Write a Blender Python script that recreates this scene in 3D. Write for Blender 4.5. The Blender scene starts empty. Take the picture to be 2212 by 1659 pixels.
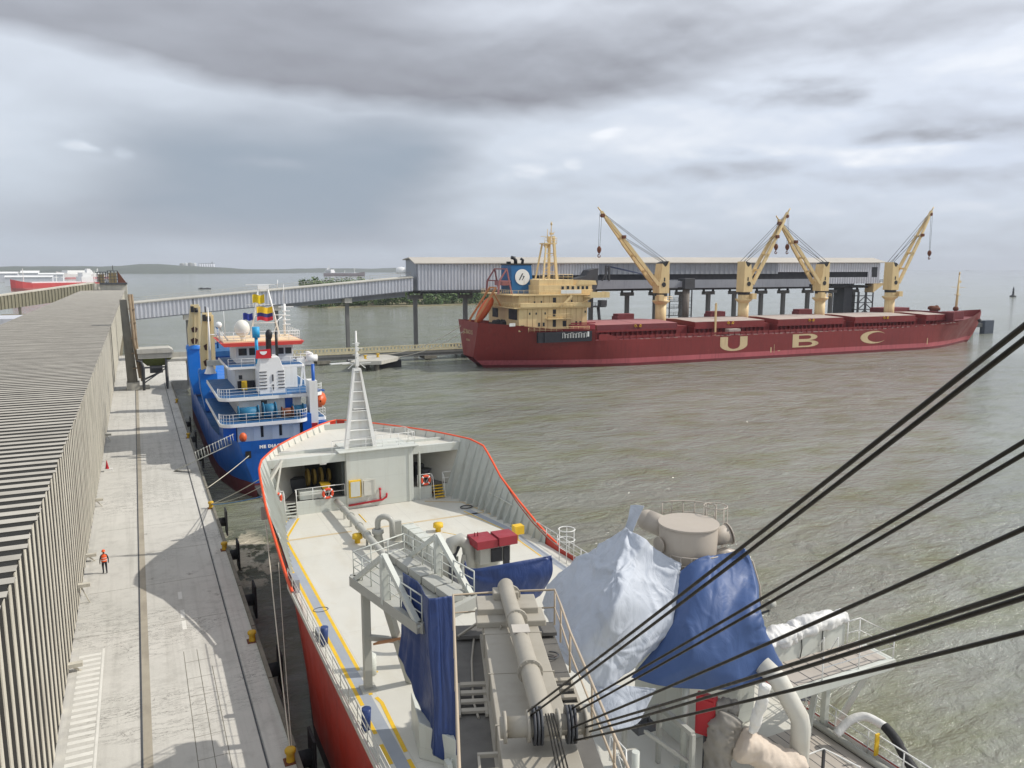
import bpy, bmesh, math, random
from mathutils import Vector as V, Matrix, noise
from math import radians as R, sin, cos, pi, sqrt, atan2, exp
random.seed(7)
S = bpy.context.scene
COL = S.collection

# ------------------------------------------------------------------ camera, sky, sun, exposure
EYE = 25.5                                   # eye height above the water, on the unloader's boom tower
YAW, PITCH = R(25.7165), R(8.4474)           # world: +Y along the quay, +X across the basin
FPX, CX, CY = 1680.0, 1106.0, 829.5
cam_d = bpy.data.cameras.new('camera')
cam_d.sensor_width = 36; cam_d.lens = 36*FPX/2212.0
cam_d.clip_start = 0.2; cam_d.clip_end = 60000
cam = bpy.data.objects.new('camera', cam_d); COL.objects.link(cam)
cam.location = (0, 0, EYE); cam.rotation_euler = (R(90)-PITCH, 0, -YAW)
S.camera = cam
S.view_settings.view_transform = 'Standard'; S.view_settings.look = 'None'
S.view_settings.exposure = 0.15; S.view_settings.gamma = 1.0

def ray(x, y):
    a = (x-CX)/FPX; b = -(y-CY)/FPX
    v = (a, cos(PITCH)+b*sin(PITCH), -sin(PITCH)+b*cos(PITCH))
    return V((v[0]*cos(YAW)+v[1]*sin(YAW), -v[0]*sin(YAW)+v[1]*cos(YAW), v[2]))
def at(x, y, z):                             # surveyed point at height z
    r = ray(x, y); return r*((z-EYE)/r.z)+V((0, 0, EYE))
def atY(x, y, Y):
    r = ray(x, y); return r*(Y/r.y)+V((0, 0, EYE))
def atd(x, y, d):
    return ray(x, y)*d+V((0, 0, EYE))

SUN_EL, SUN_AZ = R(42), R(107)               # azimuth clockwise from +Y
sd = V((sin(SUN_AZ)*cos(SUN_EL), cos(SUN_AZ)*cos(SUN_EL), sin(SUN_EL)))
sl = bpy.data.lights.new('sun', 'SUN'); sl.energy = 3.2; sl.angle = R(0.6); sl.color = (1, .95, .87)
so = bpy.data.objects.new('sun', sl); COL.objects.link(so)
so.rotation_euler = sd.to_track_quat('Z', 'Y').to_euler()

W = bpy.data.worlds.new('World'); S.world = W; W.use_nodes = True
class NT:                                    # small node helper
    def __init__(s, tree): s.t = tree; s.n = tree.nodes; s.l = tree.links
    def new(s, kind, **k):
        n = s.n.new(kind)
        for a, b in k.items():
            setattr(n, a, b)
        return n
    def inp(s, sock, v):
        if isinstance(v, bpy.types.NodeSocket): s.l.new(v, sock)
        elif v is not None: sock.default_value = v
    def math(s, op, a, b=None, c=None, clamp=False):
        n = s.new('ShaderNodeMath', operation=op, use_clamp=clamp)
        for i, v in enumerate((a, b, c)): s.inp(n.inputs[i], v)
        return n.outputs[0]
    def vmath(s, op, a, b=None):
        n = s.new('ShaderNodeVectorMath', operation=op)
        s.inp(n.inputs[0], a); s.inp(n.inputs[1], b)
        return n.outputs['Value'] if op in ('LENGTH', 'DOT_PRODUCT') else n.outputs[0]
    def mix(s, f, a, b, mode='MIX'):
        n = s.new('ShaderNodeMix', data_type='RGBA', blend_type=mode)
        s.inp(n.inputs['Factor'], f)
        s.inp(n.inputs[6], c4(a)); s.inp(n.inputs[7], c4(b))
        return n.outputs[2]
    def noise(s, vec, scale, detail=4, rough=.5, dist=0):
        n = s.new('ShaderNodeTexNoise'); s.inp(n.inputs['Vector'], vec)
        n.inputs['Scale'].default_value = scale; n.inputs['Detail'].default_value = detail
        n.inputs['Roughness'].default_value = rough; n.inputs['Distortion'].default_value = dist
        return n.outputs['Fac']
    def noisec(s, vec, scale, detail=4):
        n = s.new('ShaderNodeTexNoise'); s.inp(n.inputs['Vector'], vec); n.inputs['Scale'].default_value = scale; n.inputs['Detail'].default_value = detail
        return n.outputs['Color']
    def ramp(s, f, stops):
        n = s.new('ShaderNodeValToRGB'); s.inp(n.inputs[0], f); e = n.color_ramp.elements
        while len(e) < len(stops): e.new(.5)
        for i, (p, c) in enumerate(stops): e[i].position = p; e[i].color = c4(c)
        return n.outputs[0]
    def mapr(s, f, a, b, c=0, d=1):
        n = s.new('ShaderNodeMapRange'); s.inp(n.inputs[0], f)
        for i, v in enumerate((a, b, c, d)): n.inputs[1+i].default_value = v
        return n.outputs[0]
    def scl(s, vec, sc):
        return s.vmath('MULTIPLY', vec, sc)
def c4(c):
    if isinstance(c, bpy.types.NodeSocket): return c
    if isinstance(c, (int, float)): return (c, c, c, 1)
    return tuple(c) if len(c) == 4 else (c[0], c[1], c[2], 1)
def srgb(r, g, b):
    f = lambda c: c/12.92 if c <= .04045 else ((c+.055)/1.055)**2.4
    return (f(r/255), f(g/255), f(b/255))

def build_sky():
    T = NT(W.node_tree); T.n.clear()
    out = T.new('ShaderNodeOutputWorld'); bg = T.new('ShaderNodeBackground')
    bg.inputs['Strength'].default_value = 0.1
    sky = T.new('ShaderNodeTexSky', sky_type='NISHITA', sun_disc=False)
    sky.sun_elevation = SUN_EL; sky.sun_rotation = SUN_AZ; sky.air_density = 1.4; sky.dust_density = 3
    tc = T.new('ShaderNodeTexCoord'); sep = T.new('ShaderNodeSeparateXYZ'); T.l.new(tc.outputs['Generated'], sep.inputs[0])
    az = T.math('ARCTAN2', sep.outputs[0], sep.outputs[1])
    el = T.math('ARCSINE', sep.outputs[2])
    lel = T.math('LOGARITHM', T.math('ADD', T.math('MAXIMUM', el, -.02), .06), 2.718)
    cmb = T.new('ShaderNodeCombineXYZ')
    T.l.new(az, cmb.inputs[0]); T.l.new(el, cmb.inputs[1])
    ang = cmb.outputs[0]                      # (azimuth, elevation)
    cm2 = T.new('ShaderNodeCombineXYZ')
    T.l.new(T.math('MULTIPLY', az, 2.4), cm2.inputs[0]); T.l.new(T.math('MULTIPLY', el, 6.5), cm2.inputs[1])
    P = cm2.outputs[0]
    wn = T.new('ShaderNodeTexNoise'); T.l.new(P, wn.inputs['Vector']); wn.inputs['Scale'].default_value = 1.6; wn.inputs['Detail'].default_value = 2
    warp = T.vmath('SUBTRACT', wn.outputs['Color'], (.5, .5, .5))
    angw = T.vmath('ADD', ang, T.vmath('MULTIPLY', warp, (.13, .045, 0)))
    n1 = T.noise(P, 1.2, 3, .42, 0)
    n2 = T.noise(T.vmath('ADD', P, (7, 3, 1)), 2.6, 4, .45, .15)
    n2b = T.noise(T.vmath('ADD', P, (7, 2.94, 1)), 2.6, 4, .45, .15)
    n3 = T.noise(T.vmath('ADD', P, (2, 5, 4)), 6, 5, .5, 0)
    angf = T.vmath('ADD', angw, T.vmath('MULTIPLY', T.vmath('SUBTRACT', T.noisec(P, 7, 4), (.5, .5, .5)), (.035, .016, 0)))
    def px(x, y): r = ray(x, y).normalized(); return (atan2(r.x, r.y), math.asin(r.z))
    def blob(x, y, sx, sy, src=angw, k=1.0):
        a, e = px(x, y)
        d = T.vmath('MULTIPLY', T.vmath('SUBTRACT', src, (a, e, 0)), (1680/sx, 1680/sy, 0))
        l2 = T.math('POWER', T.vmath('LENGTH', d), 2*k)
        return T.math('POWER', 2.718, T.math('MULTIPLY', l2, -1))
    def M_(*v):
        o = v[0]
        for q in v[1:]: o = T.math('MULTIPLY', o, q)
        return o
    sw = T.new('ShaderNodeSeparateXYZ'); T.l.new(angw, sw.inputs[0]); aw, ew = sw.outputs[0], sw.outputs[1]
    sf = T.new('ShaderNodeSeparateXYZ'); T.l.new(angf, sf.inputs[0]); af, ef = sf.outputs[0], sf.outputs[1]
    right = T.mapr(az, px(900, 300)[0], px(2100, 300)[0])
    base = T.mix(right, T.ramp(T.mapr(el, -.02, .60), [(0, srgb(194, 203, 211)), (.08, srgb(192, 201, 211)), (.3, srgb(212, 219, 228)), (.6, srgb(218, 222, 230)), (1, srgb(206, 210, 217))]),
                 T.ramp(T.mapr(el, -.02, .60), [(0, srgb(212, 218, 224)), (.08, srgb(204, 212, 222)), (.22, srgb(212, 220, 234)), (.6, srgb(234, 237, 243)), (1, srgb(208, 212, 219))]))
    val = T.math('ADD', T.mapr(n1, .3, .7, -.04, .06), T.mapr(n2, .3, .7, -.016, .026))
    emb = T.math('MULTIPLY', T.math('SUBTRACT', n2, n2b), .45)
    val = T.math('ADD', val, M_(emb, T.mapr(az, px(700, 300)[0], px(1400, 300)[0], .25, 1)))
    # the heavy grey bank overhead with its flat base
    e0 = px(800, 228)[1]; e1 = px(800, 120)[1]
    bend = T.math('ADD', ef, T.math('MULTIPLY', T.math('POWER', T.math('ABSOLUTE', T.math('SUBTRACT', az, px(1050, 200)[0])), 2), -.16))
    bank = M_(T.mapr(bend, e0-.010, e0+.016), T.mapr(ew, e0+.01, e0+.24, 1, .22), T.mapr(aw, px(1900, 100)[0], px(1350, 100)[0]))
    val = T.math('ADD', val, M_(bank, -.27))
    # the rain shower below it on the left
    SS = lambda v: T.math('MULTIPLY', T.math('MULTIPLY', v, v), T.math('SUBTRACT', 3, T.math('MULTIPLY', v, 2)))
    sh = M_(SS(T.mapr(T.math('ADD', af, T.math('MULTIPLY', el, -.5)), px(1120, 380)[0]-.06, px(820, 380)[0]-.06)), SS(T.mapr(aw, px(-80, 420)[0], px(480, 330)[0])), SS(T.mapr(ew, px(600, 560)[1], px(600, 440)[1])), SS(T.mapr(ew, e0+.03, px(600, 340)[1])))
    val = T.math('ADD', val, M_(sh, -.20))
    B = [(60, 330, 170, 60, .05, 1), (60, 470, 200, 30, -.06, 1), (1180, 25, 250, 40, .10, 1), (700, 20, 200, 40, -.05, 1), (1330, 290, 300, 55, .06, 1), (2170, 130, 160, 70, .10, 1.5),
         (1760, 205, 190, 26, -.11, 1.2), (1930, 228, 260, 22, -.07, 1.2), (1590, 378, 130, 20, -.10, 1.3), (2040, 388, 240, 24, -.10, 1.2), (2120, 285, 170, 28, -.09, 1.2), (1990, 310, 120, 16, -.08, 2), (2010, 40, 330, 45, -.10, 1), (1860, 120, 170, 26, -.06, 1.5),
         (1100, 388, 34, 20, .07, 1.3), (1138, 366, 30, 20, .09, 1.4), (1172, 392, 34, 12, .05, 1.3), (1340, 292, 30, 16, .09, 2), (1255, 350, 24, 12, .07, 2), (1640, 332, 120, 20, .11, 1.3), (1990, 345, 150, 22, .08, 1.2), (1480, 330, 80, 24, .05, 1.2), (1900, 338, 110, 18, .06, 2), (1500, 430, 420, 22, .04, 1), (1950, 455, 380, 22, .05, 1), (170, 315, 26, 12, .08, 2), (270, 330, 22, 14, .06, 2), (560, 352, 60, 16, .05, 1.5), (600, 505, 700, 22, -.04, 1)]
    for x, y, sx, sy, a, k in B:
        val = T.math('ADD', val, M_(blob(x, y, sx, sy, angf if k > 1 else angw, k), a, T.mapr(n3, .32, .66, .1, 1.7) if k > 1 else 1.0))
    col = T.mix(T.mapr(val, .02, -.30), base, srgb(142, 142, 149))
    col = T.mix(M_(sh, T.mapr(val, .05, -.18), .9), col, srgb(150, 163, 177))
    col = T.mix(T.mapr(val, .03, .20), col, srgb(244, 246, 250))
    cl10 = T.vmath('MULTIPLY', col, (9.75, 9.9, 10.15))
    fin = T.mix(.94, sky.outputs[0], cl10)
    T.l.new(fin, bg.inputs['Color']); T.l.new(bg.outputs[0], out.inputs[0])
build_sky()
# ------------------------------------------------------------------ mesh builder
class MB:
    def __init__(s): s.v = []; s.f = []; s.sm = []; s.mi = []; s.cur = 0
    def add(s, vs, fs, smooth=False):
        o = len(s.v); s.v += [tuple(p) for p in vs]
        s.f += [tuple(i+o for i in f) for f in fs]; s.sm += [smooth]*len(fs); s.mi += [s.cur]*len(fs)
        return s
    def box(s, x0, x1, y0, y1, z0, z1):
        return s.add([(x, y, z) for x in (x0, x1) for y in (y0, y1) for z in (z0, z1)],
                     [(0, 1, 3, 2), (4, 6, 7, 5), (0, 4, 5, 1), (2, 3, 7, 6), (0, 2, 6, 4), (1, 5, 7, 3)])
    def obox(s, c, sx, sy, sz, rz=0, tilt=None):
        M = Matrix.Rotation(rz, 3, 'Z')
        if tilt: M = M @ Matrix.Rotation(tilt, 3, 'X')
        vs = [V(c)+M @ V((x*sx/2, y*sy/2, z*sz/2)) for x in (-1, 1) for y in (-1, 1) for z in (-1, 1)]
        return s.add(vs, [(0, 1, 3, 2), (4, 6, 7, 5), (0, 4, 5, 1), (2, 3, 7, 6), (0, 2, 6, 4), (1, 5, 7, 3)])
    def bar(s, a, b, w, h=None, up=(0, 0, 1)):
        a, b = V(a), V(b); h = w if h is None else h
        d = (b-a).normalized(); u = V(up)
        if abs(d.dot(u)) > .98: u = V((0, 1, 0))
        x = d.cross(u).normalized(); y = x.cross(d)
        vs = [p+x*(i*w/2)+y*(j*h/2) for p in (a, b) for i, j in ((-1, -1), (1, -1), (1, 1), (-1, 1))]
        return s.add(vs, [(3, 2, 1, 0), (4, 5, 6, 7), (0, 1, 5, 4), (1, 2, 6, 5), (2, 3, 7, 6), (3, 0, 4, 7)])
    def tube(s, pts, r, n=8, cap=True, smooth=True):
        pts = [V(p) for p in pts]; m = len(pts)
        rs = r if isinstance(r, (list, tuple)) else [r]*m
        T = [((pts[min(i+1, m-1)]-pts[max(i-1, 0)]).normalized()) for i in range(m)]
        u = V((0, 0, 1)) if abs(T[0].z) < .9 else V((1, 0, 0))
        x = T[0].cross(u).normalized(); vs = []
        for i in range(m):
            x = (x-T[i]*x.dot(T[i])).normalized(); y = T[i].cross(x)
            vs += [pts[i]+(x*cos(2*pi*k/n)+y*sin(2*pi*k/n))*rs[i] for k in range(n)]
        fs = [(i*n+k, i*n+(k+1) % n, (i+1)*n+(k+1) % n, (i+1)*n+k) for i in range(m-1) for k in range(n)]
        s.add(vs, fs, smooth)
        if cap:
            s.add(vs[:n], [tuple(range(n-1, -1, -1))]); s.add(vs[-n:], [tuple(range(n))])
        return s
    def cyl(s, a, b, r0, r1=None, n=16, cap=True): return s.tube([a, b], [r0, r0 if r1 is None else r1], n, cap)
    def prism(s, pts, vec):                  # closed planar outline pushed along vec
        n = len(pts); vec = V(vec); a = [V(p) for p in pts]; b = [p+vec for p in a]
        return s.add(a+b, [tuple(range(n-1, -1, -1)), tuple(range(n, 2*n))]+[(i, (i+1) % n, (i+1) % n+n, i+n) for i in range(n)])
    def poly(s, pts): return s.add(pts, [tuple(range(len(pts)))])
    def grid(s, rows, smooth=True, wrap=False):
        n = len(rows[0]); vs = [p for r in rows for p in r]
        fs = [(i*n+k, i*n+(k+1) % n, (i+1)*n+(k+1) % n, (i+1)*n+k) for i in range(len(rows)-1) for k in range(n if wrap else n-1)]
        return s.add(vs, fs, smooth)
    def sphere(s, c, r, n=12, m=8, zs=1.0):
        c = V(c); rows = [[c+V((r*sin(pi*j/m)*cos(2*pi*k/n), r*sin(pi*j/m)*sin(2*pi*k/n), r*zs*cos(pi*j/m))) for k in range(n)] for j in range(m+1)]
        return s.grid(rows, True, True)
    def lathe(s, c, prof, n=16, smooth=True):  # profile of (radius, height)
        c = V(c); return s.grid([[c+V((r*cos(2*pi*k/n), r*sin(2*pi*k/n), z)) for k in range(n)] for r, z in prof], smooth, True)
    def rail(s, pts, h=1.05, r=.025, rows=2, gap=1.5, n=5, posts=True):  # handrail along base points
        pts = [V(p) for p in pts]
        for k in range(1, rows+1):
            s.tube([p+V((0, 0, h*k/rows)) for p in pts], r*(1.15 if k == rows else .8), n)
        if posts:
            for a, b in zip(pts[:-1], pts[1:]):
                m = max(1, int(round((b-a).length/gap)))
                for i in range(m):
                    p = a.lerp(b, i/m); s.tube([p, p+V((0, 0, h))], r, n)
            s.tube([pts[-1], pts[-1]+V((0, 0, h))], r, n)
        return s
    def build(s, name, mat=None, parent=None, fix=True, bevel=0, loc=None):
        me = bpy.data.meshes.new(name)
        off = OFF.get(parent.name, V((0, 0, 0))) if parent else (V(loc) if loc else V((0, 0, 0)))
        me.from_pydata([V(p)-off for p in s.v], [], s.f)
        me.polygons.foreach_set('use_smooth', s.sm); me.polygons.foreach_set('material_index', s.mi)
        if fix:
            b = bmesh.new(); b.from_mesh(me)
            bmesh.ops.remove_doubles(b, verts=b.verts, dist=1e-5)
            bmesh.ops.recalc_face_normals(b, faces=b.faces); b.to_mesh(me); b.free()
        me.update()
        o = bpy.data.objects.new(name, me); COL.objects.link(o)
        for m_ in (mat if isinstance(mat, (list, tuple)) else [mat] if mat else []): me.materials.append(m_)
        if parent: o.parent = parent; OFF[o.name] = off
        else: o.location = off
        if bevel:
            m = o.modifiers.new('bevel', 'BEVEL'); m.width = bevel; m.segments = 2; m.limit_method = 'ANGLE'; m.angle_limit = R(40)
        return o
OFF = {}
def thing(name, label, cat, loc=(0, 0, 0), group=None, rz=None):
    o = bpy.data.objects.new(name, None); COL.objects.link(o); o.location = loc
    o.empty_display_size = .3
    OFF[o.name] = V(loc) if rz is None else V((0, 0, 0))
    if rz is not None: o.rotation_euler = (0, 0, rz)
    return tag(o, label, cat, group)
def tag(o, label, cat, group=None):
    o['label'] = label; o['category'] = cat
    if group: o['group'] = group
    return o
def setting(o, kind='structure'):
    o['kind'] = kind; return o
def copy_tree(o, loc=None, parent=None):
    c = o.copy(); COL.objects.link(c)
    if parent: c.parent = parent
    if loc is not None: c.location = loc
    for ch in o.children: copy_tree(ch, None, c)
    return c
def ngon(cx, cy, r, n, z=0, a0=0): return [V((cx+r*cos(a0+2*pi*k/n), cy+r*sin(a0+2*pi*k/n), z)) for k in range(n)]
def arc(c, r, a0, a1, n, ax=V((1, 0, 0)), ay=V((0, 0, 1))):
    return [V(c)+ax*(r*cos(a0+(a1-a0)*i/n))+ay*(r*sin(a0+(a1-a0)*i/n)) for i in range(n+1)]

# ------------------------------------------------------------------ materials
def mat(name, col, rough=.6, var=.12, scale=.6, metal=0, streak=0, scol=None, bump=0, bscale=12, spots=0, spcol=None, spscale=3, spec=.5, sstretch=(1.2, 1.2, .12), seams=None):
    m = bpy.data.materials.new(name); m.use_nodes = True
    T = NT(m.node_tree); b = T.n['Principled BSDF']
    tc = T.new('ShaderNodeTexCoord').outputs['Object']
    n = T.noise(tc, scale, 6, .6)
    c = T.mix(T.mapr(n, .3, .7), tuple(x*(1-var) for x in col), tuple(min(1, x*(1+var*.7)) for x in col))
    if streak:                               # run-down stains and dirt
        n2 = T.noise(T.scl(tc, sstretch), 1.3, 5, .6)
        c = T.mix(T.math('MULTIPLY', T.mapr(n2, .5, .72), streak), c, scol or tuple(x*.45 for x in col))
    if spots:                                # patches of rust, chips or grime
        n3 = T.noise(tc, spscale, 6, .65)
        c = T.mix(T.math('MULTIPLY', T.mapr(n3, .6, .68), spots), c, spcol or tuple(x*.5 for x in col))
    if seams:                                # plate seams: (axis, spacing, axis, spacing, strength)
        sp = T.new('ShaderNodeSeparateXYZ'); T.l.new(tc, sp.inputs[0]); ln = None
        for a, d in ((seams[0], seams[1]), (seams[2], seams[3])):
            q = T.math('LESS_THAN', T.math('FRACT', T.math('DIVIDE', T.math('ADD', sp.outputs[a], 500.37), d)), .05/d)
            ln = q if ln is None else T.math('MAXIMUM', ln, q)
        c = T.mix(T.math('MULTIPLY', ln, seams[4]), c, tuple(x*.5 for x in col))
    T.inp(b.inputs['Base Color'], c)
    r = T.mapr(T.noise(tc, scale*3, 4), .3, .7, max(.05, rough-.1), min(1, rough+.1)); T.inp(b.inputs['Roughness'], r)
    b.inputs['Metallic'].default_value = metal; b.inputs['Specular IOR Level'].default_value = spec
    if bump:
        bn = T.new('ShaderNodeBump'); bn.inputs['Strength'].default_value = .6; bn.inputs['Distance'].default_value = bump
        T.inp(bn.inputs['Height'], T.noise(tc, bscale, 5)); T.inp(b.inputs['Normal'], bn.outputs[0])
    return m
M = {}
def D(name, *a, **k): M[name] = mat(name, *a, **k)
D('slat', srgb(204, 199, 184), .85, .16, .35, streak=.35, scol=srgb(120, 114, 100), bump=.01)
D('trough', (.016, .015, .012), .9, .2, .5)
D('roof_sheet', srgb(150, 146, 136), .9, .22, .22, spots=.5, spcol=srgb(92, 86, 76), spscale=.5, bump=.01)
D('concrete', srgb(186, 183, 173), .9, .12, .25, streak=.3, bump=.01)
D('concrete_dark', srgb(128, 124, 112), .9, .2, .35, streak=.5, scol=srgb(70, 66, 56), bump=.01)
D('pier_concrete', srgb(120, 120, 118), .9, .14, .3, streak=.4)
D('cladding', srgb(208, 210, 216), .5, .1, .12, streak=.25, scol=srgb(110, 108, 110), metal=.1)
D('cladding_grey', srgb(152, 156, 164), .55, .1, .12, streak=.3, metal=.1)
D('cladding_roof', srgb(184, 178, 168), .7, .1, .06, streak=.2, sstretch=(.1, 1, 1))
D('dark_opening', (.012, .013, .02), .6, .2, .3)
D('steel_dark', srgb(70, 72, 76), .6, .2, .5, spots=.4, spcol=srgb(96, 66, 50))
D('maroon', srgb(132, 40, 38), .5, .13, .08, streak=.4, scol=srgb(92, 28, 28), spots=.25, spcol=srgb(156, 84, 76), spscale=.3, seams=(0, 9.0, 2, 2.4, .3))
D('boot_pink', srgb(186, 92, 98), .6, .12, .15, streak=.4, scol=srgb(112, 40, 44))
D('maroon_deck', srgb(118, 48, 52), .7, .15, .3, spots=.3, spcol=srgb(90, 60, 55))
D('hatch_grey', srgb(178, 165, 155), .8, .12, .15, streak=.4, scol=srgb(150, 110, 105), sstretch=(.15, 1, 1))
D('hatch_pink', srgb(160, 105, 105), .8, .12, .15)
D('buff', srgb(224, 198, 146), .55, .08, .25, streak=.35, scol=srgb(168, 122, 78))
D('letter_buff', srgb(212, 188, 146), .6, .08, .3, streak=.3, scol=srgb(160, 100, 80))
D('funnel_blue', srgb(22, 96, 150), .45, .1, .4)
D('white_paint', srgb(232, 232, 228), .4, .04, .4, streak=.3, scol=srgb(178, 165, 145))
D('white_clean', srgb(238, 238, 236), .4, .03, .5)
D('black', (.015, .015, .016), .5, .3, 1)
D('glass_dark', (.02, .025, .03), .12, .2, 1)
D('orange', srgb(214, 96, 44), .5, .12, .6)
D('rust', srgb(112, 66, 44), .9, .3, 1.5)
D('hull_blue', srgb(10, 90, 180), .4, .12, .2, streak=.3, scol=srgb(16, 40, 80))
D('crane_blue', srgb(20, 116, 206), .4, .08, .3)
D('deck_blue', srgb(30, 90, 140), .6, .15, .4)
D('teal', srgb(22, 104, 140), .55, .2, 1)
D('cream_jib', srgb(226, 206, 158), .6, .06, .4, streak=.2)
D('soot', srgb(72, 44, 36), .9, .3, 2)
D('hull_red', srgb(184, 52, 35), .45, .13, .25, streak=.3, scol=srgb(116, 32, 24), spots=.2, spcol=srgb(110, 46, 36), spscale=.8, seams=(1, 6.0, 2, 2.2, .25))
D('cap_orange', srgb(232, 84, 38), .45, .06, .6)
D('boot_dark', srgb(60, 44, 42), .8, .2, .4)
D('deck_cream', srgb(205, 203, 193), .65, .07, .22, streak=.22, scol=srgb(176, 162, 134), sstretch=(.5, .16, 1), spots=.25, spcol=srgb(182, 170, 146), spscale=.45, bump=.003, seams=(0, 3.1, 1, 6.0, .22))
D('house_grey', srgb(202, 205, 197), .45, .05, .3, streak=.28, scol=srgb(160, 150, 128), seams=(0, 2.2, 2, 1.9, .12))
D('bulwark_grey', srgb(184, 188, 182), .5, .07, .3, streak=.35, scol=srgb(128, 120, 104))
D('walk_grey', srgb(158, 164, 172), .7, .08, .8)
D('yellow', srgb(228, 186, 44), .55, .1, 1.2, spots=.2, spcol=srgb(170, 130, 60))
D('drum_yellow', srgb(128, 106, 44), .7, .2, 2)
D('seam_tan', srgb(196, 178, 145), .7, .08, .8)
D('boom_grey', srgb(166, 160, 147), .6, .09, .5, streak=.25, scol=srgb(128, 118, 102), spots=.2, spcol=srgb(196, 192, 182), spscale=.8)
D('boom_dusty', srgb(104, 102, 98), .85, .22, 1.2, bump=.006, bscale=30)
D('duct_grey', srgb(172, 172, 164), .45, .06, .6)
D('tank_beige', srgb(178, 168, 155), .5, .05, .6)
D('red_paint', srgb(176, 30, 42), .4, .1, .8)
D('red_house', srgb(150, 44, 54), .5, .1, .8)
D('bollard_yellow', srgb(214, 172, 42), .6, .2, 2, spots=.5, spcol=srgb(150, 110, 70))
D('rubber', (.018, .018, .02), .75, .3, 2)
D('rope', srgb(206, 200, 182), .9, .1, 2)
D('wire', (.028, .024, .018), .45, .25, 3, metal=.4)
D('hivis', srgb(240, 96, 40), .7, .06, 2)
D('navy_cloth', srgb(30, 30, 38), .9, .2, 3)
D('skin', srgb(120, 80, 60), .6, .1, 3)
D('pink_wrap', srgb(204, 190, 174), .75, .08, .8, streak=.4, scol=srgb(172, 152, 132), spots=.3, spcol=srgb(225, 220, 212), spscale=1.6)
D('grey_wrap', srgb(150, 145, 136), .8, .14, 1.3, spots=.5, spcol=srgb(95, 90, 84), spscale=2.5)
D('plank', srgb(176, 168, 158), .8, .1, .5)
D('timber', srgb(176, 128, 92), .7, .12, .8)
D('moss', srgb(96, 104, 44), .95, .25, .8)
D('earth', srgb(120, 112, 92), .95, .2, .05)
def tarp_mat(name, col, var=.07, rough=.42, bs=.25):
    m = mat(name, col, rough, var, .5); T = NT(m.node_tree); b = T.n['Principled BSDF']
    tc = T.new('ShaderNodeTexCoord').outputs['Object']
    w = T.noise(T.scl(tc, (.8, .8, .35)), 1.6, 6, .5, 1.2)
    r = T.math('ABSOLUTE', T.math('SUBTRACT', w, .5))
    bn = T.new('ShaderNodeBump'); bn.inputs['Strength'].default_value = bs; bn.inputs['Distance'].default_value = .35
    T.inp(bn.inputs['Height'], T.math('POWER', r, .8)); T.inp(b.inputs['Normal'], bn.outputs[0])
    M[name] = m
tarp_mat('tarp_blue', srgb(40, 62, 114), bs=.2)
tarp_mat('tarp_bright', srgb(62, 87, 134), rough=.55, bs=.12)
tarp_mat('tarp_white', srgb(184, 190, 199), rough=.6)
tarp_mat('cover_white', srgb(222, 221, 217), rough=.6)
# ------------------------------------------------------------------ water, quay, land
def water_mat():
    m = bpy.data.materials.new('water'); m.use_nodes = True; T = NT(m.node_tree); b = T.n['Principled BSDF']
    g = T.new('ShaderNodeNewGeometry').outputs['Position']
    big = T.noise(T.scl(g, (.012, .03, 0)), 1, 5, .6)
    mid = T.noise(T.scl(g, (.09, .16, 0)), 1, 6, .6)
    c = T.mix(T.mapr(big, .32, .68), srgb(131, 134, 124), srgb(146, 149, 138))
    c = T.mix(T.mapr(mid, .46, .68, 0, .8), c, srgb(116, 120, 86))
    # murky green water and floating cement scum in the gap by the quay
    gap = T.math('POWER', 2.718, T.math('MULTIPLY', T.math('POWER', T.vmath('LENGTH', T.vmath('MULTIPLY', T.vmath('SUBTRACT', g, (7.5, 70, 0)), (.28, .10, 0))), 2), -1))
    c = T.mix(T.math('MULTIPLY', gap, .8), c, srgb(70, 76, 38))
    scum = T.math('MULTIPLY', T.mapr(T.noise(T.scl(g, (.5, .3, 0)), 1, 7, .6), .47, .52), T.mapr(gap, .45, .75))
    c = T.mix(scum, c, srgb(196, 188, 166))
    # wind-blown foam flecks
    fl = T.noise(T.scl(g, (.45, 1.1, 0)), 1, 9, .7)
    fz = T.noise(T.scl(g, (.02, .03, 0)), 1, 3)
    foam = T.math('MULTIPLY', T.mapr(fl, .655, .70), T.mapr(fz, .55, .66))
    c = T.mix(T.math('MULTIPLY', foam, .8), c, srgb(215, 214, 200))
    T.inp(b.inputs['Base Color'], c)
    b.inputs['Roughness'].default_value = .09; b.inputs['IOR'].default_value = 1.38
    h = T.noise(T.scl(g, (.16, .34, 0)), 1, 7, .62, .6)
    h2 = T.noise(T.scl(g, (.55, 1.2, 0)), 1, 7, .6, .8)
    h3 = T.noise(T.scl(g, (2.4, 4.6, 0)), 1, 5, .6, .5)
    hh = T.math('ADD', T.math('MULTIPLY', h, 2.6), T.math('ADD', T.math('MULTIPLY', h2, 1.0), T.math('MULTIPLY', h3, .10)))
    bn = T.new('ShaderNodeBump'); sx = T.new('ShaderNodeSeparateXYZ'); T.l.new(g, sx.inputs[0])
    calm = T.math('MULTIPLY', T.mapr(T.noise(T.scl(g, (.010, .022, 0)), 1, 4, .6, .6), .36, .62, .45, 1.0), T.mapr(sx.outputs[0], 50, 260, 1.0, .6))   # wind patches
    T.inp(bn.inputs['Strength'], T.math('MULTIPLY', calm, T.mapr(T.vmath('LENGTH', g), 320, 1600, 1.0, .35))); bn.inputs['Distance'].default_value = .58
    T.inp(bn.inputs['Height'], hh); T.inp(b.inputs['Normal'], bn.outputs[0])
    return m
wb = MB(); wb.poly([(-13400, -2500, 0), (13400, -2500, 0), (13400, 14400, 0), (-13400, 14400, 0)])
setting(wb.build('water', water_mat()))

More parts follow.
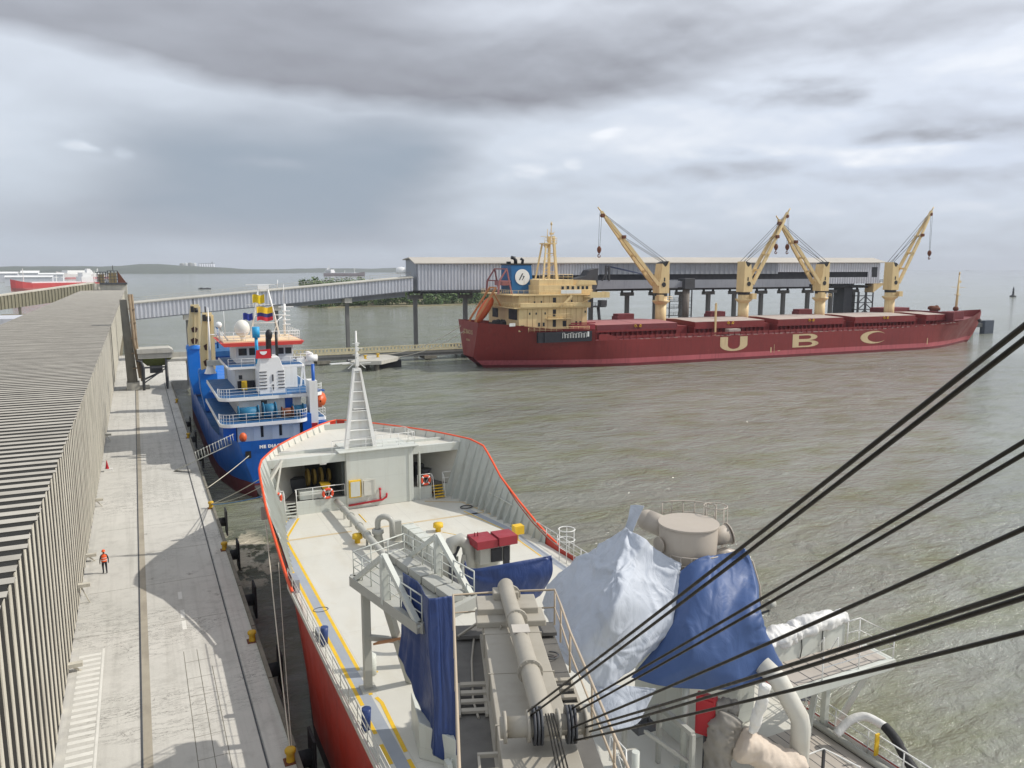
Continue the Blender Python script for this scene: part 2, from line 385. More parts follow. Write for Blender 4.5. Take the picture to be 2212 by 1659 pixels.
def quay_mat():
    m = bpy.data.materials.new('quay_concrete'); m.use_nodes = True; T = NT(m.node_tree); b = T.n['Principled BSDF']
    g = T.new('ShaderNodeNewGeometry').outputs['Position']
    n = T.noise(g, .18, 7, .6); n2 = T.noise(g, 1.1, 8, .65)
    c = T.mix(T.mapr(n, .3, .7), srgb(207, 204, 196), srgb(192, 190, 182))
    c = T.mix(T.mapr(n2, .5, .8, 0, .5), c, srgb(150, 148, 140))
    tr = T.noise(T.scl(g, (2.2, .05, 1)), 1, 5, .6)                       # tyre and conveyor dust bands along the quay
    c = T.mix(T.mapr(tr, .5, .75, 0, .45), c, srgb(160, 157, 148))
    cr = T.noise(T.vmath('ADD', T.scl(g, (.35, 1.5, 1)), (3, 1, 0)), 1, 8, .7, 1.2)   # cracks
    ln = T.math('ABSOLUTE', T.math('SUBTRACT', cr, .5))
    pm = T.noise(g, .12, 2)
    c = T.mix(T.math('MULTIPLY', T.mapr(ln, .010, .002), T.mapr(pm, .5, .6)), c, srgb(84, 80, 74))
    st = T.noise(T.vmath('ADD', g, (31, 7, 0)), .5, 7, .7)
    c = T.mix(T.mapr(st, .64, .70, 0, .55), c, srgb(112, 108, 100))
    T.inp(b.inputs['Base Color'], c); b.inputs['Roughness'].default_value = .9
    bn = T.new('ShaderNodeBump'); bn.inputs['Strength'].default_value = .5; bn.inputs['Distance'].default_value = .02
    T.inp(bn.inputs['Height'], T.noise(g, 6, 6)); T.inp(b.inputs['Normal'], bn.outputs[0])
    return m
Q = 3.0; QE = 5.5
M['quay'] = quay_mat()
q = MB()
q.box(-9, 4.05, -30, 170, .9, Q)
q.box(4.18, QE, -30, 170, .9, Q)             # cap strip beyond the rail slot
q.box(4.05, 4.18, -30, 170, .9, Q-.06)
q.box(-9, 10, 170, 226, 1.2, Q-.004)
setting(q.build('quay', M['quay'], fix=False))
# pile bents and skirt under the deck edge
pb = MB()
for i in range(40):
    y = -8+i*4.5
    pb.cyl((QE-.8, y, -2), (QE-.8, y, .9), .35, n=10)
    pb.box(-6, QE-.3, y-.4, y+.4, .35, .9)
setting(pb.build('quay_pile', M['concrete_dark']))
km = MB()                                     # kerb along the water side and the rubbing strip
for i in range(28):
    y = -28+i*7; km.box(QE-.22, QE, y, y+6.85, Q, Q+.16)
setting(km.build('kerb', M['concrete_dark']))
rs = MB()                                     # crane rails in their slots
rs.box(-1.12, -1.03, -30, 168, Q+.004, Q+.022); rs.box(4.07, 4.13, -30, 168, Q-.05, Q+.01)
setting(rs.build('crane_rail', M['steel_dark']))
dl = MB(); dl.box(-1.02, -.62, -30, 168, Q+.002, Q+.006)
setting(dl.build('rail_mortar', mat('mortar', srgb(168, 160, 144), .9, .15, .6, streak=.4, sstretch=(1, .2, 1))))
pm_ = MB()
for i in range(22):                           # ladder of pale dashes along the shed
    y = 36.2+i*.62; pm_.box(-4.3, -3.15, y, y+.3, Q+.003, Q+.008)
pm_.box(-3.1, -2.98, 36, 50, Q+.003, Q+.008)
for y in (56.6, 53.4, 51.6): pm_.box(1.35, 1.6, y-1.0, y+.35, Q+.003, Q+.008)
setting(pm_.build('road_marking', mat('marking', srgb(224, 222, 214), .8, .1, 1.5, spots=.5, spcol=srgb(185, 182, 172))))
jt = MB()                                     # sawn joints of the patched slabs
for x in (1.22, 1.95, 2.6): jt.box(x, x+.035, 30, 47.5 if x < 2.5 else 45, Q+.002, Q+.005)
for i in range(9): jt.box(1.22, 2.63, 30+i*2, 30.03+i*2, Q+.002, Q+.0045)
for i in range(16): jt.box(-4.2, 4.0, 52+i*7.2, 52.03+i*7.2, Q+.002, Q+.005)
setting(jt.build('slab_joint', M['concrete_dark']))

def land(name, x0, x1, y, depth, h, m, seed, n=80, rough=.35, ends=True):
    rows = []
    for j in range(7):
        t = j/6; row = []
        for i in range(n+1):
            u = i/n; x = x0+(x1-x0)*u
            e = min(1, min(u, 1-u)*8) if ends else 1
            hh = h*e*(sin(pi*min(1, t*1.0)) if t < 1 else 0)
            k = noise.fractal(V((u*9+seed, t*1.5, seed)), 1, 2, 5)
            row.append(V((x, y+depth*t+k*depth*.05, -.3+max(0, hh*(1+rough*k))+(.0 if j else 0))))
        rows.append(row)
    return setting(MB().grid(rows).build(name, m))
M['far_wood'] = mat('far_wood', (.05, .065, .03), .95, .35, .01)
M['sand'] = mat('sand', srgb(190, 176, 140), .95, .1, .02)
# ------------------------------------------------------------------ corrugated sheds, galleries, trestle
def corr(mb, a, b, za, zb, pitch, dep, nrm):  # trapezoid sheet from a to b (plan); za, zb = (bottom, top) at the ends
    a, b = V((a[0], a[1], 0)), V((b[0], b[1], 0)); nrm = V(nrm); L = (b-a).length; n = max(1, int(L/pitch)); lo = []; hi = []
    for i in range(n):
        for f, d in ((0, 0), (.42, 0), (.5, 1), (.92, 1)):
            t = (i+f)/n; p = a.lerp(b, t)+nrm*(d*dep)
            lo.append(p+V((0, 0, za[0]+(zb[0]-za[0])*t))); hi.append(p+V((0, 0, za[1]+(zb[1]-za[1])*t)))
    lo.append(b+V((0, 0, zb[0]))); hi.append(b+V((0, 0, zb[1])))
    return mb.grid([lo, hi], False)

def quay_shed():
    t = thing('conveyor_shed', 'long ribbed cement-dusted conveyor shed running the length of the quay on the left', 'shed', (-14, 40, Q))
    XW, ZE, YF = -4.75, 15.05, 426
    for name, y0, y1 in (('wall', -12, 170.5), ('wall', 174, YF)):
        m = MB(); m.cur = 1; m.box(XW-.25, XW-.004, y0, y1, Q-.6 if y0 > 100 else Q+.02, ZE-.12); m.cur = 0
        p = 1.45; k = int((y1-y0)/p)
        for i in range(k):
            y = y0+i*p; w = .50+.05*sin(i*1.7); d = .034+.006*sin(i*2.3)
            zb = Q+.12+.1*sin(i*3.1)*sin(i*.7)
            m.add([(XW-.05, y, zb), (XW+d-.004, y+.02, zb), (XW+d, y+w-.02, zb), (XW-.05, y+w, zb)]+[(XW-.05, y, ZE-.05), (XW+d-.004, y+.02, ZE-.05), (XW+d, y+w-.02, ZE-.05), (XW-.05, y+w, ZE-.05)],
                  [(1, 2, 6, 5), (2, 3, 7, 6), (0, 3, 2, 1)])
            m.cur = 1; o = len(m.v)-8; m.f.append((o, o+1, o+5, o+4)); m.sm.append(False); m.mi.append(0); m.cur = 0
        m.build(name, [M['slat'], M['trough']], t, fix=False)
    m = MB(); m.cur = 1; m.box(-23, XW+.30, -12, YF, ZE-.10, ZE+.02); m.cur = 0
    p = 1.22; x0, x1 = XW+.42, -23.1
    for i in range(int((YF+12)/p)):           # lapped sheets, the lip of each stands proud of the one behind
        y = -12+i*p; e = .01*sin(i*2.1)
        w = .60+.05*sin(i*1.3)
        def lip(dx, a=0): return [(dx, y, ZE+.02), (dx, y+.05, ZE+.05+e*.5), (dx, y+w*.9, ZE+.056-e*.5), (dx, y+w, ZE+.06)]
        A = lip(x0+.06*sin(i*1.9)); mid = [(px_, py_, pz_+.004) for px_, py_, pz_ in lip(-13.5)]; B = lip(x1)
        m.add(A+mid+B, [(j+k*4, j+1+k*4, j+5+k*4, j+4+k*4) for j in (1, 2) for k in range(2)]+[(0, 3, 2, 1), (8, 9, 10, 11)])
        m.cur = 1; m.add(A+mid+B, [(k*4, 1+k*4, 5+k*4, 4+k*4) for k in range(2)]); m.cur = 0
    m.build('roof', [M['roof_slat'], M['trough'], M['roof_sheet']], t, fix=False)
    m = MB(); m.box(-22.9, XW-.3, YF-.4, YF, Q, ZE-.11); m.box(-22.9, -22.6, -12, YF-.4, Q, ZE-.11); m.build('rear_wall', M['concrete_dark'], t)
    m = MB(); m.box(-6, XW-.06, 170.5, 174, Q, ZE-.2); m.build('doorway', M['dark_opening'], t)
    for y, z in ((57.5, 4.2), (66, 3.4), (81.5, 3.6), (113, 3.8), (47.5, 3.3)):   # small wall fittings above the quay
        m = MB(); m.box(XW, XW+.75, y, y+.35, z, z+.22); m.bar((XW+.2, y+.17, z), (XW+.65, y+.17, Q), .07)
        m.build('bracket', M['slat'], t)
M['roof_slat'] = mat('roof_slat', srgb(182, 177, 166), .9, .16, .3, streak=.3, scol=srgb(112, 104, 92), sstretch=(.25, .6, 1), bump=.01)
quay_shed()
b = MB(); b.box(-60, -4.4, 170, 460, 1, Q-.02); b.box(-120, -23, 60, 170, 1, Q-.03)
setting(b.build('ground', M['earth']))

# head house with caged drive machinery on the far end of the shed roof
t = thing('drive_house', 'rusty caged conveyor drive house standing on the far end of the long shed roof', 'machinery', (-9, 430, 15.2))
m = MB(); m.box(-24.8, -3.4, 427, 441, Q, 17.8); corr(m, (-24.8, 426.6), (-15, 426.6), (15.4, 18.4), (15.4, 18.4), 1.4, .3, (0, -1, 0)); m.build('house', M['slat'], t)
m = MB(); m.box(-15, -3.2, 426, 442, 17.8, 18.6); m.build('platform', M['steel_dark'], t)
m = MB()
for x0, x1, z in ((-11.6, -7.2, 24.4), (-16, -12.6, 23.8)):
    m.box(x0+.5, x1-.5, 429, 436, 18.6, z-1)
m.build('motor', mat('motor_tan', srgb(150, 132, 92), .8, .3, .6, spots=.6, spcol=srgb(70, 60, 48)), t)
for x0, x1, z in ((-11.6, -7.2, 24.4), (-16, -12.4, 23.8)):
    m = MB()
    for y in (427, 438):
        for k in range(4): m.bar((x0+(x1-x0)*k/3, y, 18.6), (x0+(x1-x0)*k/3, y, z), .25)
        for k in range(1, 5): m.bar((x0, y, 18.6+(z-18.6)*k/4), (x1, y, 18.6+(z-18.6)*k/4), .22)
    m.build('cage', M['steel_dark'], t)
m = MB(); m.bar((-9, 427, 24.4), (-9, 427, 27), .3); m.build('aerial', M['steel_dark'], t)
m = MB(); m.prism([(-7.0, 430, 18.6), (-3.6, 430, 18.6), (-7.0, 430, 24)], (0, 5, 0)); m.build('chute', M['rust'], t)

# gallery that climbs to the shed from the left
t = thing('side_gallery', 'olive-grey corrugated gallery climbing from the left edge to the far end of the shed', 'gallery', (-45, 390, Q))
m = MB(); corr(m, (-62, 386), (-17, 428), (6.8, 12.4), (12.2, 18.4), 1.6, .35, (.68, -.73, 0)); m.build('wall', mat('olive_clad', srgb(138, 134, 114), .85, .12, .3, streak=.4), t)
m = MB(); m.prism([(-62, 385.6, 12.4), (-17, 427.6, 18.4), (-17, 427.6, 18.9), (-62, 385.6, 12.9)], (-3, 4, 0)); m.build('roof', M['slat'], t)
for k in range(4):
    x = -58+k*12; y = 390+k*11; m = MB(); m.box(x-.5, x+.5, y+.6, y+1.6, 2, 7.2+k*1.5); m.build('column', M['concrete_dark'], t)
t = thing('annex_shed', 'low shed with a white dusty roof behind the left side of the long shed', 'shed', (-34, 252, Q))
m = MB(); m.box(-60, -25, 250, 268, Q, 9.0); m.build('wall', M['slat'], t)
m = MB(); m.box(-61, -24, 249.5, 269, 9.0, 12.0); m.build('roof', M['cladding'], t)

# inclined feeder gallery over the water
def feeder():
    t = thing('feeder_gallery', 'inclined gallery of pale grey corrugated sheet climbing over the water on concrete columns', 'gallery', (33, 212, 0))
    x0, x1 = -.5, 70.3; zb = lambda x: 13.35+(x-x0)*(19.4-13.35)/(x1-x0); H_ = 3.7
    m = MB(); corr(m, (x0, 210), (x1, 210), (zb(x0), zb(x0)+H_), (zb(x1), zb(x1)+H_-.2), .92, .28, (0, -1, 0)); m.build('wall', M['cladding'], t)
    m = MB(); m.prism([(x0, 209.5, zb(x0)+H_), (x1, 209.5, zb(x1)+H_-.2), (x1, 209.5, zb(x1)+H_+.05), (x0, 209.5, zb(x0)+H_+.25)], (0, 2.5, .35))
    m.prism([(x0, 212, zb(x0)+H_+.35), (x1, 212, zb(x1)+H_+.15), (x1, 212, zb(x1)+H_+.4), (x0, 212, zb(x0)+H_+.6)], (0, 2.5, -.35)); m.build('roof', M['concrete'], t)
    m = MB(); m.prism([(x0, 210.05, zb(x0)-.25), (x1, 210.05, zb(x1)-.25), (x1, 210.05, zb(x1)), (x0, 210.05, zb(x0))], (0, 4, 0))
    m.prism([(x0, 214, zb(x0)), (x1, 214, zb(x1)), (x1, 214, zb(x1)+H_), (x0, 214, zb(x0)+H_)], (0, .15, 0)); m.build('floor', M['cladding_grey'], t)
    for x in (11.5, 33.2, 52.0):
        c = MB(); c.box(x-.45, x+.45, 211.5, 212.6, -2, zb(x)-1.6); c.build('column', M['pier_concrete'], t)
        cap = MB(); cap.box(x-1.0, x+1.0, 210.2, 213.8, zb(x)-1.6, zb(x)-.28); cap.build('column_cap', M['concrete'], t)
    m = MB(); m.rail([(x0+i*(x1-x0)/24, 211.9, zb(x0+i*(x1-x0)/24)+H_+.4) for i in range(25)], 1.0, .04, 2, 3); m.build('handrail', M['concrete'], t)
    # deep steel girder below the upper half
    m = MB(); m.prism([(36, 213.2, zb(36)-1.2), (69, 213.2, zb(69)-1.8), (69, 213.2, zb(69)-.3), (36, 213.2, zb(36)-.3)], (0, .3, 0)); m.build('girder', M['cladding_grey'], t)
feeder()

# loading shed on portal columns
def loading():
    t = thing('loading_shed', 'very long grey corrugated loading shed on concrete columns behind the maroon ship', 'shed', (71.45, 210, 0), rz=R(-3))
    L, zb, zt = 175.0, 19.4, 27.0
    m = MB(); corr(m, (0, 0), (26.5, 0), (zb, zt), (zb, zt), .95, .3, (0, -1, 0)); m.build('wall', M['cladding'], t)
    m = MB(); corr(m, (26.5, .02), (58, .02), (23.5, zt), (23.5, zt), .95, .26, (0, -1, 0)); m.build('wall', M['cladding'], t); m = MB(); corr(m, (26.5, .02), (40, .02), (zb, 21.3), (zb, 21.3), .95, .26, (0, -1, 0))
    m.build('wall', M['cladding'], t); m = MB(); corr(m, (128, .02), (L, .02), (24.3, zt+.4), (24.3, zt+.4), 1.1, .2, (0, -1, 0)); m.build('wall', M['cladding'], t)
    m = MB(); corr(m, (142, .02), (L, .02), (zb+.7, 22.4), (zb+.7, 22.4), 1.1, .26, (0, -1, 0)); m.build('wall', M['cladding'], t); m = MB(); corr(m, (169.2, .03), (L, .03), (22.4, 24.3), (22.4, 24.3), 1.1, .2, (0, -1, 0))
    m.build('wall', M['cladding'], t)
    m = MB(); corr(m, (58, .03), (128, .03), (23.7, zt+.2), (23.7, zt+.2), 1.9, .14, (0, -1, 0)); m.build('wall', M['cladding_grey'], t)
    m = MB(); m.box(40, 142, -.1, .3, 19.2, 21.9); m.build('girder', M['cladding_grey'], t)
    m = MB(); m.box(26.5, L, .32, .9, 21, 24.4); m.build('belt_opening', M['dark_opening'], t)
    m = MB(); m.box(171, 173.6, -.22, -.1, 22.4, 26); m.build('door', M['dark_opening'], t)
    m = MB(); m.prism([(-.8, -.8, zt), (-.8, 5.5, zt+1.7), (-.8, 12, zt+1.2), (-.8, 12, zt+.9), (-.8, 5.5, zt+1.35), (-.8, -.8, zt-.25)], (L*.5+.8, 0, .45)); m.build('roof', M['cladding_roof'], t)
    m = MB(); m.prism([(L*.5, -.8, zt+.45), (L*.5, 5.5, zt+2.15), (L*.5, 12, zt+1.65), (L*.5, 12, zt+1.3), (L*.5, 5.5, zt+1.8), (L*.5, -.8, zt+.2)], (L*.5+2.4, 0, .3)); m.build('roof', M['cladding_roof'], t)
    m = MB(); m.prism([(0, 0, zb), (0, 11.4, zb), (0, 11.4, zt+.9), (0, 5.5, zt+1.3), (0, 0, zt-.3)], (.3, 0, 0)); m.box(L-.3, L, .3, 11.4, zb+.6, zt+.9); m.box(.3, L-.3, 11.1, 11.4, zb, zt+.9)
    m.build('end_wall', M['cladding_grey'], t)
    m = MB(); m.box(0, L, .35, 11.1, zb-.3, zb-.01); m.box(0, L, 2, 2.6, zb-.9, zb-.3); m.box(0, L, 8.5, 9.1, zb-.9, zb-.3); m.build('floor', M['steel_dark'], t)
    us = (.8, 16, 30, 44, 58, 71.2, 81.8, 92, 102.9, 113.7, 125.2, 135, 146.1, 157, 167.7)
    for i, u in enumerate(us):
        w = .55 if i else .5
        c = MB(); c.box(u-w, u+w, 4.2, 5.4, -2, 16.8); c.build('column', M['pier_concrete'], t)
        c = MB(); c.box(u-2.1, u+2.1, 4.0, 5.6, 16.8, 17.9); c.build('column_cap', M['pier_concrete'], t)
        c = MB()
        for d in (-1.9, 1.9): c.box(u+d-.2, u+d+.2, 4.4, 5.2, 17.9, 18.8)
        c.box(u-2.1, u+2.1, 4.3, 5.3, 18.8, 19.1); c.build('portal', M['steel_dark'], t)
    m = MB(); m.box(160.5, 164.5, 2, 7, 3, 19); m.build('shaft', M['steel_dark'], t)
    m = MB(); m.prism([(172, -.4, 20.0), (178.5, -.4, 20.2), (176, -.4, 19.2), (172, -.4, 16.8)], (0, 4, 0)); m.build('end_platform', M['buff'], t)
    m = MB()
    for z in (8, 10.5, 13, 15.5): m.box(165.5, 173, .4, 3.4, z, z+.2)
    for u in (165.6, 169.2, 172.9):
        for v in (.4, 3.4): m.bar((u, v, 2), (u, v, 17), .35)
    for z in (8, 10.5, 13): m.bar((165.6, .4, z), (169.2, .4, z+2.5), .25); m.bar((172.9, .4, z), (169.2, .4, z+2.5), .25)
    m.rail([(174.8, -.6, 20.2), (178.6, -.6, 20.3), (178.6, 3, 20.3)], 1.1, .05); m.bar((178.6, -.6, 20.2), (178.6, -.6, 25), .12)
    m.build('stair_frame', M['steel_dark'], t)
    m = MB()                                  # hung platforms and brackets under the left end
    m.box(1, 27, -.4, .0, 19.05, 19.3); m.rail([(1, -.4, 18.1), (26, -.4, 18.1)], .9, .05, 2, 2.2); m.build('catwalk', M['steel_dark'], t)
loading()

def ship_loader():
    t = thing('ship_loader', 'dark grey ship loader with boom and hanging chute in front of the loading shed', 'ship loader', (71.45, 210, 0), rz=R(-3))
    v = -5
    m = MB(); m.prism([(47, v, 22.4), (51, v, 23.4), (52, v, 25), (55.2, v, 25.6), (55, v, 20.4), (53, v, 16), (50.5, v, 16.4), (50, v, 19.6)], (0, 4, 0)); m.build('head', M['steel_dark'], t, bevel=.1)
    m = MB(); m.prism([(50, v+.5, 19.2), (86, v+.5, 19.6), (86, v+.5, 21.6), (60, v+.5, 22.0), (50, v+.5, 21.4)], (0, 2.4, 0)); m.build('boom', M['cladding_grey'], t)
    m = MB()
    m.bar((56.8, v+.6, 21.8), (59.2, v+.6, 26.4), .35); m.bar((59.2, v+.6, 21.8), (59.2, v+.6, 26.4), .5); m.bar((59.2, v+2.6, 21.8), (59.2, v+2.6, 26.4), .5)
    for k in range(4): m.bar((57.2+k*.5, v+.6, 22.6+k), (59.2, v+.6, 22.6+k), .14)
    m.build('mast', M['steel_dark'], t)
    m = MB(); m.tube([(59.2, v+.6, 26.2), (80, v+.6, 22.2)], .13, 6); m.tube([(59.2, v+2.6, 26.2), (80, v+2.6, 22.2)], .13, 6); m.build('stay', mat('stay_blue', srgb(60, 72, 100), .6, .1, 1), t)
    m = MB(); m.box(85.8, 89.6, v-1, v+3, 19, 22.4); m.build('chute_head', M['steel_dark'], t, bevel=.1)
    m = MB(); m.cyl((87.7, v+1, 19), (87.7, v+1, 7.2), 1.15, 1.0, 14); m.build('chute', mat('chute_dusty', srgb(128, 120, 112), .8, .2, .8, streak=.5), t)
    m = MB(); m.box(50, 57.5, v-1, v+3, 13.9, 14.2); m.rail([(50, v-1, 14.2), (57.5, v-1, 14.2)], 1.1, .06, 3, 1.2); m.box(55.6, 57.6, v-1.2, v+1, 14.3, 16); m.build('service_platform', M['steel_dark'], t)
    m = MB()
    for a, b_ in (((51.2, 14), (50.2, 3)), ((55.8, 14), (57.2, 3)), ((51.2, 9), (56.4, 3)), ((55.8, 9.5), (50.6, 3))): m.bar((a[0], v+1, a[1]), (b_[0], v+1, b_[1]), .7)
    m.box(50, 57, v+.4, v+1.6, 8.9, 9.5); m.build('leg', M['steel_dark'], t)
    m = MB()
    for z in (8, 10.4, 12.8, 15): m.box(83, 91.5, v+3.2, v+5, z, z+.16); m.rail([(83, v+3.2, z+.16), (91.5, v+3.2, z+.16)], 1.0, .05, 2, 1.6)
    m.bar((83, v+3.2, 4), (83, v+3.2, 19), .3); m.bar((91.5, v+3.2, 4), (91.5, v+3.2, 19), .3)
    m.build('stair_tower', M['steel_dark'], t)
ship_loader()

# pier deck under the loading shed and the access trestle
def trestle():
    t = thing('access_trestle', 'concrete access trestle with a cream slotted parapet crossing the water to the ship', 'bridge', (40, 208, 0))
    m = MB(); m.box(4, 90, 206.6, 211, 2.0, 2.7); m.box(4, 90, 206.8, 207.3, 1.2, 2.0); m.box(4, 90, 210.2, 210.7, 1.2, 2.0); m.build('deck', M['pier_concrete'], t)
    for y, nm in ((206.6, 'kerb_beam'), (210.75, 'parapet')):
        m = MB()
        if nm == 'parapet':
            m.box(4, 90, y, y+.25, 2.7, 3.0); m.box(4, 90, y, y+.25, 3.75, 4.0)
            for i in range(86): m.box(4.1+i, 4.65+i, y+.02, y+.23, 3.0, 3.75)
        else:
            m.box(4, 90, y-.05, y+.3, 2.7, 3.0)
        m.build(nm, mat('parapet_cream', srgb(206, 196, 160), .8, .12, .6, streak=.3), t)
    for x in (12, 28, 44, 60, 74, 87):
        m = MB(); m.box(x-1.8, x+1.8, 206.4, 211.2, .35, 1.2); m.build('pile_cap', M['concrete_dark'], t)
        for y in (207.4, 210.2): m = MB(); m.cyl((x, y, -2), (x, y, .35), .5, n=10); m.build('pile', M['concrete_dark'], t)
trestle()
def pier():
    t = thing('loading_pier', 'concrete pier on piles carrying the loading shed beyond the maroon ship', 'pier', (160, 207, 0), rz=R(-3))
    m = MB(); m.box(-76, 92, -4, 9, 1.6, 3.0); m.build('deck', M['pier_concrete'], t)
    for i in range(28):
        for y in (-3, 2, 8): m = MB(); m.cyl((-74+i*6, y, -2), (-74+i*6, y, 1.6), .45, n=8); m.build('pile', M['concrete_dark'], t)
pier()
def dolphin():
    t = thing('mooring_dolphin', 'flat concrete mooring dolphin with black fender and catwalk in front of the trestle', 'dolphin', (54, 196, 0))
    m = MB(); m.prism([(47, 190, 1.7), (54.5, 188.5, 1.7), (61.5, 195.5, 1.7), (60, 201.5, 1.7), (53, 202.5, 1.7)], (0, 0, .9)); m.build('platform', M['concrete'], t)
    m = MB(); m.box(55.2, 61.6, 194.6, 196, -.4, 1.95); m.build('fender', M['rubber'], t)
    for x, y in ((50, 192), (54, 191), (58, 197), (54, 200)): m = MB(); m.cyl((x, y, -2), (x, y, 1.7), .6, n=10); m.build('pile', M['concrete_dark'], t)
    m = MB(); m.bar((42, 190, 2.3), (49, 191, 2.3), 1.0, .25); m.build('catwalk', M['white_paint'], t)
    for x, y in ((52, 194.5), (56, 197)):
        m = MB(); m.lathe((x, y, 2.6), [(0, 0), (.45, 0), (.3, .25), (.3, .7), (.5, .75), (.5, .95), (0, 1)], 10); m.build('bollard', M['bollard_yellow'], t)
dolphin()
def bow_dolphin():
    t = thing('berthing_dolphin', 'grey berthing dolphin on piles just ahead of the maroon bow', 'dolphin', (300, 200, 0))
    m = MB(); m.prism([(291, 200, 2.6), (299, 196, 2.6), (305, 196, 2.6), (305, 206, 2.6), (291, 206, 2.6)], (0, 0, 1.6)); m.prism([(294, 199, 4.2), (299, 198, 4.2), (299, 203, 4.2), (295, 203, 4.2)], (0, 0, 4)); m.build('platform', M['pier_concrete'], t)
    m = MB(); m.box(300.5, 306, 195, 197, -1, 5.2); m.build('fender', mat('fender_grey', srgb(72, 80, 92), .8, .1, .4), t)
    for x in (292, 295.5, 299): m = MB(); m.cyl((x, 199.5, -2), (x, 199.5, 2.6), .8, n=10); m.build('pile', M['concrete_dark'], t)
bow_dolphin()

def tower():
    t = thing('elevator_tower', 'weathered concrete elevator tower with rusty pipes at the end of the quay shed', 'tower', (-1, 160, Q))
    m = MB(); m.prism([(-2.7, 160.6, 19.8), (-1.5, 160.6, 19.8), (-.55, 160.6, 3.9), (-2.35, 160.6, 3.9)], (0, 2.2, 0)); m.build('leg', M['concrete_dark'], t)
    m = MB(); m.box(-2.5, -.3, 160, 163, Q, 4.4); m.box(-.3, 1.4, 160.4, 162, Q, 3.6); m.build('plinth', M['concrete'], t)
    m = MB(); m.tube([(-1.0, 160.2, 20.8), (-.75, 160.2, 12), (-.1, 160.2, 5.2)], .28, 8); m.tube([(-.55, 160.4, 20.8), (-.35, 160.4, 12), (.15, 160.4, 4.6)], .2, 8)
    for z in (18, 15.5, 12.6, 9.8, 7): m.box(-1.3, -.2, 160.0, 160.8, z, z+.18)
    m.build('pipe', mat('pipe_tan', srgb(142, 124, 100), .8, .2, 1, spots=.5, spcol=srgb(84, 70, 58)), t)
    m = MB(); m.tube([(.4, 159, Q), (.55, 159, 7.2), (.2, 159, 8.4), (-.6, 159, 8.6)], .22, 8); m.bar((.6, 159.6, 5), (3.8, 160.4, 6.3), .3); m.build('hose', M['steel_dark'], t)
tower()
def hopper():
    t = thing('quay_hopper', 'grey mobile hopper with a mossy green bin standing at the far end of the quay', 'hopper', (2.5, 161, Q))
    m = MB(); m.prism([(-.4, 158.6, 9.9), (5.9, 158.6, 9.9), (5.75, 158.6, 10.4), (5.1, 158.6, 10.8), (-.4, 158.6, 10.7)], (0, 5, 0)); m.box(-.3, 5.6, 158.9, 163, 8.9, 9.9); m.build('rim', M['concrete'], t)
    m = MB(); top = [(-.2, 159.1), (5.5, 159.1), (5.5, 162.8), (-.2, 162.8)]; bot = [(1.2, 160.3), (4.2, 160.3), (4.2, 161.7), (1.2, 161.7)]
    m.add([(x, y, 8.9) for x, y in top]+[(x, y, 7.4) for x, y in bot], [(0, 1, 5, 4), (1, 2, 6, 5), (2, 3, 7, 6), (3, 0, 4, 7)]); m.build('bin', M['moss'], t)
    m = MB()
    for x in (.3, 4.4):
        for y in (159.2, 162.6): m.bar((x, y, Q), (x, y, 8.9), .3)
    m.bar((.3, 159.2, 7.2), (4.4, 159.2, 7.2), .3); m.bar((.3, 159.2, 4.2), (4.4, 159.2, 7), .2); m.box(1.6, 3.8, 160.2, 161.8, 6, 7.4); m.build('frame', M['steel_dark'], t)
    m = MB(); m.box(4.3, 8.4, 159.4, 163, 8.1, 8.6); m.bar((4.6, 159.4, Q), (4.6, 159.4, 8.1), .28); m.bar((8.2, 162, Q), (8.2, 162, 8.1), .28); m.box(4.3, 8.4, 162.8, 163, 8.6, 9.5); m.build('platform', M['concrete'], t)
hopper()
# ------------------------------------------------------------------ lettering helpers
def text_mb(word, size, org, ax, ay, depth=.03, width=1.0, bold=0, gap=1.0):
    cu = bpy.data.curves.new('t', 'FONT'); cu.body = word; cu.size = size; cu.extrude = 0; cu.offset = bold; cu.space_character = gap
    cu.align_x = 'CENTER'; cu.align_y = 'CENTER'; cu.resolution_u = 3
    ob = bpy.data.objects.new('t', cu); COL.objects.link(ob)
    me = bpy.data.meshes.new_from_object(ob.evaluated_get(bpy.context.evaluated_depsgraph_get()))
    m = MB(); ax = V(ax); ay = V(ay); nz = ax.cross(ay).normalized()
    vs = [V(org)+ax*(v.co.x*width)+ay*v.co.y+nz*depth for v in me.vertices]
    m.add(vs, [tuple(p.vertices) for p in me.polygons])
    bpy.data.objects.remove(ob); bpy.data.meshes.remove(me)
    return m
def lerp_table(tab, x):
    if x <= tab[0][0]: return tab[0][1]
    for (a, p), (b, q) in zip(tab[:-1], tab[1:]):
        if x <= b:
            t = (x-a)/(b-a); return p+(q-p)*t
    return tab[-1][1]
def smooth_table(tab, x, w):
    return sum(lerp_table(tab, x+w*k/3) for k in range(-3, 4))/7

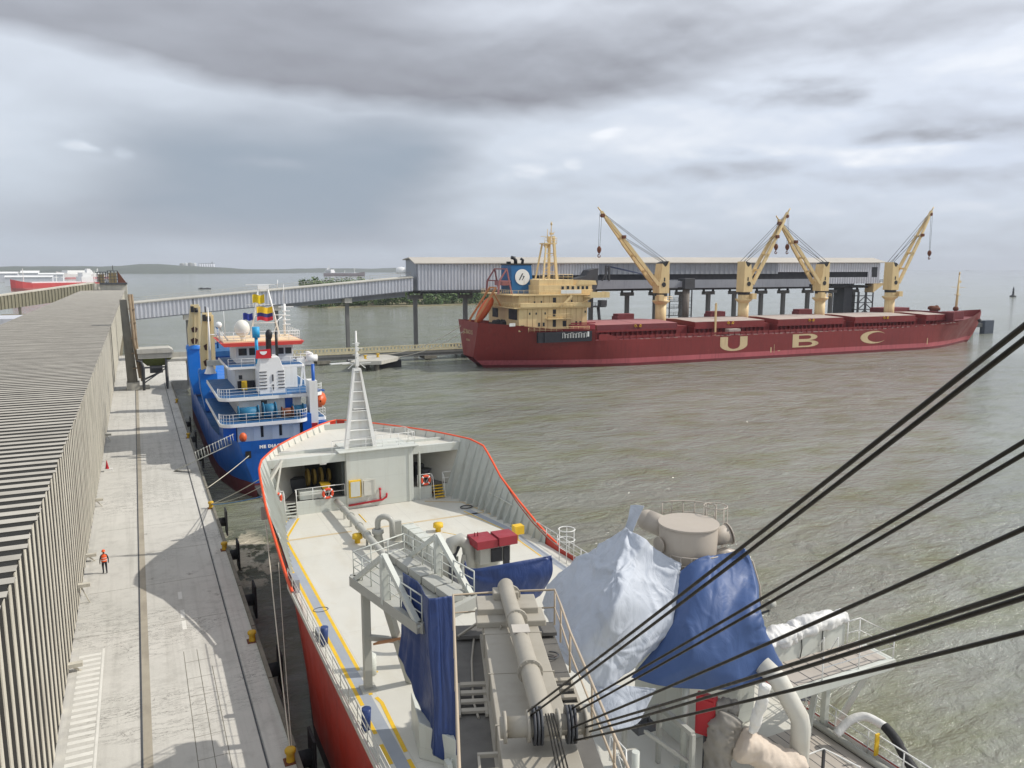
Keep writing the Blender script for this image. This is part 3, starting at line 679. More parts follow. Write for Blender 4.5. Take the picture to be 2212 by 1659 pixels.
# ------------------------------------------------------------------ bulk carrier across the basin
def bulk_carrier():
    t = thing('bulk_carrier', 'large maroon bulk carrier with buff cranes and UBC lettering moored across the basin', 'cargo ship', (80, 172.7, 0), rz=R(-3))
    CV = 13.5
    hd = [(-3.6, 7.6), (0, 9), (5, 10.8), (12, 12.4), (22, 13.3), (30, 13.5), (152, 13.5), (160, 12.6), (168, 10.6), (175, 7.7), (181, 4.7), (185.5, 2.2), (188.3, .12)]
    hw = [(-3.6, 1.5), (0, 2.2), (6, 4.0), (14, 7.2), (22, 10), (30, 12.3), (38, 13.5), (146, 13.5), (155, 11.2), (163, 8), (170, 5), (176, 2.2), (181, .12), (188.3, .06)]
    zt = [(-3.6, 12.1), (5, 11.4), (14, 10.5), (26.6, 10.0), (26.61, 7.0), (122, 7.0), (143, 7.55), (160, 8.3), (166, 8.8), (172, 9.5), (180, 10.5), (188.3, 11.2)]
    zb = [(-3.6, 3.0), (-1, .8), (1.2, -1.5), (181, -1.5), (183, .5), (188.3, 9.6)]
    us = [-3.6, -2.4, -1.2, 0, 1.2, 3, 5, 8, 11, 14, 18, 22, 26.6, 26.62, 30, 34, 38, 50, 70, 90, 110, 122, 132, 143, 148, 152, 156, 160, 164, 168, 172, 175, 178, 180, 181, 182, 183, 184.5, 186, 187.2, 188.3]
    def hull_pt(u, z, s):
        d = smooth_table(hd, u, 1.0) if u < 186 else lerp_table(hd, u); w = lerp_table(hw, u); top = lerp_table(zt, u)
        k = max(0, min(1.0, z/max(.5, top)))
        if u < 40: k = k**.75
        elif u > 140: k = k**1.25
        w = min(w, d)
        return V((u, CV-s*(w+(d-w)*k), z))
    m = MB()
    for s in (1, -1):
        P = []
        for u in us:
            b_, tp = lerp_table(zb, u), lerp_table(zt, u)
            zs = [b_, .75, 2.05, 3.4, 4.8, 6.0, tp]
            zs = [min(tp, max(b_, z)) for z in zs]
            P.append([hull_pt(u, z, s) for z in zs])
        for i in range(len(us)-1):
            for j in range(6):
                m.cur = 1 if j == 1 else 2 if j == 0 else 0
                m.add([P[i][j], P[i][j+1], P[i+1][j+1], P[i+1][j]], [(0, 1, 2, 3)], True)
        if s == 1: near = P
        else: far = P
    m.cur = 0; m.add(near[0]+far[0], [(j, j+1, j+8, j+7) for j in range(6)])
    m.build('hull', [M['maroon'], M['boot_pink'], mat('maroon_low', srgb(112, 34, 40), .6, .2, .3)], t)
    m = MB()                                  # decks: poop, main deck, forecastle
    def deck(u0, u1, z, inset=.25):
        q = [u for u in us if u0 < u < u1]; q = [u0]+q+[u1]
        a = [hull_pt(u, z, 1)+V((0, inset, 0)) for u in q]; b_ = [hull_pt(u, z, -1)-V((0, inset, 0)) for u in q]
        m.grid([[p, r] for p, r in zip(a, b_)], False)
    deck(-3.5, 26.6, 9.7); deck(26.6, 160, 6.85); deck(160, 187, 8.7)
    m.build('deck', M['maroon_deck'], t, fix=False)
    m = MB()                                  # bulwark stays and rail slots along the main deck
    m.box(27.6, 30.5, .12, .3, 7, 8.6); m.prism([(30.5, .12, 7), (34, .12, 7), (30.5, .12, 8.6)], (0, .18, 0))
    m.box(30, 150, .35, .5, 7.35, 8.0)
    for i in range(60): m.box(31+i*2, 31.16+i*2, .2, .5, 6.9, 8.0)
    for i in range(30): m.box(150+i*.35, 150.06+i*.35, .3, .4, 7.4, 8.6)
    m.build('bulwark', M['maroon'], t)
    # hatch coamings and covers
    for i, (a, b_) in enumerate(((29, 54.2), (60.2, 84.4), (89.4, 114.6), (119.4, 145), (150, 158.5))):
        m = MB(); m.box(a, b_, 5.0, 22, 6.9, 9.2)
        n = int((b_-a)/1.5)
        for k in range(n+1): m.box(a+k*(b_-a)/n-.09, a+k*(b_-a)/n+.09, 4.1, 5.0, 6.9, 9.2)
        m.box(a-.3, b_+.3, 3.9, 5.0, 8.75, 9.25); m.build('hatch_coaming', M['maroon'], t)
        m = MB(); z = 10.9
        mid = (a+b_)/2
        m.cur = 0
        for p, q in ((a, mid-.1), (mid+.1, b_)):
            m.add([(p, 3.9, 9.26), (q, 3.9, 9.26), (q, 23.1, 9.26), (p, 23.1, 9.26), (p, 3.9, 10.7), (q, 3.9, 10.7), (q, 23.1, 10.7), (p, 23.1, 10.7), (p, 13.5, 11.05), (q, 13.5, 11.05)],
                  [(0, 1, 5, 4), (2, 3, 7, 6), (1, 2, 6, 9, 5), (0, 4, 8, 7, 3)])
            m.cur = 1; m.add([(p, 3.9, 10.7), (q, 3.9, 10.7), (q, 23.1, 10.7), (p, 23.1, 10.7), (p, 13.5, 11.05), (q, 13.5, 11.05)], [(0, 1, 5, 4), (4, 5, 2, 3)]); m.cur = 0
        c = m.build('hatch_cover', [M['maroon_deck'] if i == 0 else M['maroon'], M['hatch_pink'] if i == 0 else M['hatch_grey']], t, fix=False)
        if i < 4:
            m = MB()
            for d in (-.8, .8): m.bar((mid+d, 3.84, 10.55), (mid+d*.4, 3.84, 9.9), .35, .08); m.tube(arc((mid+d, 3.82, 10.2), .3, 0, 5.5, 8), .1, 5)
            m.build('hatch_hinge', M['yellow'], c)
    # deckhouses between hatches
    for a, b_ in ((55.3, 59.4), (85.4, 88.6), (115.5, 118.6), (146, 149.3)):
        m = MB(); m.box(a, b_, 6.5, 21, 6.9, 9.6); m.box(a+.4, a+1.6, 6.42, 6.5, 7, 9)
        for k in range(4): m.box(a-.4+k*.1, a+.1+k*.1, 5.5+k*4, 5.9+k*4, 9.6, 10.1)
        m.build('mast_house', M['maroon'], t, bevel=.06)
    for u in (50, 83, 118):                   # winches and boxes standing proud behind the covers
        m = MB(); m.box(u-4, u+1.5, 22, 25, 7, 12.3); m.box(u-4.4, u-3.8, 21.6, 25, 7, 11.6); m.build('deck_store', M['maroon_deck'], t, bevel=.08)
    m = MB(); m.box(66.5, 66.95, 3.3, 3.75, 6.9, 15.6); m.cyl((66.7, 3.5, 15.6), (66.7, 3.5, 16), .2, n=8); m.build('vent_post', M['buff'], t)
    m = MB(); m.box(70, 74, 1.5, 3.4, 6.9, 8.6); m.build('deck_locker', M['hatch_grey'], t, bevel=.08)
    m = MB(); random.seed(9); u = 40
    while u < 158: w = random.uniform(.3, 1.6); z = lerp_table(zt, u); m.box(u, u+w, -.02, .02, z-.02, z+.07+random.uniform(0, .08)); u += w+random.uniform(.4, 3)
    m.build('chipped_edge', M['hatch_grey'], t)
    # rubbing marks, draught marks
    m = MB(); m.box(83.6, 84.0, -.06, -.02, 1.6, 3.1); m.box(84.9, 85, -.06, -.02, 1.4, 3.9); m.box(86.3, 87.1, -.06, -.02, 1.9, 2.1); m.box(146.2, 146.5, -.05, -.02, 1.6, 3.6); m.build('draught_mark', M['letter_buff'], t)
    # UBC letters standing on the shell plating
    yv = -.035
    def band(outer, inner):
        mm = MB(); n = len(outer)
        a = [V((p[0], yv, p[1])) for p in outer]; b2 = [V((p[0], yv, p[1])) for p in inner]
        mm.grid([a, b2], False); return mm
    u0, u1, z0, z1 = 65.9, 75.3, 2.6, 6.6      # U
    cx = (u0+u1)/2; rx = (u1-u0)/2; o = [(u0, z1)]; q = [(u0+2.6, z1)]
    for k in range(17):
        a = pi+pi*k/16; o.append((cx+rx*cos(a), z0+1.7+1.7*sin(a))); q.append((cx+(rx-2.6)*cos(a), z0+1.75+1.2*sin(a)))
    o.append((u1, z1)); q.append((u1-2.6, z1)); band(o, q).build('letter', M['letter_buff'], t)
    u0, u1 = 91.6, 101.4; z0, z1 = 2.7, 6.55    # B
    mm = MB(); mm.grid([[V((u0, yv, z0)), V((u0, yv, z1))], [V((u0+2.3, yv, z0)), V((u0+2.3, yv, z1))]], False)
    for zc, rz_, ro in ((5.6, .95, u1-.5), (3.68, .98, u1)):
        o = [(u0+2.3, zc-rz_)]; q = [(u0+2.3, zc-rz_+.42)]
        for k in range(13):
            a = -pi/2+pi*k/12; w = ro-(u0+5.6)
            o.append((u0+5.6+w*cos(a), zc+rz_*sin(a))); q.append((u0+5.6+max(.1, (w-2.4))*cos(a), zc+(rz_-.42)*sin(a)))
        o.append((u0+2.3, zc+rz_)); q.append((u0+2.3, zc+rz_-.42))
        a = [V((p[0], yv-(.004 if zc < 5 else 0), p[1])) for p in o]; b2 = [V((p[0], yv-(.004 if zc < 5 else 0), p[1])) for p in q]; mm.grid([a, b2], False)
    mm.build('letter', M['letter_buff'], t)
    u0, u1, z0, z1 = 117.8, 128.3, 2.75, 6.6    # C
    cx, cz = (u0+u1)/2+.2, (z0+z1)/2; o = []; q = []
    for k in range(25):
        a = R(32)+R(296)*k/24; o.append((cx+5.4*cos(a), cz+1.93*sin(a))); tt = sin(pi*k/24)
        q.append((cx+1.1*tt+(5.35-1.75*tt)*cos(a), cz+(1.9-.72*tt)*sin(a)))
    band(o, q).build('letter', M['letter_buff'], t)
    m = text_mb('JZ BAO S', 1.5, (-3.72, 13.2, 9.3), (0, -1, 0), (0, 0, 1), .02, 1.15, .03); m.build('stern_name', M['letter_buff'], t)
    m = text_mb('IOOOLA', .7, (-3.7, 13.2, 7.2), (0, -1, 0), (0, 0, 1), .02, 1.0, .02); m.build('home_port', M['letter_buff'], t)
    # recess with the mooring fairleads
    m = MB(); m.box(10.2, 25.4, .72, .9, 7.0, 9.6); m.box(10.2, 12, .1, .9, 7, 9.6); m.box(12, 18, -.05, .9, 7, 9.6); m.box(18, 25.4, -.08, .9, 7, 9.6); m.build('mooring_recess', M['dark_opening'], t)
    m = MB()
    for k in range(16):
        u = 11.8+k*.78; w = .28; h = 1.15+.2*sin(k*2.1); y = -.14 if u > 17 else .18-.02*k
        m.tube([(u-w, y, 8.0), (u-w, y, 8+h), (u+w, y, 8+h), (u+w, y, 8.0)], .07, 4, True, False)
    m.bar((24.3, -.15, 8.2), (24.3, -.15, 9.5), .5, .06); m.build('fairlead', M['white_paint'], t)
    # accommodation block
    sp = MB(); sp.box(6.2, 25.6, 3, 24, 9.7, 15.5); sp.box(4.6, 26.2, 2.4, 24.6, 15.5, 15.8); sp.box(6.2, 25.8, 3, 24, 15.8, 18.7); sp.box(4.2, 27, 2.3, 24.7, 18.7, 19.0)
    sp.box(6.3, 26.2, 2.2, 2.35, 15.8, 16.9)
    house = sp.build('accommodation', M['buff'], t, bevel=.05)
    m = MB(); m.box(11.8, 27, 3.2, 23.8, 19.0, 21.3); m.box(12.2, 22, 4, 23, 21.3, 22.7); m.prism([(22.5, 3.1, 21.3), (28.4, 3.1, 21.3), (28.0, 3.1, 22.4), (23.4, 3.1, 22.6)], (0, 20.6, 0)); wh = m.build('wheelhouse', M['buff'], t, bevel=.05)
    m = MB(); m.box(24.4, 30, 23.8, 27.8, 18.1, 18.5); m.build('bridge_wing', M['buff'], t)
    m = MB(); m.box(24.4, 30, -.8, 3.2, 18.1, 18.5); m.box(24.4, 30, -.8, -.65, 18.5, 19.6); m.box(29.85, 30, -.65, 3, 18.5, 19.6); m.bar((25, -.2, 18.1), (23.2, 3.05, 16.2), .3); m.build('bridge_wing', M['buff'], t)
    def windows(pts, w, h, par, v, mname='glass_dark', nm='window'):
        for u, z in pts:
            m = MB(); m.box(u-w/2, u+w/2, v-.05, v, z-h/2, z+h/2); m.build(nm, M[mname], par)
    windows([(18.5, 20.6), (20, 20.65), (21.4, 20.6), (23.0, 20.6), (24.3, 20.6), (25.5, 20.6)], .7, .8, wh, 3.2)
    windows([(9.2, 14.2), (11, 14.2), (13.5, 14.2), (25.0, 14.4), (10.5, 17), (12.4, 17.1), (21, 17.2)], .38, .55, house, 3.0)
    windows([(11.8, 11.4), (13.1, 11.4), (22.4, 11.5), (23.6, 11.5)], .55, .95, house, 3.0)
    windows([(16.1, 17.2), (16.1, 14.2), (16.1, 11.6)], .9, 1.9, house, 3.0, 'dark_opening', 'door')
    windows([(7.2, 10.5), (19, 11.4)], 1.0, 1.6, house, 3.0, 'dark_opening', 'door')
    m = MB()                                   # dark bays in the after face
    m.box(6.1, 6.2, 4, 9.5, 12.6, 15.3); m.box(6.1, 6.2, 12, 15, 10, 12.2); m.box(6.1, 6.2, 17, 21, 12.6, 15); m.build('after_bay', M['dark_opening'], house)
    m = MB(); m.box(13.6, 20.6, 1.8, 3, 12.7, 12.9); m.rail([(13.6, 1.85, 12.9), (20.6, 1.85, 12.9)], 1.1, .05, 2, 1.1); m.rail([(15.8, 1.85, 15.8), (21, 1.85, 15.8)], 1.1, .05, 2, 1.1); m.bar((17.4, 2.1, 15.8), (20.6, 2.1, 18.6), .2, .6); m.build('stairway', M['buff'], house)
    m = MB()
    for z, pts in ((19, [(4.3, 24.6), (4.3, 2.4), (26.8, 2.4)]), (9.7, [(8, 1.0), (25, .6)]), (15.8, [(4.7, 24), (4.7, 2.5), (9, 2.5)])): m.rail([(p[0], p[1], z) for p in pts], 1.1, .045, 3, 1.5)
    m.rail([(12.4, 4.1, 22.7), (21.8, 4.1, 22.7)], 1.3, .06, 2, 1.4); m.build('railing', M['buff'], t)
    m = MB(); m.box(17.6, 23.4, 2.25, 2.3, 19.15, 20.1); m.build('name_board', M['white_paint'], wh)
    dm = mat('drain_brown', srgb(150, 110, 72), .8, .2, 1)
    for u in (8.5, 10, 12.5, 14.2, 19.5, 20.8, 22.3, 24):
        m = MB(); m.box(u, u+.07, 2.96, 3.02, 9.8, 15.4); m.build('drain_pipe', dm, house); m = MB(); m.box(u+.4, u+.47, 2.96, 3.02, 15.9, 18.6); m.build('drain_pipe', dm, house)
    # funnel with the round house mark
    m = MB(); A = [(9.0, 9.5), (15.2, 9.5), (15.2, 17), (9.0, 17)]; Bt = [(8.8, 9.9), (14.6, 9.9), (14.6, 16.6), (8.8, 16.6)]
    m.add([(u-2.0, v, 19.0) for u, v in A]+[(u-1.9, v, 26.4) for u, v in Bt], [(0, 1, 5, 4), (1, 2, 6, 5), (2, 3, 7, 6), (3, 0, 4, 7), (4, 5, 6, 7)]); f = m.build('funnel', M['funnel_blue'], t, bevel=.12)
    m = MB(); m.box(6.8, 12.8, 9.8, 16.7, 26.38, 26.75); m.tube([(9.2, 12, 26.7), (9.2, 12, 27.6), (8.6, 12, 28.2), (7.9, 12, 28.3)], .45, 8); m.cyl((7.6, 13, 26.7), (7.6, 13, 27.3), .6, n=10); m.tube([(11, 12, 26.7), (11.2, 12, 27.7), (10.6, 12, 28)], .4, 8); m.tube([(9.3, 13, 26.8), (9.3, 13, 28.6)], .25, 8); m.build('exhaust', M['black'], f)
    m = MB(); c0 = V((10.05, 9.62, 23.3)); n_ = V((0, -1, .054)).normalized(); up = V((0, .054, 1)).normalized()
    m.poly([c0+V((1, 0, 0))*(2.05*cos(2*pi*k/32))+up*(2.05*sin(2*pi*k/32)) for k in range(32)]); m.build('funnel_disc', M['white_paint'], f)
    m = MB(); c0 = c0+n_*.03
    def lg(pts): m.poly([c0+V((1, 0, 0))*x+up*y for x, y in pts])
    lg([(-1.0, -.75), (-.72, -.75), (.25, .9), (.1, 1.0), (-.15, .85)]); lg([(.12, .35), (.55, .3), (.62, .1), (.1, -.62), (-.05, -.8), (-.2, -.72), (-.02, -.5), (.32, .12), (.1, .16)])
    m.build('funnel_mark', M['dark_opening'], f)
    m = MB()
    for v in (8.5, 17): m.bar((2.8, v, 19), (3.2, v, 22.4), .4); m.bar((3.2, v, 22.4), (5.2, v, 25.4), .35); m.bar((5.2, v, 25.4), (6.6, v, 19), .35); m.bar((3.2, v, 22.4), (6.2, v, 22.3), .3)
    m.box(4.4, 6.2, 9.5, 15, 21.2, 22.3); m.bar((5.2, 8.5, 25.4), (5.2, 17, 25.4), .3); m.build('davit_frame', M['hatch_pink'], t)
    # signal mast
    m = MB()
    for v in (11, 16):
        m.bar((16.6, v, 22.6), (18.0, 13.5+(v-13.5)*.5, 32), .38); m.bar((20.6, v, 22.6), (20.1, 13.5+(v-13.5)*.5, 34), .6)
    for z in (24.6, 27, 29.4): m.bar((17.0+(z-22.6)*.12, 12, z), (20.5, 12, z), .2); m.bar((16.8, 11.6, z-2), (20.5, 11.6, z), .12)
    m.box(17.4, 20.9, 11.8, 15.2, 31.9, 32.2); m.rail([(17.4, 11.8, 32.2), (20.9, 11.8, 32.2), (20.9, 15, 32.2)], 1.3, .06, 2, 1); m.prism([(18.0, 13, 31.8), (19.6, 13, 31.8), (19.2, 13, 30.9), (18.6, 13, 30.8)], (0, 1.2, 0))
    m.tube([(20.0, 13.5, 33.5), (20.1, 13.5, 37.8)], .12, 6); m.tube([(18.9, 13.5, 32.5), (19, 13.5, 35.8)], .1, 6); m.bar((17, 13.5, 33.9), (19.2, 13.5, 33.9), .12); m.box(19.7, 20.6, 13.2, 13.8, 34.4, 34.9); m.tube(arc((20.3, 13.5, 35.2), .7, pi, 2*pi, 6), .07, 5); m.cyl((20.1, 13.5, 36.9), (20.1, 13.5, 37.5), .28, n=8)
    m.build('signal_mast', M['buff'], t)
    # free-fall lifeboat on its ramp at the stern
    m = MB()
    for v in (11.4, 15.8): m.bar((3.4, v, 20.6), (-2.2, v, 12.4), .35, .5); m.bar((-2.2, v, 12.4), (-2.4, v, 10), .5)
    m.bar((3.4, 11.4, 20.6), (3.4, 15.8, 20.6), .4); m.bar((2.8, 11.4, 19.2), (4.6, 11.4, 16), .3); m.build('lifeboat_ramp', mat('ramp_buff', srgb(206, 142, 92), .6, .15, .5), t)
    ax = V((-.56, 0, -.83)).normalized(); ay = V((0, 1, 0)); az = ax.cross(ay)*-1
    rows = []
    for s_, w, hu, hl in ((0, .2, .2, .2), (.5, 1.0, .9, .8), (1.6, 1.45, 1.35, 1.1), (3, 1.6, 1.5, 1.2), (5, 1.55, 1.3, 1.2), (6.6, 1.2, 1.0, .95), (7.6, .6, .6, .6), (8, .1, .1, .1)):
        c = V((3.2, 13.6, 18.0))+ax*s_; rows.append([c+ay*(w*cos(2*pi*k/12))+az*((hu if sin(2*pi*k/12) > 0 else hl)*sin(2*pi*k/12)) for k in range(12)])
    m = MB(); m.grid(rows, True, True); m.build('lifeboat', M['orange'], t)
    m = MB()
    for u, v, r in ((1.2, 7, .7), (2.6, 8, .8), (3.6, 6.5, .6)): m.sphere((u, v, 12.1), r, 8, 6, .8)
    m.box(.2, 4.2, 6.3, 8.5, 11.0, 12.0); m.build('mooring_winch', M['black'], t)
    m = MB(); m.box(3.4, 5.0, 2.35, 2.42, 11.2, 12.0); m.build('notice_board', M['white_paint'], t)
    m = MB(); m.box(20, 27, 1.2, 2.4, 9.75, 11.2); m.bar((20, 1.2, 11.6), (27, 1.2, 11.6), .3); m.build('gangway', M['red_house'], t)
    # deck cranes
    ropem = M['steel_dark']
    for u, d, zt_, uj in ((57, -1, 40.6, 19.8), (86.8, 1, 42, 15), (117.2, -1, 39.8, 18), (147.5, 1, 44.2, 16)):
        v = 16.5
        pd = MB(); pd.tube([(u, v, 6.9), (u, v, 15.4)], 1.6, 20); pd.lathe((u, v, 0), [(1.6, 15.2), (2.5, 16.0), (2.5, 16.35), (1.75, 16.4), (1.72, 17.6)], 20); pd.cur = 1; pd.lathe((u, v, 0), [(1.8, 17.6), (1.8, 18.4)], 20)
        p = pd.build('deck_crane', [M['buff'], M['black']], t)
        m = MB(); w = 1.75
        m.prism([(u-d*1.6, v-w, 18.4), (u+d*1.7, v-w, 18.4), (u+d*2.0, v-w, 21.2), (u+d*1.5, v-w, 22.6), (u+d*.9, v-w, 26.9), (u-d*.1, v-w, 25.9), (u-d*.7, v-w, 26.4), (u-d*1.3, v-w, 27.6), (u-d*1.5, v-w, 27.6)], (0, 2*w, 0)); m.build('slewing_house', M['buff'], p, bevel=.06)
        m = MB(); m.prism([(u+d*.86, v-w+.15, 26.95), (u-d*.1, v-w+.15, 25.98), (u-d*.7, v-w+.15, 26.46), (u-d*1.28, v-w+.15, 27.55), (u-d*1.0, v-w+.15, 27.6), (u+d*.3, v-w+.15, 27.3)], (0, 2*w-.3, 0)); m.build('rope_opening', M['black'], p)
        m = MB(); m.cyl((u+d*.3, v-w-.08, 20.9), (u+d*.3, v-w, 20.9), .7, n=12); m.build('pivot_cover', M['black'], p)
        m = MB(); m.box(u-.3, u+.1, v-w-.06, v-w, 21.8, 22.9); m.build('vent', M['black'], p)
        m = MB(); m.box(u+d*1.7-.8, u+d*1.7+.8, v-2.9, v-1.4, 16.3, 18); m.rail([(u-2.4, v-2.2, 16.35), (u+2.4, v-2.2, 16.35), (u+2.4, v+2, 16.35)], 1.1, .05, 2, 1.2); m.build('operator_cab', M['buff'], p)
        a = V((u+d*1.9, v, 20.8)); b_ = V((u+d*uj, v, zt_))
        m = MB(); dr = (b_-a).normalized()
        for s in (-1, 1):
            pa = a+V((0, s*1.5, 0)); pm = a.lerp(b_, .6)+V((0, s*1.0, 0)); pe = b_-dr*2.0+V((0, s*.35, 0))
            m.bar(pa, pm, .6, 1.0); m.bar(pm, pe, .5, .8)
        for k in (.2, .42, .66): c = a.lerp(b_, k); m.bar(c-V((0, 1.7, 0)), c+V((0, 1.7, 0)), .45, .6)
        m.bar(b_-dr*2.6, b_+dr*.6, .8, .7); m.tube([b_+dr*.6, b_+dr*1.8+V((d*.3, 0, .3))], .2, 6)
        if abs(uj) > 20: m.add([a+V((0, -1.2, .2)), a+V((0, 1.2, .2)), b_-dr*3+V((0, .3, .2)), b_-dr*3-V((0, .3, -.2))], [(0, 1, 2, 3)])
        m.build('jib', M['buff'], p)
        m = MB(); c = a.lerp(b_, .66); m.box(c.x-.5, c.x+.5, c.y-1.9, c.y-1.1, c.z-.1, c.z+.8); m.cyl(b_+V((0, -.5, -.6)), b_+V((0, .5, -.6)), .55, n=10); m.build('sheave', M['rust'], p)
        hk = 29.6 if d*uj > 0 and u > 140 or u < 60 else 31
        top = V((u-d*1.2, v, 27.5))
        m = MB()
        for s in (-.9, .9):
            m.tube([top+V((0, s, 0)), b_-dr*1.2+V((0, s*.4, .4))], .07, 5); m.tube([top+V((d*.6, s*.7, -.3)), a.lerp(b_, .66)+V((0, s*.7, .6))], .07, 5)
        hx = b_.x+d*.9
        for s in (-.35, .35): m.tube([(b_.x+d*.6+s, v, b_.z), (hx+s*.6, v, hk+1.8)], .05, 5)
        m.build('hoist_rope', ropem, p)
        m = MB(); m.lathe((hx, v, hk), [(0, .0), (.25, .1), (.62, .8), (.62, 1.4), (.3, 2.0), (0, 2.0)], 8); m.tube(arc((hx, v, hk-.6), .4, pi*.6, pi*2.1, 7)+[], .14, 5); m.tube([(hx, v, hk), (hx, v, hk-.4)], .14, 5); m.build('hook_block', M['rust'], p)
    # forecastle gear and foremast
    m = MB(); m.tube([(175.5, CV, 8.7), (175.8, CV, 16), (176, CV, 23.4)], [.45, .38, .2], 8); m.bar((172.6, CV, 19.2), (179.4, CV, 19.0), .14); m.box(175, 176.6, CV-.6, CV+.6, 16.4, 16.6); m.box(176, 176.8, CV-.3, CV+.3, 20.6, 21.4); m.tube([(176, CV, 23.4), (176.1, CV, 24.3)], .25, 6); m.build('foremast', M['buff'], t)
    m = MB(); m.box(159.2, 160, 1.5, 25.5, 6.9, 11.4); m.box(148, 160, 19, 25, 6.9, 12.2); m.box(163, 170, 6, 9, 8.7, 11.3); m.build('forecastle_house', M['maroon_deck'], t, bevel=.08)
    m = MB()
    for u, v, r in ((152, 20, 1.3), (164, 12, 1.4), (168.5, 17, 1.5), (171, 10, .9), (173, 19, .8)): m.lathe((u, v, 8.7), [(0, 0), (r*.6, 0), (r*.6, 2.6), (r, 2.8), (r, 3.6), (r*.5, 4.0), (0, 4.0)], 10)
    m.build('vent_head', M['rust'], t)
    m = MB(); m.cyl((184.2, CV-2.5, 8), (184.6, CV-2.9, 7.0), .6, n=8); m.build('anchor', M['steel_dark'], t)
bulk_carrier()
# ------------------------------------------------------------------ blue coaster alongside the quay
def s2(x, y): return ((400+x*480/1475)*.86406, (680+y*480/1475)*.86406)
def coaster():
    t = thing('coaster', 'blue and white coaster with cream crane jibs moored at the far part of the quay', 'cargo ship', (13.8, 125, 0))
    CV = 13.8
    hd = [(88, 4.7), (90.5, 5.6), (95, 6.1), (102, 6.25), (148, 6.25), (156, 5.2), (162, 3.3), (167, 1.2), (169, .1)]
    hw = [(88, 2.4), (92, 4.6), (98, 5.8), (104, 6.2), (144, 6.2), (152, 4.6), (158, 2.6), (163, .1), (169, .05)]
    zt = [(88, 6.8), (95, 6.3), (101, 5.95), (125, 5.8), (140, 6.2), (150, 7.4), (152, 9.2), (169, 10.6)]
    ys = [88, 89, 90.5, 92.5, 95, 98, 102, 108, 116, 125, 134, 142, 148, 150, 152, 156, 159, 162, 164, 166, 168, 169]
    def pt(y, z, s):
        d = lerp_table(hd, y); w = min(d, lerp_table(hw, y)); k = max(0, min(1, z/lerp_table(zt, y)))
        return V((CV+s*(w+(d-w)*k**.8), y-(.5*k if y == 88 else 0), z))
    m = MB(); ends = []
    for s in (-1, 1):
        P = []
        for y in ys:
            tp = lerp_table(zt, y); b_ = 1.0 if y < 89 else -.5 if y < 164 else (y-164)*1.5
            P.append([pt(y, min(tp, max(b_, z)), s) for z in (b_, 1.9, 3.2, 4.6, tp)])
        for i in range(len(ys)-1):
            for j in range(4):
                m.cur = 1 if j == 0 else 0
                m.add([P[i][j], P[i][j+1], P[i+1][j+1], P[i+1][j]], [(0, 1, 2, 3)], True)
        ends.append(P[0])
    for j in range(4): m.cur = 1 if j == 0 else 0; m.add([ends[0][j], ends[0][j+1], ends[1][j+1], ends[1][j]], [(0, 1, 2, 3)])
    m.build('hull', [M['hull_blue'], mat('coaster_red', srgb(104, 44, 52), .6, .15, .4)], t)
    m = MB(); m.grid([[pt(y, 5.3, -1)+V((.15, 0, 0)), pt(y, 5.3, 1)-V((.15, 0, 0))] for y in ys], False); m.build('deck', M['deck_blue'], t, fix=False)
    m = text_mb('ME DIAO', .46, (12.4, 87.46, 6.05), (1, 0, 0), (0, 0, 1), .04, 1.1, .03, 1.15); m.build('stern_name', M['white_clean'], t)
    m = MB(); m.box(9.75, 10.35, 87.42, 87.5, 4.9, 5.7); m.build('fairlead', M['black'], t); m = MB(); m.sphere((9.7, 88.4, 7.1), .42, 8, 6, 1.3); m.build('fender_float', M['orange'], t)
    # accommodation tiers with their overhanging decks
    wm = M['white_paint']
    h1 = MB(); h1.box(9.6, 17.6, 93, 112, 5.2, 7.75); a1 = h1.build('deckhouse', wm, t)
    h2 = MB(); h2.box(10.2, 17.4, 95.5, 112, 8.05, 10.2); a2 = h2.build('deckhouse', wm, t)
    h3 = MB(); h3.box(10.6, 12.9, 101.5, 111, 10.6, 13.2); h3.box(15.4, 17.9, 100, 111, 10.6, 13.2); h3.box(12.9, 15.4, 100.8, 111, 10.6, 13.2); a3 = h3.build('deckhouse', wm, t)
    wh = MB(); wh.box(11.1, 18.2, 104, 111.5, 13.5, 15.75); w_ = wh.build('wheelhouse', wm, t)
    def slab(x0, x1, y0, y1, z, th, r, nm='boat_deck'):
        pts = [(x0+r-r*cos(a), y0+r-r*sin(a)) for a in [k*pi/12 for k in range(7)]]+[(x1-r+r*sin(a), y0+r-r*cos(a)) for a in [k*pi/12 for k in range(7)]]+[(x1, y1), (x0, y1)]
        m = MB(); m.prism([(x, y, z-th) for x, y in pts], (0, 0, th)); o = m.build(nm, M['white_clean'], t)
        m = MB(); m.poly([(x+(.12 if x < (x0+x1)/2 else -.12), y+.12, z+.006) for x, y in pts]); m.build('deck_covering', M['deck_blue'], o, fix=False)
        return pts
    p1 = slab(7.7, 17.6, 91.6, 112, 8.0, .38, 1.4); slab(18.0, 20.1, 94, 104, 7.6, .35, .3)
    p2 = slab(7.95, 20.0, 94.6, 112, 10.55, .38, 1.2); slab(9.6, 18.8, 100, 112, 13.5, .28, .3)
    m = MB(); m.prism([(9.5, 101.8, 15.85), (18.9, 101.8, 15.85), (19.3, 101.8, 16.3), (9.1, 101.8, 16.3)], (0, 10.5, 0)); m.build('roof_edge', mat('roof_red', srgb(206, 66, 58), .5, .1, .8), w_)
    m = MB(); m.box(9.5, 18.9, 102.2, 112, 16.28, 16.45); m.build('roof', mat('roof_cream', srgb(232, 206, 168), .6, .05, .5), w_)
    m = MB()
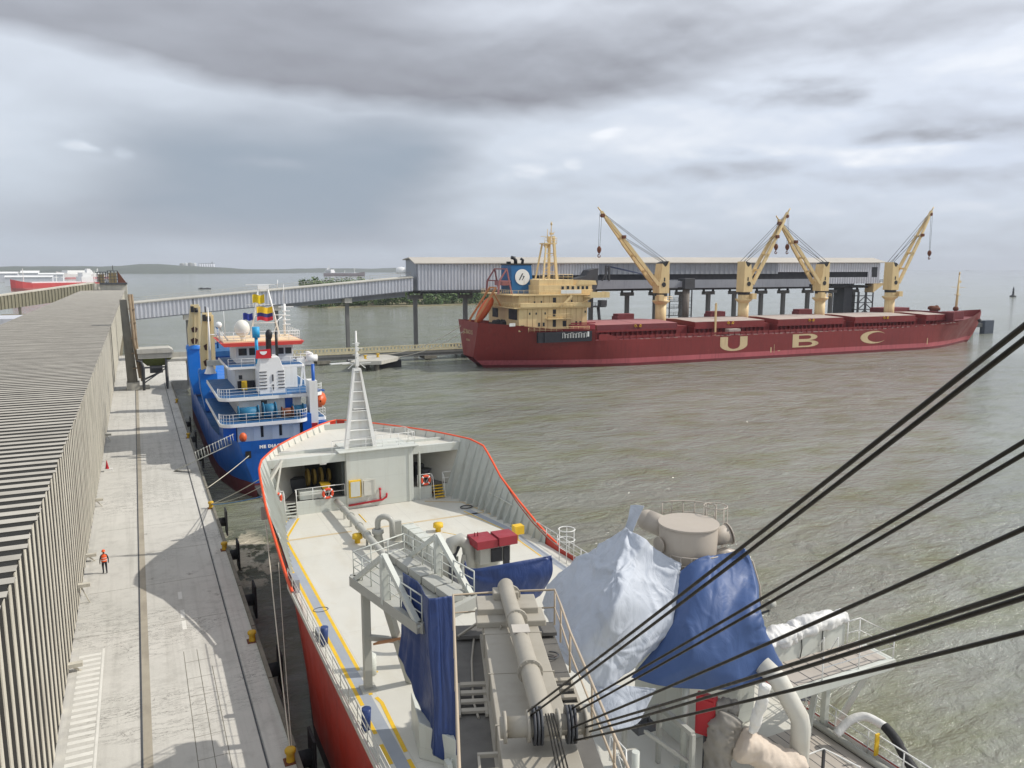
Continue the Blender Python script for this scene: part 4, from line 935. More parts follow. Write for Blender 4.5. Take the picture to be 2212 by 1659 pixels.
    m.rail([(p[0], p[1]+.1, 8.0) for p in p1[:-2]], 1.1, .022, 3, 1.5); m.rail([(18.2, 94.1, 7.6), (20, 94.1, 7.6), (20, 103, 7.6)], 1.1, .022, 3, 1.4)
    m.rail([(p[0], p[1]+.1, 10.55) for p in p2[:-2]], 1.05, .022, 3, 1.5); m.rail([(9.7, 100.1, 13.5), (12.8, 100.1, 13.5)], 1, .022, 3, 1.4); m.rail([(15.6, 100.1, 13.5), (18.7, 100.1, 13.5)], 1, .022, 3, 1.4)
    m.rail([(9.4, 111, 16.45), (9.4, 102.3, 16.45), (18.8, 102.3, 16.45), (18.8, 111, 16.45)], 1.15, .03, 3, 1.3)
    m.build('railing', M['white_clean'], t)
    def box_part(nm, mt, par, *b): m = MB(); m.box(*b); return m.build(nm, M[mt] if isinstance(mt, str) else mt, par)
    for x in (11.9, 13.2): box_part('window', 'glass_dark', w_, x-.5, x+.5, 103.95, 104, 14.5, 15.4)
    for x in (16.6, 17.6): box_part('window', 'glass_dark', w_, x-.4, x+.4, 103.95, 104, 14.5, 15.3)
    for x, z in ((11.9, 6.4), (14.0, 6.5), (16.4, 6.5)):
        box_part('door', 'white_clean', a1, x-.5, x+.25, 92.9, 93, 5.4, 7.2); box_part('window', 'black', a1, x+.3, x+.6, 92.92, 93, 6, 7.3)
    box_part('door', 'hull_blue', a2, 15.5, 16.4, 95.4, 95.5, 8.1, 10.1); box_part('window', 'white_clean', a2, 11.9, 12.7, 95.4, 95.5, 9.2, 9.9); box_part('window', 'steel_dark', a2, 12.7, 13.4, 95.42, 95.5, 9.2, 9.9); box_part('door', 'white_clean', a2, 10.6, 11.3, 95.4, 95.5, 8.1, 9.9)
    box_part('door', 'dark_opening', a3, 15.5, 16.2, 99.9, 100, 10.7, 12.6); box_part('window', 'steel_dark', a3, 11, 11.4, 101.4, 101.5, 11.8, 12.3)
    box_part('locker', 'dark_opening', a3, 10.8, 12.8, 100.9, 101.45, 10.6, 11.6); box_part('crate', 'yellow', a3, 11.2, 11.8, 100.3, 100.9, 10.56, 11.7)
    box_part('side_casing', 'hull_blue', t, 17.0, 18.0, 92.5, 96, 5.3, 8.4); box_part('side_casing', wm, t, 18.05, 19.0, 93.3, 95.5, 5.3, 12.2); box_part('fire_box', 'red_paint', t, 18.15, 18.85, 93.2, 93.3, 6.2, 7.1)
    box_part('quarter_bulwark', 'hull_blue', t, 8.0, 9.4, 92.2, 97, 5.3, 7.55); box_part('quarter_bulwark', 'hull_blue', t, 19.0, 20.0, 93.2, 97, 5.3, 7.2)
    # winch drums and stores on the boat deck
    for x, y, r, w in ((11.0, 93.6, .75, 2.2), (13.4, 93.8, .85, 1.4), (15.4, 93.4, .55, 1.2), (16.8, 94.3, .6, 1.2)):
        m = MB(); m.cyl((x-w/2, y, 8.05+r), (x+w/2, y, 8.05+r), r, n=14)
        for d in (-w/2, w/2): m.cyl((x+d-.06, y, 8.05+r), (x+d+.06, y, 8.05+r), r+.18, n=14)
        m.build('winch_drum', M['rust'] if r < .6 else M['teal'], t)
    # funnel casing, exhausts, emblem
    f = MB(); f.prism([(12.7, 96, 10.55), (15.7, 96, 10.55), (15.7, 96, 13.3), (15.1, 96, 15.0), (13.0, 96, 15.0), (12.7, 96, 13.3)], (0, 3.2, 0)); fu = f.build('funnel', M['white_clean'], t, bevel=.06)
    m = MB()
    for z in (11.2, 11.6, 12, 12.4, 12.8, 13.2): m.box(12.72, 13.6, 95.93, 96.0, z, z+.1); m.box(14.9, 15.65, 95.93, 96.0, z, z+.1)
    m.box(14.2, 14.36, 95.9, 96, 11, 11.7); m.box(14.2, 14.36, 95.9, 96, 12.1, 12.9); m.build('louvre', M['steel_dark'], fu)
    m = MB(); m.prism([(12.4, 95.8, 14.9), (14.2, 95.8, 14.9), (14.15, 95.8, 16.0), (12.5, 95.8, 15.9)], (0, .12, 0)); m.build('emblem_board', mat('flag_red', srgb(205, 32, 44), .6, .05, 1), fu)
    m = MB(); m.poly([V((13.3+.42*cos(a), 95.77, 15.75-.0+.42*sin(a))) for a in [pi+pi*k/10 for k in range(11)]]); m.build('emblem', M['white_clean'], fu)
    m = MB(); m.tube([(14.15, 97.2, 14.8), (14.15, 97.2, 17.1), (14.2, 97.0, 17.9)], .33, 10); m.sphere((14.2, 97, 17.6), .42, 10, 8, 1.6); m.tube([(15.2, 98, 14.8), (15.2, 98, 17.9)], .17, 8); m.build('exhaust', M['black'], fu)
    m = MB(); m.tube([(12.9, 98.4, 14), (12.9, 98.4, 17.2)], .2, 8); m.cyl((12.9, 98.4, 17.2), (12.9, 98.4, 18.5), .45, n=10); m.build('vent_pipe', mat('sky_blue', srgb(40, 160, 214), .5, .06, 1), fu)
    # radome, antennas, bipod mast, yard
    m = MB(); m.sphere((11.9, 103.4, 18.0), .95, 16, 12, 1.15); m.cyl((11.9, 103.4, 16.4), (11.9, 103.4, 17.2), .2, .35, 8); m.build('radome', mat('radome', srgb(226, 222, 212), .5, .03, 1), t)
    m = MB()
    m.tube([(13.3, 107, 16.4), (14.7, 107, 23.2)], .13, 6); m.tube([(17.1, 107, 16.4), (15.7, 107, 23.2)], .13, 6); m.box(14.5, 15.9, 106.7, 107.3, 22.8, 23.3)
    for z, a, b_ in ((18.4, 13.7, 16.7), (20.8, 13.0, 16.6), (23.4, 13.0, 16.7), (19.4, 13.9, 18)): m.bar((a, 107, z), (b_, 107, z), .09)
    m.tube([(17.0, 107, 22.9), (17.1, 107, 24)], .05, 5)
    m.tube([(8.6, 113, 12.2), (8.7, 113, 16.5), (8.75, 113, 20.3)], [.2, .13, .05], 8); m.lathe((8.6, 113, 0), [(.8, 11.3), (.5, 12), (.25, 13)], 8); m.tube([(8.6, 113, 16.6), (9.4, 113, 16.6)], .06, 5)
    m.tube([(17.9, 108, 16.4), (18.0, 108, 20.8)], .17, 6); m.bar((17.2, 108, 20.4), (19.2, 108, 20.4), .12); m.tube([(18.0, 108, 20.8), (18, 108, 23.4)], .04, 5); m.tube([(16.2, 107, 16.6), (17, 107.5, 18.7), (17.8, 108, 19.2)], .06, 5)
    for z in (18, 18.6, 19.2, 19.8): m.box(17.7, 18.7, 107.8, 108.3, z, z+.1)
    m.tube([(9.2, 104, 16.4), (9.2, 104, 18.3), (9.7, 104, 17.3), (10.2, 104, 16.5)], .1, 5); m.sphere((9.2, 104, 18.5), .4, 8, 6); m.tube([(10.3, 108, 16.4), (10.25, 108, 20)], .03, 4)
    m.build('mast', M['white_clean'], t)
    for nm, cs, x0, x1, z0, z1, y in (('flag', ((214, 186, 30),), 13.75, 15.25, 21.0, 22.1, 106.6), ('flag', ((226, 186, 40), (50, 50, 110), (190, 44, 60)), 14.2, 16.2, 18.7, 20.5, 106.5), ('flag', ((30, 50, 140),), 12.5, 13.7, 18.8, 19.7, 106.8)):
        n = len(cs); g = MB(); zb_ = z0
        parts = [.45, .0, .3] if n == 3 else [1]
        for k in range(n):
            a = z1-(z1-z0)*(.0, .45, .72, 1)[k] if n == 3 else z1; b_ = z1-(z1-z0)*(.0, .45, .72, 1)[k+1] if n == 3 else z0
            g.cur = k; g.grid([[V((x0+(x1-x0)*i/8, y+.14*sin(i*1.3), zz+.1*sin(i*.9))) for i in range(9)] for zz in (a, b_)], True)
        o = g.build('flag', [mat('flag_cloth', srgb(*c), .8, .05, 1) for c in cs], t, fix=False)
    # starboard davit with the covered boat, bridge wing
    m = MB(); m.bar((19.1, 95.6, 7.6), (19.1, 95.6, 11), .25); m.bar((19.1, 99.4, 7.6), (19.1, 99.4, 11), .25); m.bar((19.1, 95.6, 10.9), (20.3, 95.6, 10.6), .2); m.build('davit', M['hull_blue'], t); m = MB(); m.tube([(18.6, 93.6, 10.6), (18.6, 93.6, 14.2)], .2, 8); m.build('vent_pipe', M['hull_blue'], t)
    rows = []
    for s_, w, hh in ((0, .1, .1), (.3, .75, .7), (1.5, 1.05, 1.0), (3, 1.05, 1.0), (4.2, .75, .8), (4.6, .1, .1)): rows.append([V((19.8+w*cos(2*pi*k/10), 95.6+s_, 9.3+hh*sin(2*pi*k/10)*1.1)) for k in range(10)])
    m = MB(); m.grid(rows, True, True); m.build('lifeboat', M['orange'], t)
    m = MB(); m.box(18.0, 20.6, 103, 106, 13.0, 13.4); m.box(20.2, 20.6, 103, 106, 13.4, 14.5); m.box(18.4, 19.4, 102.6, 103, 12.7, 14); m.cyl((19.7, 102.6, 13.9), (21, 102.6, 13.9), .45, n=10); m.build('bridge_wing', M['white_clean'], t)
    m = MB(); m.rail([(18.2, 103, 13.4), (20.5, 103, 13.4)], 1.1, .04, 3, .8); m.bar((18.2, 101, 8), (18.8, 101, 13.3), .2); m.bar((19.2, 101, 8), (18.9, 101, 13.3), .2); m.build('ladder', M['white_clean'], t)
    # hatch covers and the white gantry frame
    m = MB(); m.box(9.2, 18.8, 114.2, 148, 5.4, 8.3)
    for i in range(8): m.box(9.1, 18.9, 114.4+i*4.2, 118.3+i*4.2, 8.3, 8.75)
    m.build('hatch_cover', M['crane_blue'], t, bevel=.05)
    m = MB(); m.prism([(8.6, 104, 10.4), (10.4, 104, 10.4), (10.4, 113.5, 8.9), (8.4, 113.5, 8.9)], (0, 0, -.3)); m.build('awning', M['crane_blue'], t)
    m = MB(); m.box(10.4, 11.1, 112.4, 113.2, 8.0, 13.0); m.box(8.2, 11.1, 112.4, 113.2, 12.4, 13.1); m.build('portal_frame', M['house_grey'], t)
    # two deck cranes: blue pedestals, cream jibs raised
    for k, (x, y, zb_, zt_, zj, lean) in enumerate(((8.55, 117.5, 5.4, 11.0, 19.1, .35), (7.95, 133, 5.6, 13.0, 19.6, .4))):
        m = MB(); m.prism([(x-.55, y-1, zb_), (x+.65, y-1, zb_), (x+1.25, y-1, 9.2), (x+1.25, y-1, zt_), (x-1.15, y-1, zt_), (x-1.1, y-1, 8.6)], (0, 2.2, 0)); m.lathe((x+.05, y, 0), [(1.35, zt_-.1), (1.25, zt_+.5), (.6, zt_+.6)], 14); p = m.build('deck_crane', M['crane_blue'], t, bevel=.1)
        m = MB(); w = .95
        a = V((x+.1, y-1.0, zt_+.4)); b_ = V((x+lean, y-1.8, zj))
        m.prism([a+V((-w, 0, 0)), a+V((w, 0, 0)), V((x+w+.15, y-1.3, zt_+3)), b_+V((w*.75, 0, 0)), b_+V((-w*.75, 0, 0)), V((x-w+.05, y-1.3, zt_+3))], (0, .9, 0))
        m.bar(a+V((-.1, -.03, .3)), b_+V((-.1, -.03, 0)), .5, .12, (1, 0, 0)); m.bar(a+V((.55, -.02, .3)), b_+V((.4, -.02, 0)), .1, .14, (1, 0, 0)); m.box(b_.x-.7, b_.x+.5, b_.y-.2, b_.y+.5, b_.z-.9, b_.z+.35)
        j = m.build('jib', M['cream_jib'], p)
        m = MB()
        for q, r in ((.13, .5), (.42, .45)):
            c = a.lerp(b_, q)+V((-.15, -.16, 0)); m.poly([c+V((r*cos(2*pi*i/14)*(1+.2*sin(i*2.3)), 0, r*1.05*sin(2*pi*i/14))) for i in range(14)])
        m.build('scorch_mark', M['soot'], j)
        m = MB(); m.box(b_.x-.75, b_.x-.3, b_.y-.5, b_.y-.1, b_.z-.8, b_.z+.1); m.cyl((b_.x-.2, b_.y-.3, b_.z-.5), (b_.x+.3, b_.y-.3, b_.z-.5), .35, n=8); m.bar((b_.x-.3, b_.y, b_.z), (b_.x-.3, b_.y, b_.z+1.2), .15); m.build('sheave', M['black'], j)
    # bow gear
    m = MB(); m.prism([(10.5, 156, 9), (17, 156, 9), (14.6, 165, 9.6), (13, 165, 9.6)], (0, 0, 1.0)); m.cyl((CV, 160, 9), (CV, 160, 15), .2, n=8); m.build('forecastle', M['deck_blue'], t)
coaster()
# accommodation ladder from the quay to the coaster's stern
t = thing('gangway', 'aluminium gangway with stanchions leaning from the quay to the blue coaster stern', 'gangway', (5, 84, Q))
A_, B_ = at(379, 1016, Q+.08), at(503, 958, 6.25)
m = MB(); m.bar(A_, B_, .62, .08); m.build('walkway', M['boom_grey'], t)
m = MB(); d = (B_-A_).cross(V((0, 0, 1)))*1
d = d.normalized()*.32
for s in (-1, 1):
    m.tube([A_+d*s, B_+d*s], .05, 5); m.tube([A_.lerp(B_, .35)+d*s+V((0, 0, 1)), B_+d*s+V((0, 0, 1))], .03, 5)
    for k in range(4, 11): p = A_.lerp(B_, k/10)+d*s; m.tube([p, p+V((-.15, -.1, 1.05))], .035, 5)
m.build('handrail', M['house_grey'], t)
# ------------------------------------------------------------------ the self-unloading cement carrier in the foreground
def dz2(x, y): return ((600+x/3.0722)*.86406, (980+y/3.0722)*.86406)
def dz3(x, y): s = 640/1713; return ((640+x*s)*.86406, (1300+y*s)*.86406)
def dz4(x, y): s = 560/1408; return ((1080+x*s)*.86406, (1260+y*s)*.86406)
def dz5(x, y): s = 640/1517; return ((1380+x*s)*.86406, (1220+y*s)*.86406)
def dz6(x, y): s = 760/2212; return ((1800+x*s)*.86406, (1400+y*s)*.86406)
DK = 6.45; XC = 16.1; FD = 10.9
ship = thing('self_unloading_ship', 'cream-decked cement carrier with orange bow rail and unloading boom in the foreground', 'cargo ship', (XC, 35, 0))
def carrier():
    t = ship
    out = [(-14, 8.95), (40, 8.95), (50, 8.95), (54, 8.95), (57.2, 8.9), (59, 8.45), (61, 7.6), (63.3, 6.5), (66.2, 4.5), (68.5, 2.7), (69.8, 1.75), (70.7, .75), (71.1, .05)]
    def wl(y): return lerp_table([(-14, 8.9), (40, 8.8), (46, 7.9), (52, 6.2), (58, 4.0), (63, 1.9), (67.5, .1), (71.1, .03)], y)
    top = [(-14, 6.75), (44.5, 6.75), (46, 6.95), (48, 7.4), (51, 8.25), (54, 9.25), (55.6, 10.2), (57.2, 11.1), (59, 11.35), (71.1, 11.55)]
    ys = [-14, 0, 12, 24, 34, 40, 44.5, 46, 47, 48, 49.5, 51, 52.5, 54, 54.8, 55.6, 56.4, 57.2, 58.1, 59, 60, 61, 62.2, 63.3, 64.8, 66.2, 67.4, 68.5, 69.2, 69.8, 70.3, 70.7, 71.1]
    def hb(y, z):
        d = smooth_table(out, y, .5) if y < 70.6 else lerp_table(out, y); w = min(wl(y), d); k = max(0, min(1, z/9.0)); return w+(d-w)*k**.9
    m = MB()
    for s in (-1, 1):
        P = []
        for y in ys:
            tp = lerp_table(top, y); b_ = -.6 if y < 67.5 else (y-67.5)*2.2
            P.append([V((XC+s*hb(y, z), y, z)) for z in (b_, max(b_, .9), max(b_, 2.4), max(b_, 4.3), max(b_, DK), tp)])
        for i in range(len(ys)-1):
            for j in range(5):
                m.cur = 1 if j == 0 else 0
                m.add([P[i][j], P[i][j+1], P[i+1][j+1], P[i+1][j]], [(0, 1, 2, 3)], True)
    m.build('hull', [M['hull_red'], M['boot_dark']], t)
    # inner face of the bulwark (grey) and its frames
    m = MB()
    for s in (-1, 1):
        rows = []
        for y in [v for v in ys if 46 <= v <= 70.7]:
            tp = lerp_table(top, y); base = DK
            h0, h1 = hb(y, DK), hb(y, tp)
            rows.append([V((XC+s*max(.02, h0+(h1-h0)*(z-DK)/(tp-DK)-.07), y, z)) for z in (base, tp-.01)])
        na = sum(1 for v in ys if 46 <= v <= 60); m.cur = 0; m.grid(rows[:na], True); m.cur = 1; m.grid(rows[na-1:], True)
        k = 46.5
        while k < 70:
            tp = lerp_table(top, k); base = DK if k < 60.2 else FD; h = tp-base
            if h > .35:
                xo = XC+s*(hb(k, tp)-.05); xi = XC+s*(hb(k, base)-.05)
                w = min(.55, .18+h*.12)
                fr = MB(); fr.prism([(xi, k-.03, base), (xi-s*w, k-.03, base), (xo-s*.07, k-.03, tp-.05), (xo, k-.03, tp-.05)], (0, .06, 0)); fr.build('bulwark_frame', M['bulwark_grey'], t)
            k += .95
        for h in (1.4, 2.8):
            pts = [V((XC+s*(hb(y, DK+h)-.16), y, DK+h)) for y in ys if 46 <= y <= 60 and lerp_table(top, y) > DK+h+.15]
            if len(pts) > 1: fr = MB(); fr.tube(pts, .05, 5); fr.build('bulwark_stringer', M['house_grey'], t)
    m.build('bulwark', [M['bulwark_grey'], M['deck_cream']], t, fix=False)
    m = MB(); m.box(XC-1.3, XC+1.3, 70.05, 70.12, FD, 11.4); m.build('bow_plate', M['bulwark_grey'], t)
    cp = MB()
    for s in (-1, 1):
        ln = [v for v in ys if v >= 44.5]
        a = [V((XC+s*(hb(y, 9)+.04), y, lerp_table(top, y)+.07)) for y in ln]; b_ = [V((XC+s*max(0, hb(y, 9)-.10), y, lerp_table(top, y)+.07)) for y in ln]
        c = [p-V((0, 0, .20)) for p in a]; d = [p-V((0, 0, .09)) for p in b_]
        cp.grid([c, a, b_, d], True)
    cp.build('bulwark_cap', M['cap_orange'], t, fix=False)
    # decks
    m = MB(); m.grid([[V((XC-hb(y, DK)+.04, y, DK)), V((XC+hb(y, DK)-.04, y, DK))] for y in ys if y <= 61], False); m.build('deck', M['deck_cream'], t, fix=False)
    m = MB()
    fdk = [V((XC-hb(y, FD)+.06, y, FD)) for y in [60.0]+[v for v in ys if v > 60]]; fdk2 = [V((2*XC-p.x, p.y, p.z)) for p in fdk]
    m.grid([[a, b_] for a, b_ in zip(fdk, fdk2)], False); m.grid([[a-V((0, 0, .25)), b_-V((0, 0, .25))] for a, b_ in zip(fdk, fdk2)], False)
    m.build('forecastle_deck', M['deck_cream'], t, fix=False)
    m = MB(); m.box(XC-8.0, 14.2, 59.9, 60.25, FD-.5, FD+.14); m.box(19.8, XC+8.0, 59.9, 60.25, FD-.55, FD+.1); m.box(9.4, 23, 61.8, 62.0, FD, FD+.22); m.build('forecastle_beam', M['house_grey'], t)
    # forecastle front: centre house, low sill walls, dark store behind
    m = MB(); m.box(14.2, 19.75, 59.75, 63.5, DK, FD+.18); m.box(13.6, 20.2, 59.5, 61, FD+.19, FD+.3); m.build('centre_house', M['house_grey'], t, bevel=.04)
    m = MB(); m.box(19.35, 19.4, 59.68, 59.75, DK, FD); m.box(20.28, 20.4, 59.8, 60.2, DK, FD-.4); m.build('house_edge', M['house_grey'], t)
    for x0, x1 in ((7.6, 9.3), (10.25, 14.2), (19.8, 21.4), (22.4, 24.3)): m = MB(); m.box(x0, x1, 59.95, 60.15, DK, 7.5); m.build('sill_wall', M['house_grey'], t)
    m = MB(); m.box(8.0, 14.2, 60.15, 66.4, 7.38, 7.46); m.box(19.75, 24.0, 60.15, 66.4, 7.38, 7.46); m.build('winch_deck', M['boom_dusty'], t)
    m = MB(); m.box(9.4, 23, 66.0, 66.2, DK, FD-.3); m.box(13.95, 14.15, 60.3, 66, 7.5, FD-.3); m.box(19.8, 20, 63, 66, 7.5, FD-.3); m.build('store_wall', mat('store_paint', srgb(70, 76, 74), .8, .2, .8), t)
    m = MB(); m.box(10.4, 11.6, 63, 64, 7.46, 8.5); m.build('store_box', M['steel_dark'], t)   # small stores glimpsed inside
    m = MB(); m.box(21, 21.8, 63, 64, 7.46, 8.6); m.build('store_box', M['steel_dark'], t)
    m = MB(); m.cyl((9.6, 62.5, 7.46), (9.6, 62.5, 8.6), .3, n=10); m.build('bollard', M['steel_dark'], t)
    m = MB(); m.lathe((21.6, 62.2, 7.46), [(.25, 0), (.25, .5), (.6, .9), (0, .95)], 10); m.build('capstan', M['steel_dark'], t)
    for x, r in ((11.7, .75), (12.2, .7), (12.75, .78), (13.4, .55)):
        m = MB(); m.tube(arc((x, 62.6, 8.7), r*.8, 0, 2*pi, 14, V((0, 1, 0)), V((0, 0, 1))), .13, 6); m.cyl((x-.06, 62.6, 8.7), (x+.06, 62.6, 8.7), r*.55, n=12); m.build('winch_drum', M['drum_yellow'], t)
    m = MB(); m.box(10.6, 12.4, 60.3, 61.1, 7.5, 8.15); m.build('stowage_box', M['house_grey'], t, bevel=.04)
    m = MB(); m.prism([(12.5, 60.6, 8.1), (13, 60.6, 8.1), (13.1, 60.6, 8.5), (12.3, 60.6, 8.6)], (0, .6, 0)); m.build('brake_cover', M['yellow'], t)
    m = MB(); m.cyl((12.2, 60.05, FD-.55), (12.7, 60.05, FD-.55), .1, n=8); m.build('lamp_fitting', M['white_clean'], t)
    # braces of the port shoulder
    m = MB(); m.bar((9.3, 60.0, FD+.1), (8.0, 59.3, 9.3), .28, .2); m.bar((9.2, 59.9, FD-.1), (8.5, 59.6, 7.5), .22, .16); m.bar((7.6, 59.7, 8.2), (8.6, 59.7, 8.2), .2); m.build('brace', M['deck_cream'], t)
    # rails and ladders of the front
    m = MB(); m.rail([(10.3, 60.05, 7.5), (14.1, 60.05, 7.5)], 1.0, .03, 2, 1.2); m.rail([(8.4, 60.05, 7.5), (9.3, 60.05, 7.5)], 1, .03, 1, .9); m.rail([(20.2, 60.05, 7.5), (21.4, 60.05, 7.5)], 1, .03, 1, .8); m.rail([(22.4, 60.05, 7.5), (24, 60.05, 7.5)], 1, .03, 2, .8)
    for x0 in (9.32, 10.22, 21.42, 22.38): m.tube([(x0, 60.05, 8.5), (x0, 59.7, 8.3), (x0, 59.3, DK)], .03, 5)
    m.rail([(13.2, 60.1, FD+.14), (20.0, 60.1, FD+.3), (20.0, 61.8, FD+.1)], 1.0, .022, 2, 1.3); m.rail([(16.5, 63.8, FD), (20.4, 63.8, FD), (20.4, 61.8, FD)], 1.0, .022, 2, 1.3)
    m.build('front_rail', M['white_paint'], t)
    for x0, x1, mt in ((9.36, 10.2, 'house_grey'), (21.46, 22.35, 'yellow')):
        m = MB()
        for k in range(5): m.box(x0, x1, 59.3+k*.17, 59.5+k*.17, DK+.14+k*.2, DK+.19+k*.2)
        m.build('steps', M[mt], t)
    # fire main on the house face, hose lockers
    m = MB(); m.tube([(14.25, 59.6, DK+.35), (17.0, 59.55, DK+.5), (17.35, 59.55, DK+.7), (17.4, 59.55, DK+1.0)], .09, 8); m.tube([(16.85, 59.6, DK+.5), (16.85, 59.6, DK+1.3)], .07, 6); m.sphere((16.85, 59.6, DK+1.4), .12, 8, 6); m.build('fire_main', M['red_paint'], t)
    m = MB(); m.box(14.35, 15.3, 59.55, 59.75, 7.4, 8.8); m.build('notice_frame', M['yellow'], t); m = MB(); m.box(14.45, 15.2, 59.5, 59.55, 7.5, 8.7); m.build('notice_pane', M['house_grey'], t)
    m = MB(); m.box(15.5, 16.3, 59.45, 59.75, 7.5, 8.7); m.bar((15.4, 59.5, 7.4), (15.4, 59.5, 8.9), .07); m.bar((16.4, 59.4, 7.6), (16.4, 59.4, 8.8), .07); m.bar((15.4, 59.5, 8.85), (16.4, 59.4, 8.75), .07); m.build('hose_locker', M['deck_cream'], t)
    # mast: two tapering legs joined by rungs, pole above
    m = MB(); B0 = V((15.65, 60.6, FD+.3)); T0 = V((15.62, 60.9, 17.5))
    for s in (-1, 1): m.prism([B0+V((s*1.15-.16, 0, 0)), B0+V((s*1.15+.16, 0, 0)), T0+V((s*.24+.08, 0, 0)), T0+V((s*.24-.08, 0, 0))], (0, .45, 0))
    for k in range(9):
        z = FD+.9+k*.78; f = (z-FD-.3)/(17.5-FD-.3); w = 1.15-.91*f
        m.box(15.64-w, 15.64+w, 60.62+.3*f, 61.0+.3*f, z, z+.06)
    m.box(15.3, 15.9, 60.85, 61.3, 17.4, 17.6); m.box(15.2, 16.4, 60.8, 61.2, 14.3, 14.36)
    m.prism([(14.6, 61.02, FD+.25), (16.7, 61.02, FD+.25), (15.85, 61.3, 17.3), (15.4, 61.3, 17.3)], (0, .08, 0))
    m.tube([(15.6, 61, 17.5), (15.6, 61, 20.6)], [.14, .07], 8)
    for z, w in ((18.0, 1.15), (18.3, .7), (18.7, .3), (19.2, .5), (19.6, .3)): m.bar((15.6-w, 61, z), (15.6+w, 61, z), .05); m.box(15.5, 15.75, 60.8, 60.95, z-.2, z+.1)
    m.bar((15.6, 61, 18.2), (14.9, 61, 17.6), .05); m.bar((15.6, 61, 18.2), (16.3, 61, 17.6), .05)
    m.build('mast', M['white_paint'], t)
    # walkway painted on deck
    z = DK+.006
    def strip(pts, w, nm, mt, zz=z):
        rows = []
        for i, p in enumerate(pts):
            a = V(pts[max(0, i-1)]); b_ = V(pts[min(len(pts)-1, i+1)]); d = (b_-a).normalized(); nn = V((-d.y, d.x)); p = V(p)
            rows.append([(p.x-nn.x*w/2, p.y-nn.y*w/2, zz), (p.x+nn.x*w/2, p.y+nn.y*w/2, zz)])
        MB().grid(rows, False).build(nm, M[mt], t, fix=False)
    strip([(8.17, 0), (8.17, 30), (8.22, 54.8), (8.35, 55.7), (9.85, 59.3)], .52, 'walkway', 'walk_grey')
    for pts in ([(7.87, 31.5), (7.89, 55.5), (8.05, 56.2), (9.5, 59.4)], [(8.5, 34.6), (8.56, 54.4), (8.75, 55.3), (10.25, 59.2)], [(8.46, 33.2), (8.45, 32.2)], [(8.6, 33.9), (9.3, 34.1)], [(8.6, 31.9), (8.7, 31.4), (8.55, 27.5)], [(7.8, 30.8), (7.8, 29.2)], [(7.8, 28.4), (7.8, 27)], [(8.5, 27), (8.5, 26)], [(7.8, 26), (7.8, 24.4)]): strip(pts, .17, 'walkway_line', 'yellow', z+.004)
    strip([(23.7, 40), (23.75, 50), (22.8, 55.5)], .5, 'walkway', 'walk_grey'); strip([(23.35, 44), (23.4, 50), (22.4, 55.3)], .1, 'walkway_line', 'yellow', z+.004)
    strip([(7.4, 54.45), (13.2, 54.45)], .28, 'deck_seam', 'seam_tan'); strip([(13.6, 54.4), (24, 54.4)], .28, 'deck_seam', 'seam_tan'); strip([(20.5, 59.2), (23.2, 57.6), (24.2, 53)], .3, 'deck_seam', 'seam_tan')
    m = MB(); m.tube(arc((8.3, 42.1, DK+.02), .42, 0, 2*pi, 16, V((1, 0, 0)), V((0, .7, 0))), .02, 4); m.build('deck_ring', M['steel_dark'], t)
    # side rails
    m = MB(); m.rail([(7.27, -10, DK), (7.27, 30, DK), (7.27, 46.5, DK)], 1.05, .022, 3, 1.55); m.box(7.12, 7.24, -12, 46, DK, DK+.28); m.build('side_rail', M['deck_cream'], t)
    m = MB(); m.rail([(24.95, -6, DK), (24.95, 21, DK), (24.95, 47.8, DK)], 1.08, .028, 3, 1.6); m.box(24.98, 25.04, -12, 46, DK, DK+.22); m.build('side_rail', M['white_paint'], t)
    # deck pipework
    m = MB(); m.tube([(13.35, 59.7, 7.25), (13.38, 58.7, 7.25), (13.4, 50.4, 7.25), (13.4, 46, 7.2)], .24, 12)
    for y in (57.5, 55.5, 53, 51): m.cyl((13.4, y, 7.25), (13.4, y+.1, 7.25), .31, n=12); m.bar((13.4, y, DK), (13.4, y, 7.1), .14)
    m.build('cement_pipe', M['duct_grey'], t)
    m = MB(); m.tube([(14.05, 50.5, DK), (14.05, 50.5, 8.2)]+[V((14.05+.42-.42*cos(a), 50.5-.3*(1-cos(a)), 8.2+.45*sin(a))) for a in [pi*k/8 for k in range(1, 9)]]+[(14.9, 49.9, 7.0)], .2, 10); m.lathe((14.05, 50.5, DK), [(.45, 0), (.3, .9), (.42, 1.0), (.42, 1.25), (.25, 1.3)], 12); m.build('vent_pipe', M['duct_grey'], t)
    for x, y in ((12.96, 51.9), (18.9, 51.7)):
        m = MB(); m.lathe((x, y, DK), [(.0, 0), (.2, 0), (.2, .3), (.38, .34), (.36, .62), (0, .64)], 12); m.build('vent_cap', M['yellow'], t)
    m = MB(); m.bar((14.7, 58.2, DK+.02), (14.7, 56, DK+.02), .06, .03); m.bar((19.1, 51.4, DK+.01), (19.9, 50.3, DK+.01), .04, .02); m.build('deck_hose', M['yellow'], t)
    # aeroslide trunk in bolted segments
    a, b_ = V((16.2, 50.5, 0)), V((16.75, 43.2, 0)); n = 7
    m = MB(); rz_ = atan2((b_-a).y, (b_-a).x)-pi/2
    for k in range(n):
        c = a.lerp(b_, (k+.5)/n); m.obox((c.x, c.y, 7.2), .78, (b_-a).length/n-.1, 1.1, rz_); c2 = a.lerp(b_, k/n); m.obox((c2.x, c2.y, 7.2), .9, .07, 1.22, rz_); m.bar((c2.x-.3, c2.y, DK), (c2.x-.3, c2.y, 6.7), .1); m.bar((c2.x+.3, c2.y, DK), (c2.x+.3, c2.y, 6.7), .1)
    m.build('conveyor_trunk', M['house_grey'], t, bevel=.015)
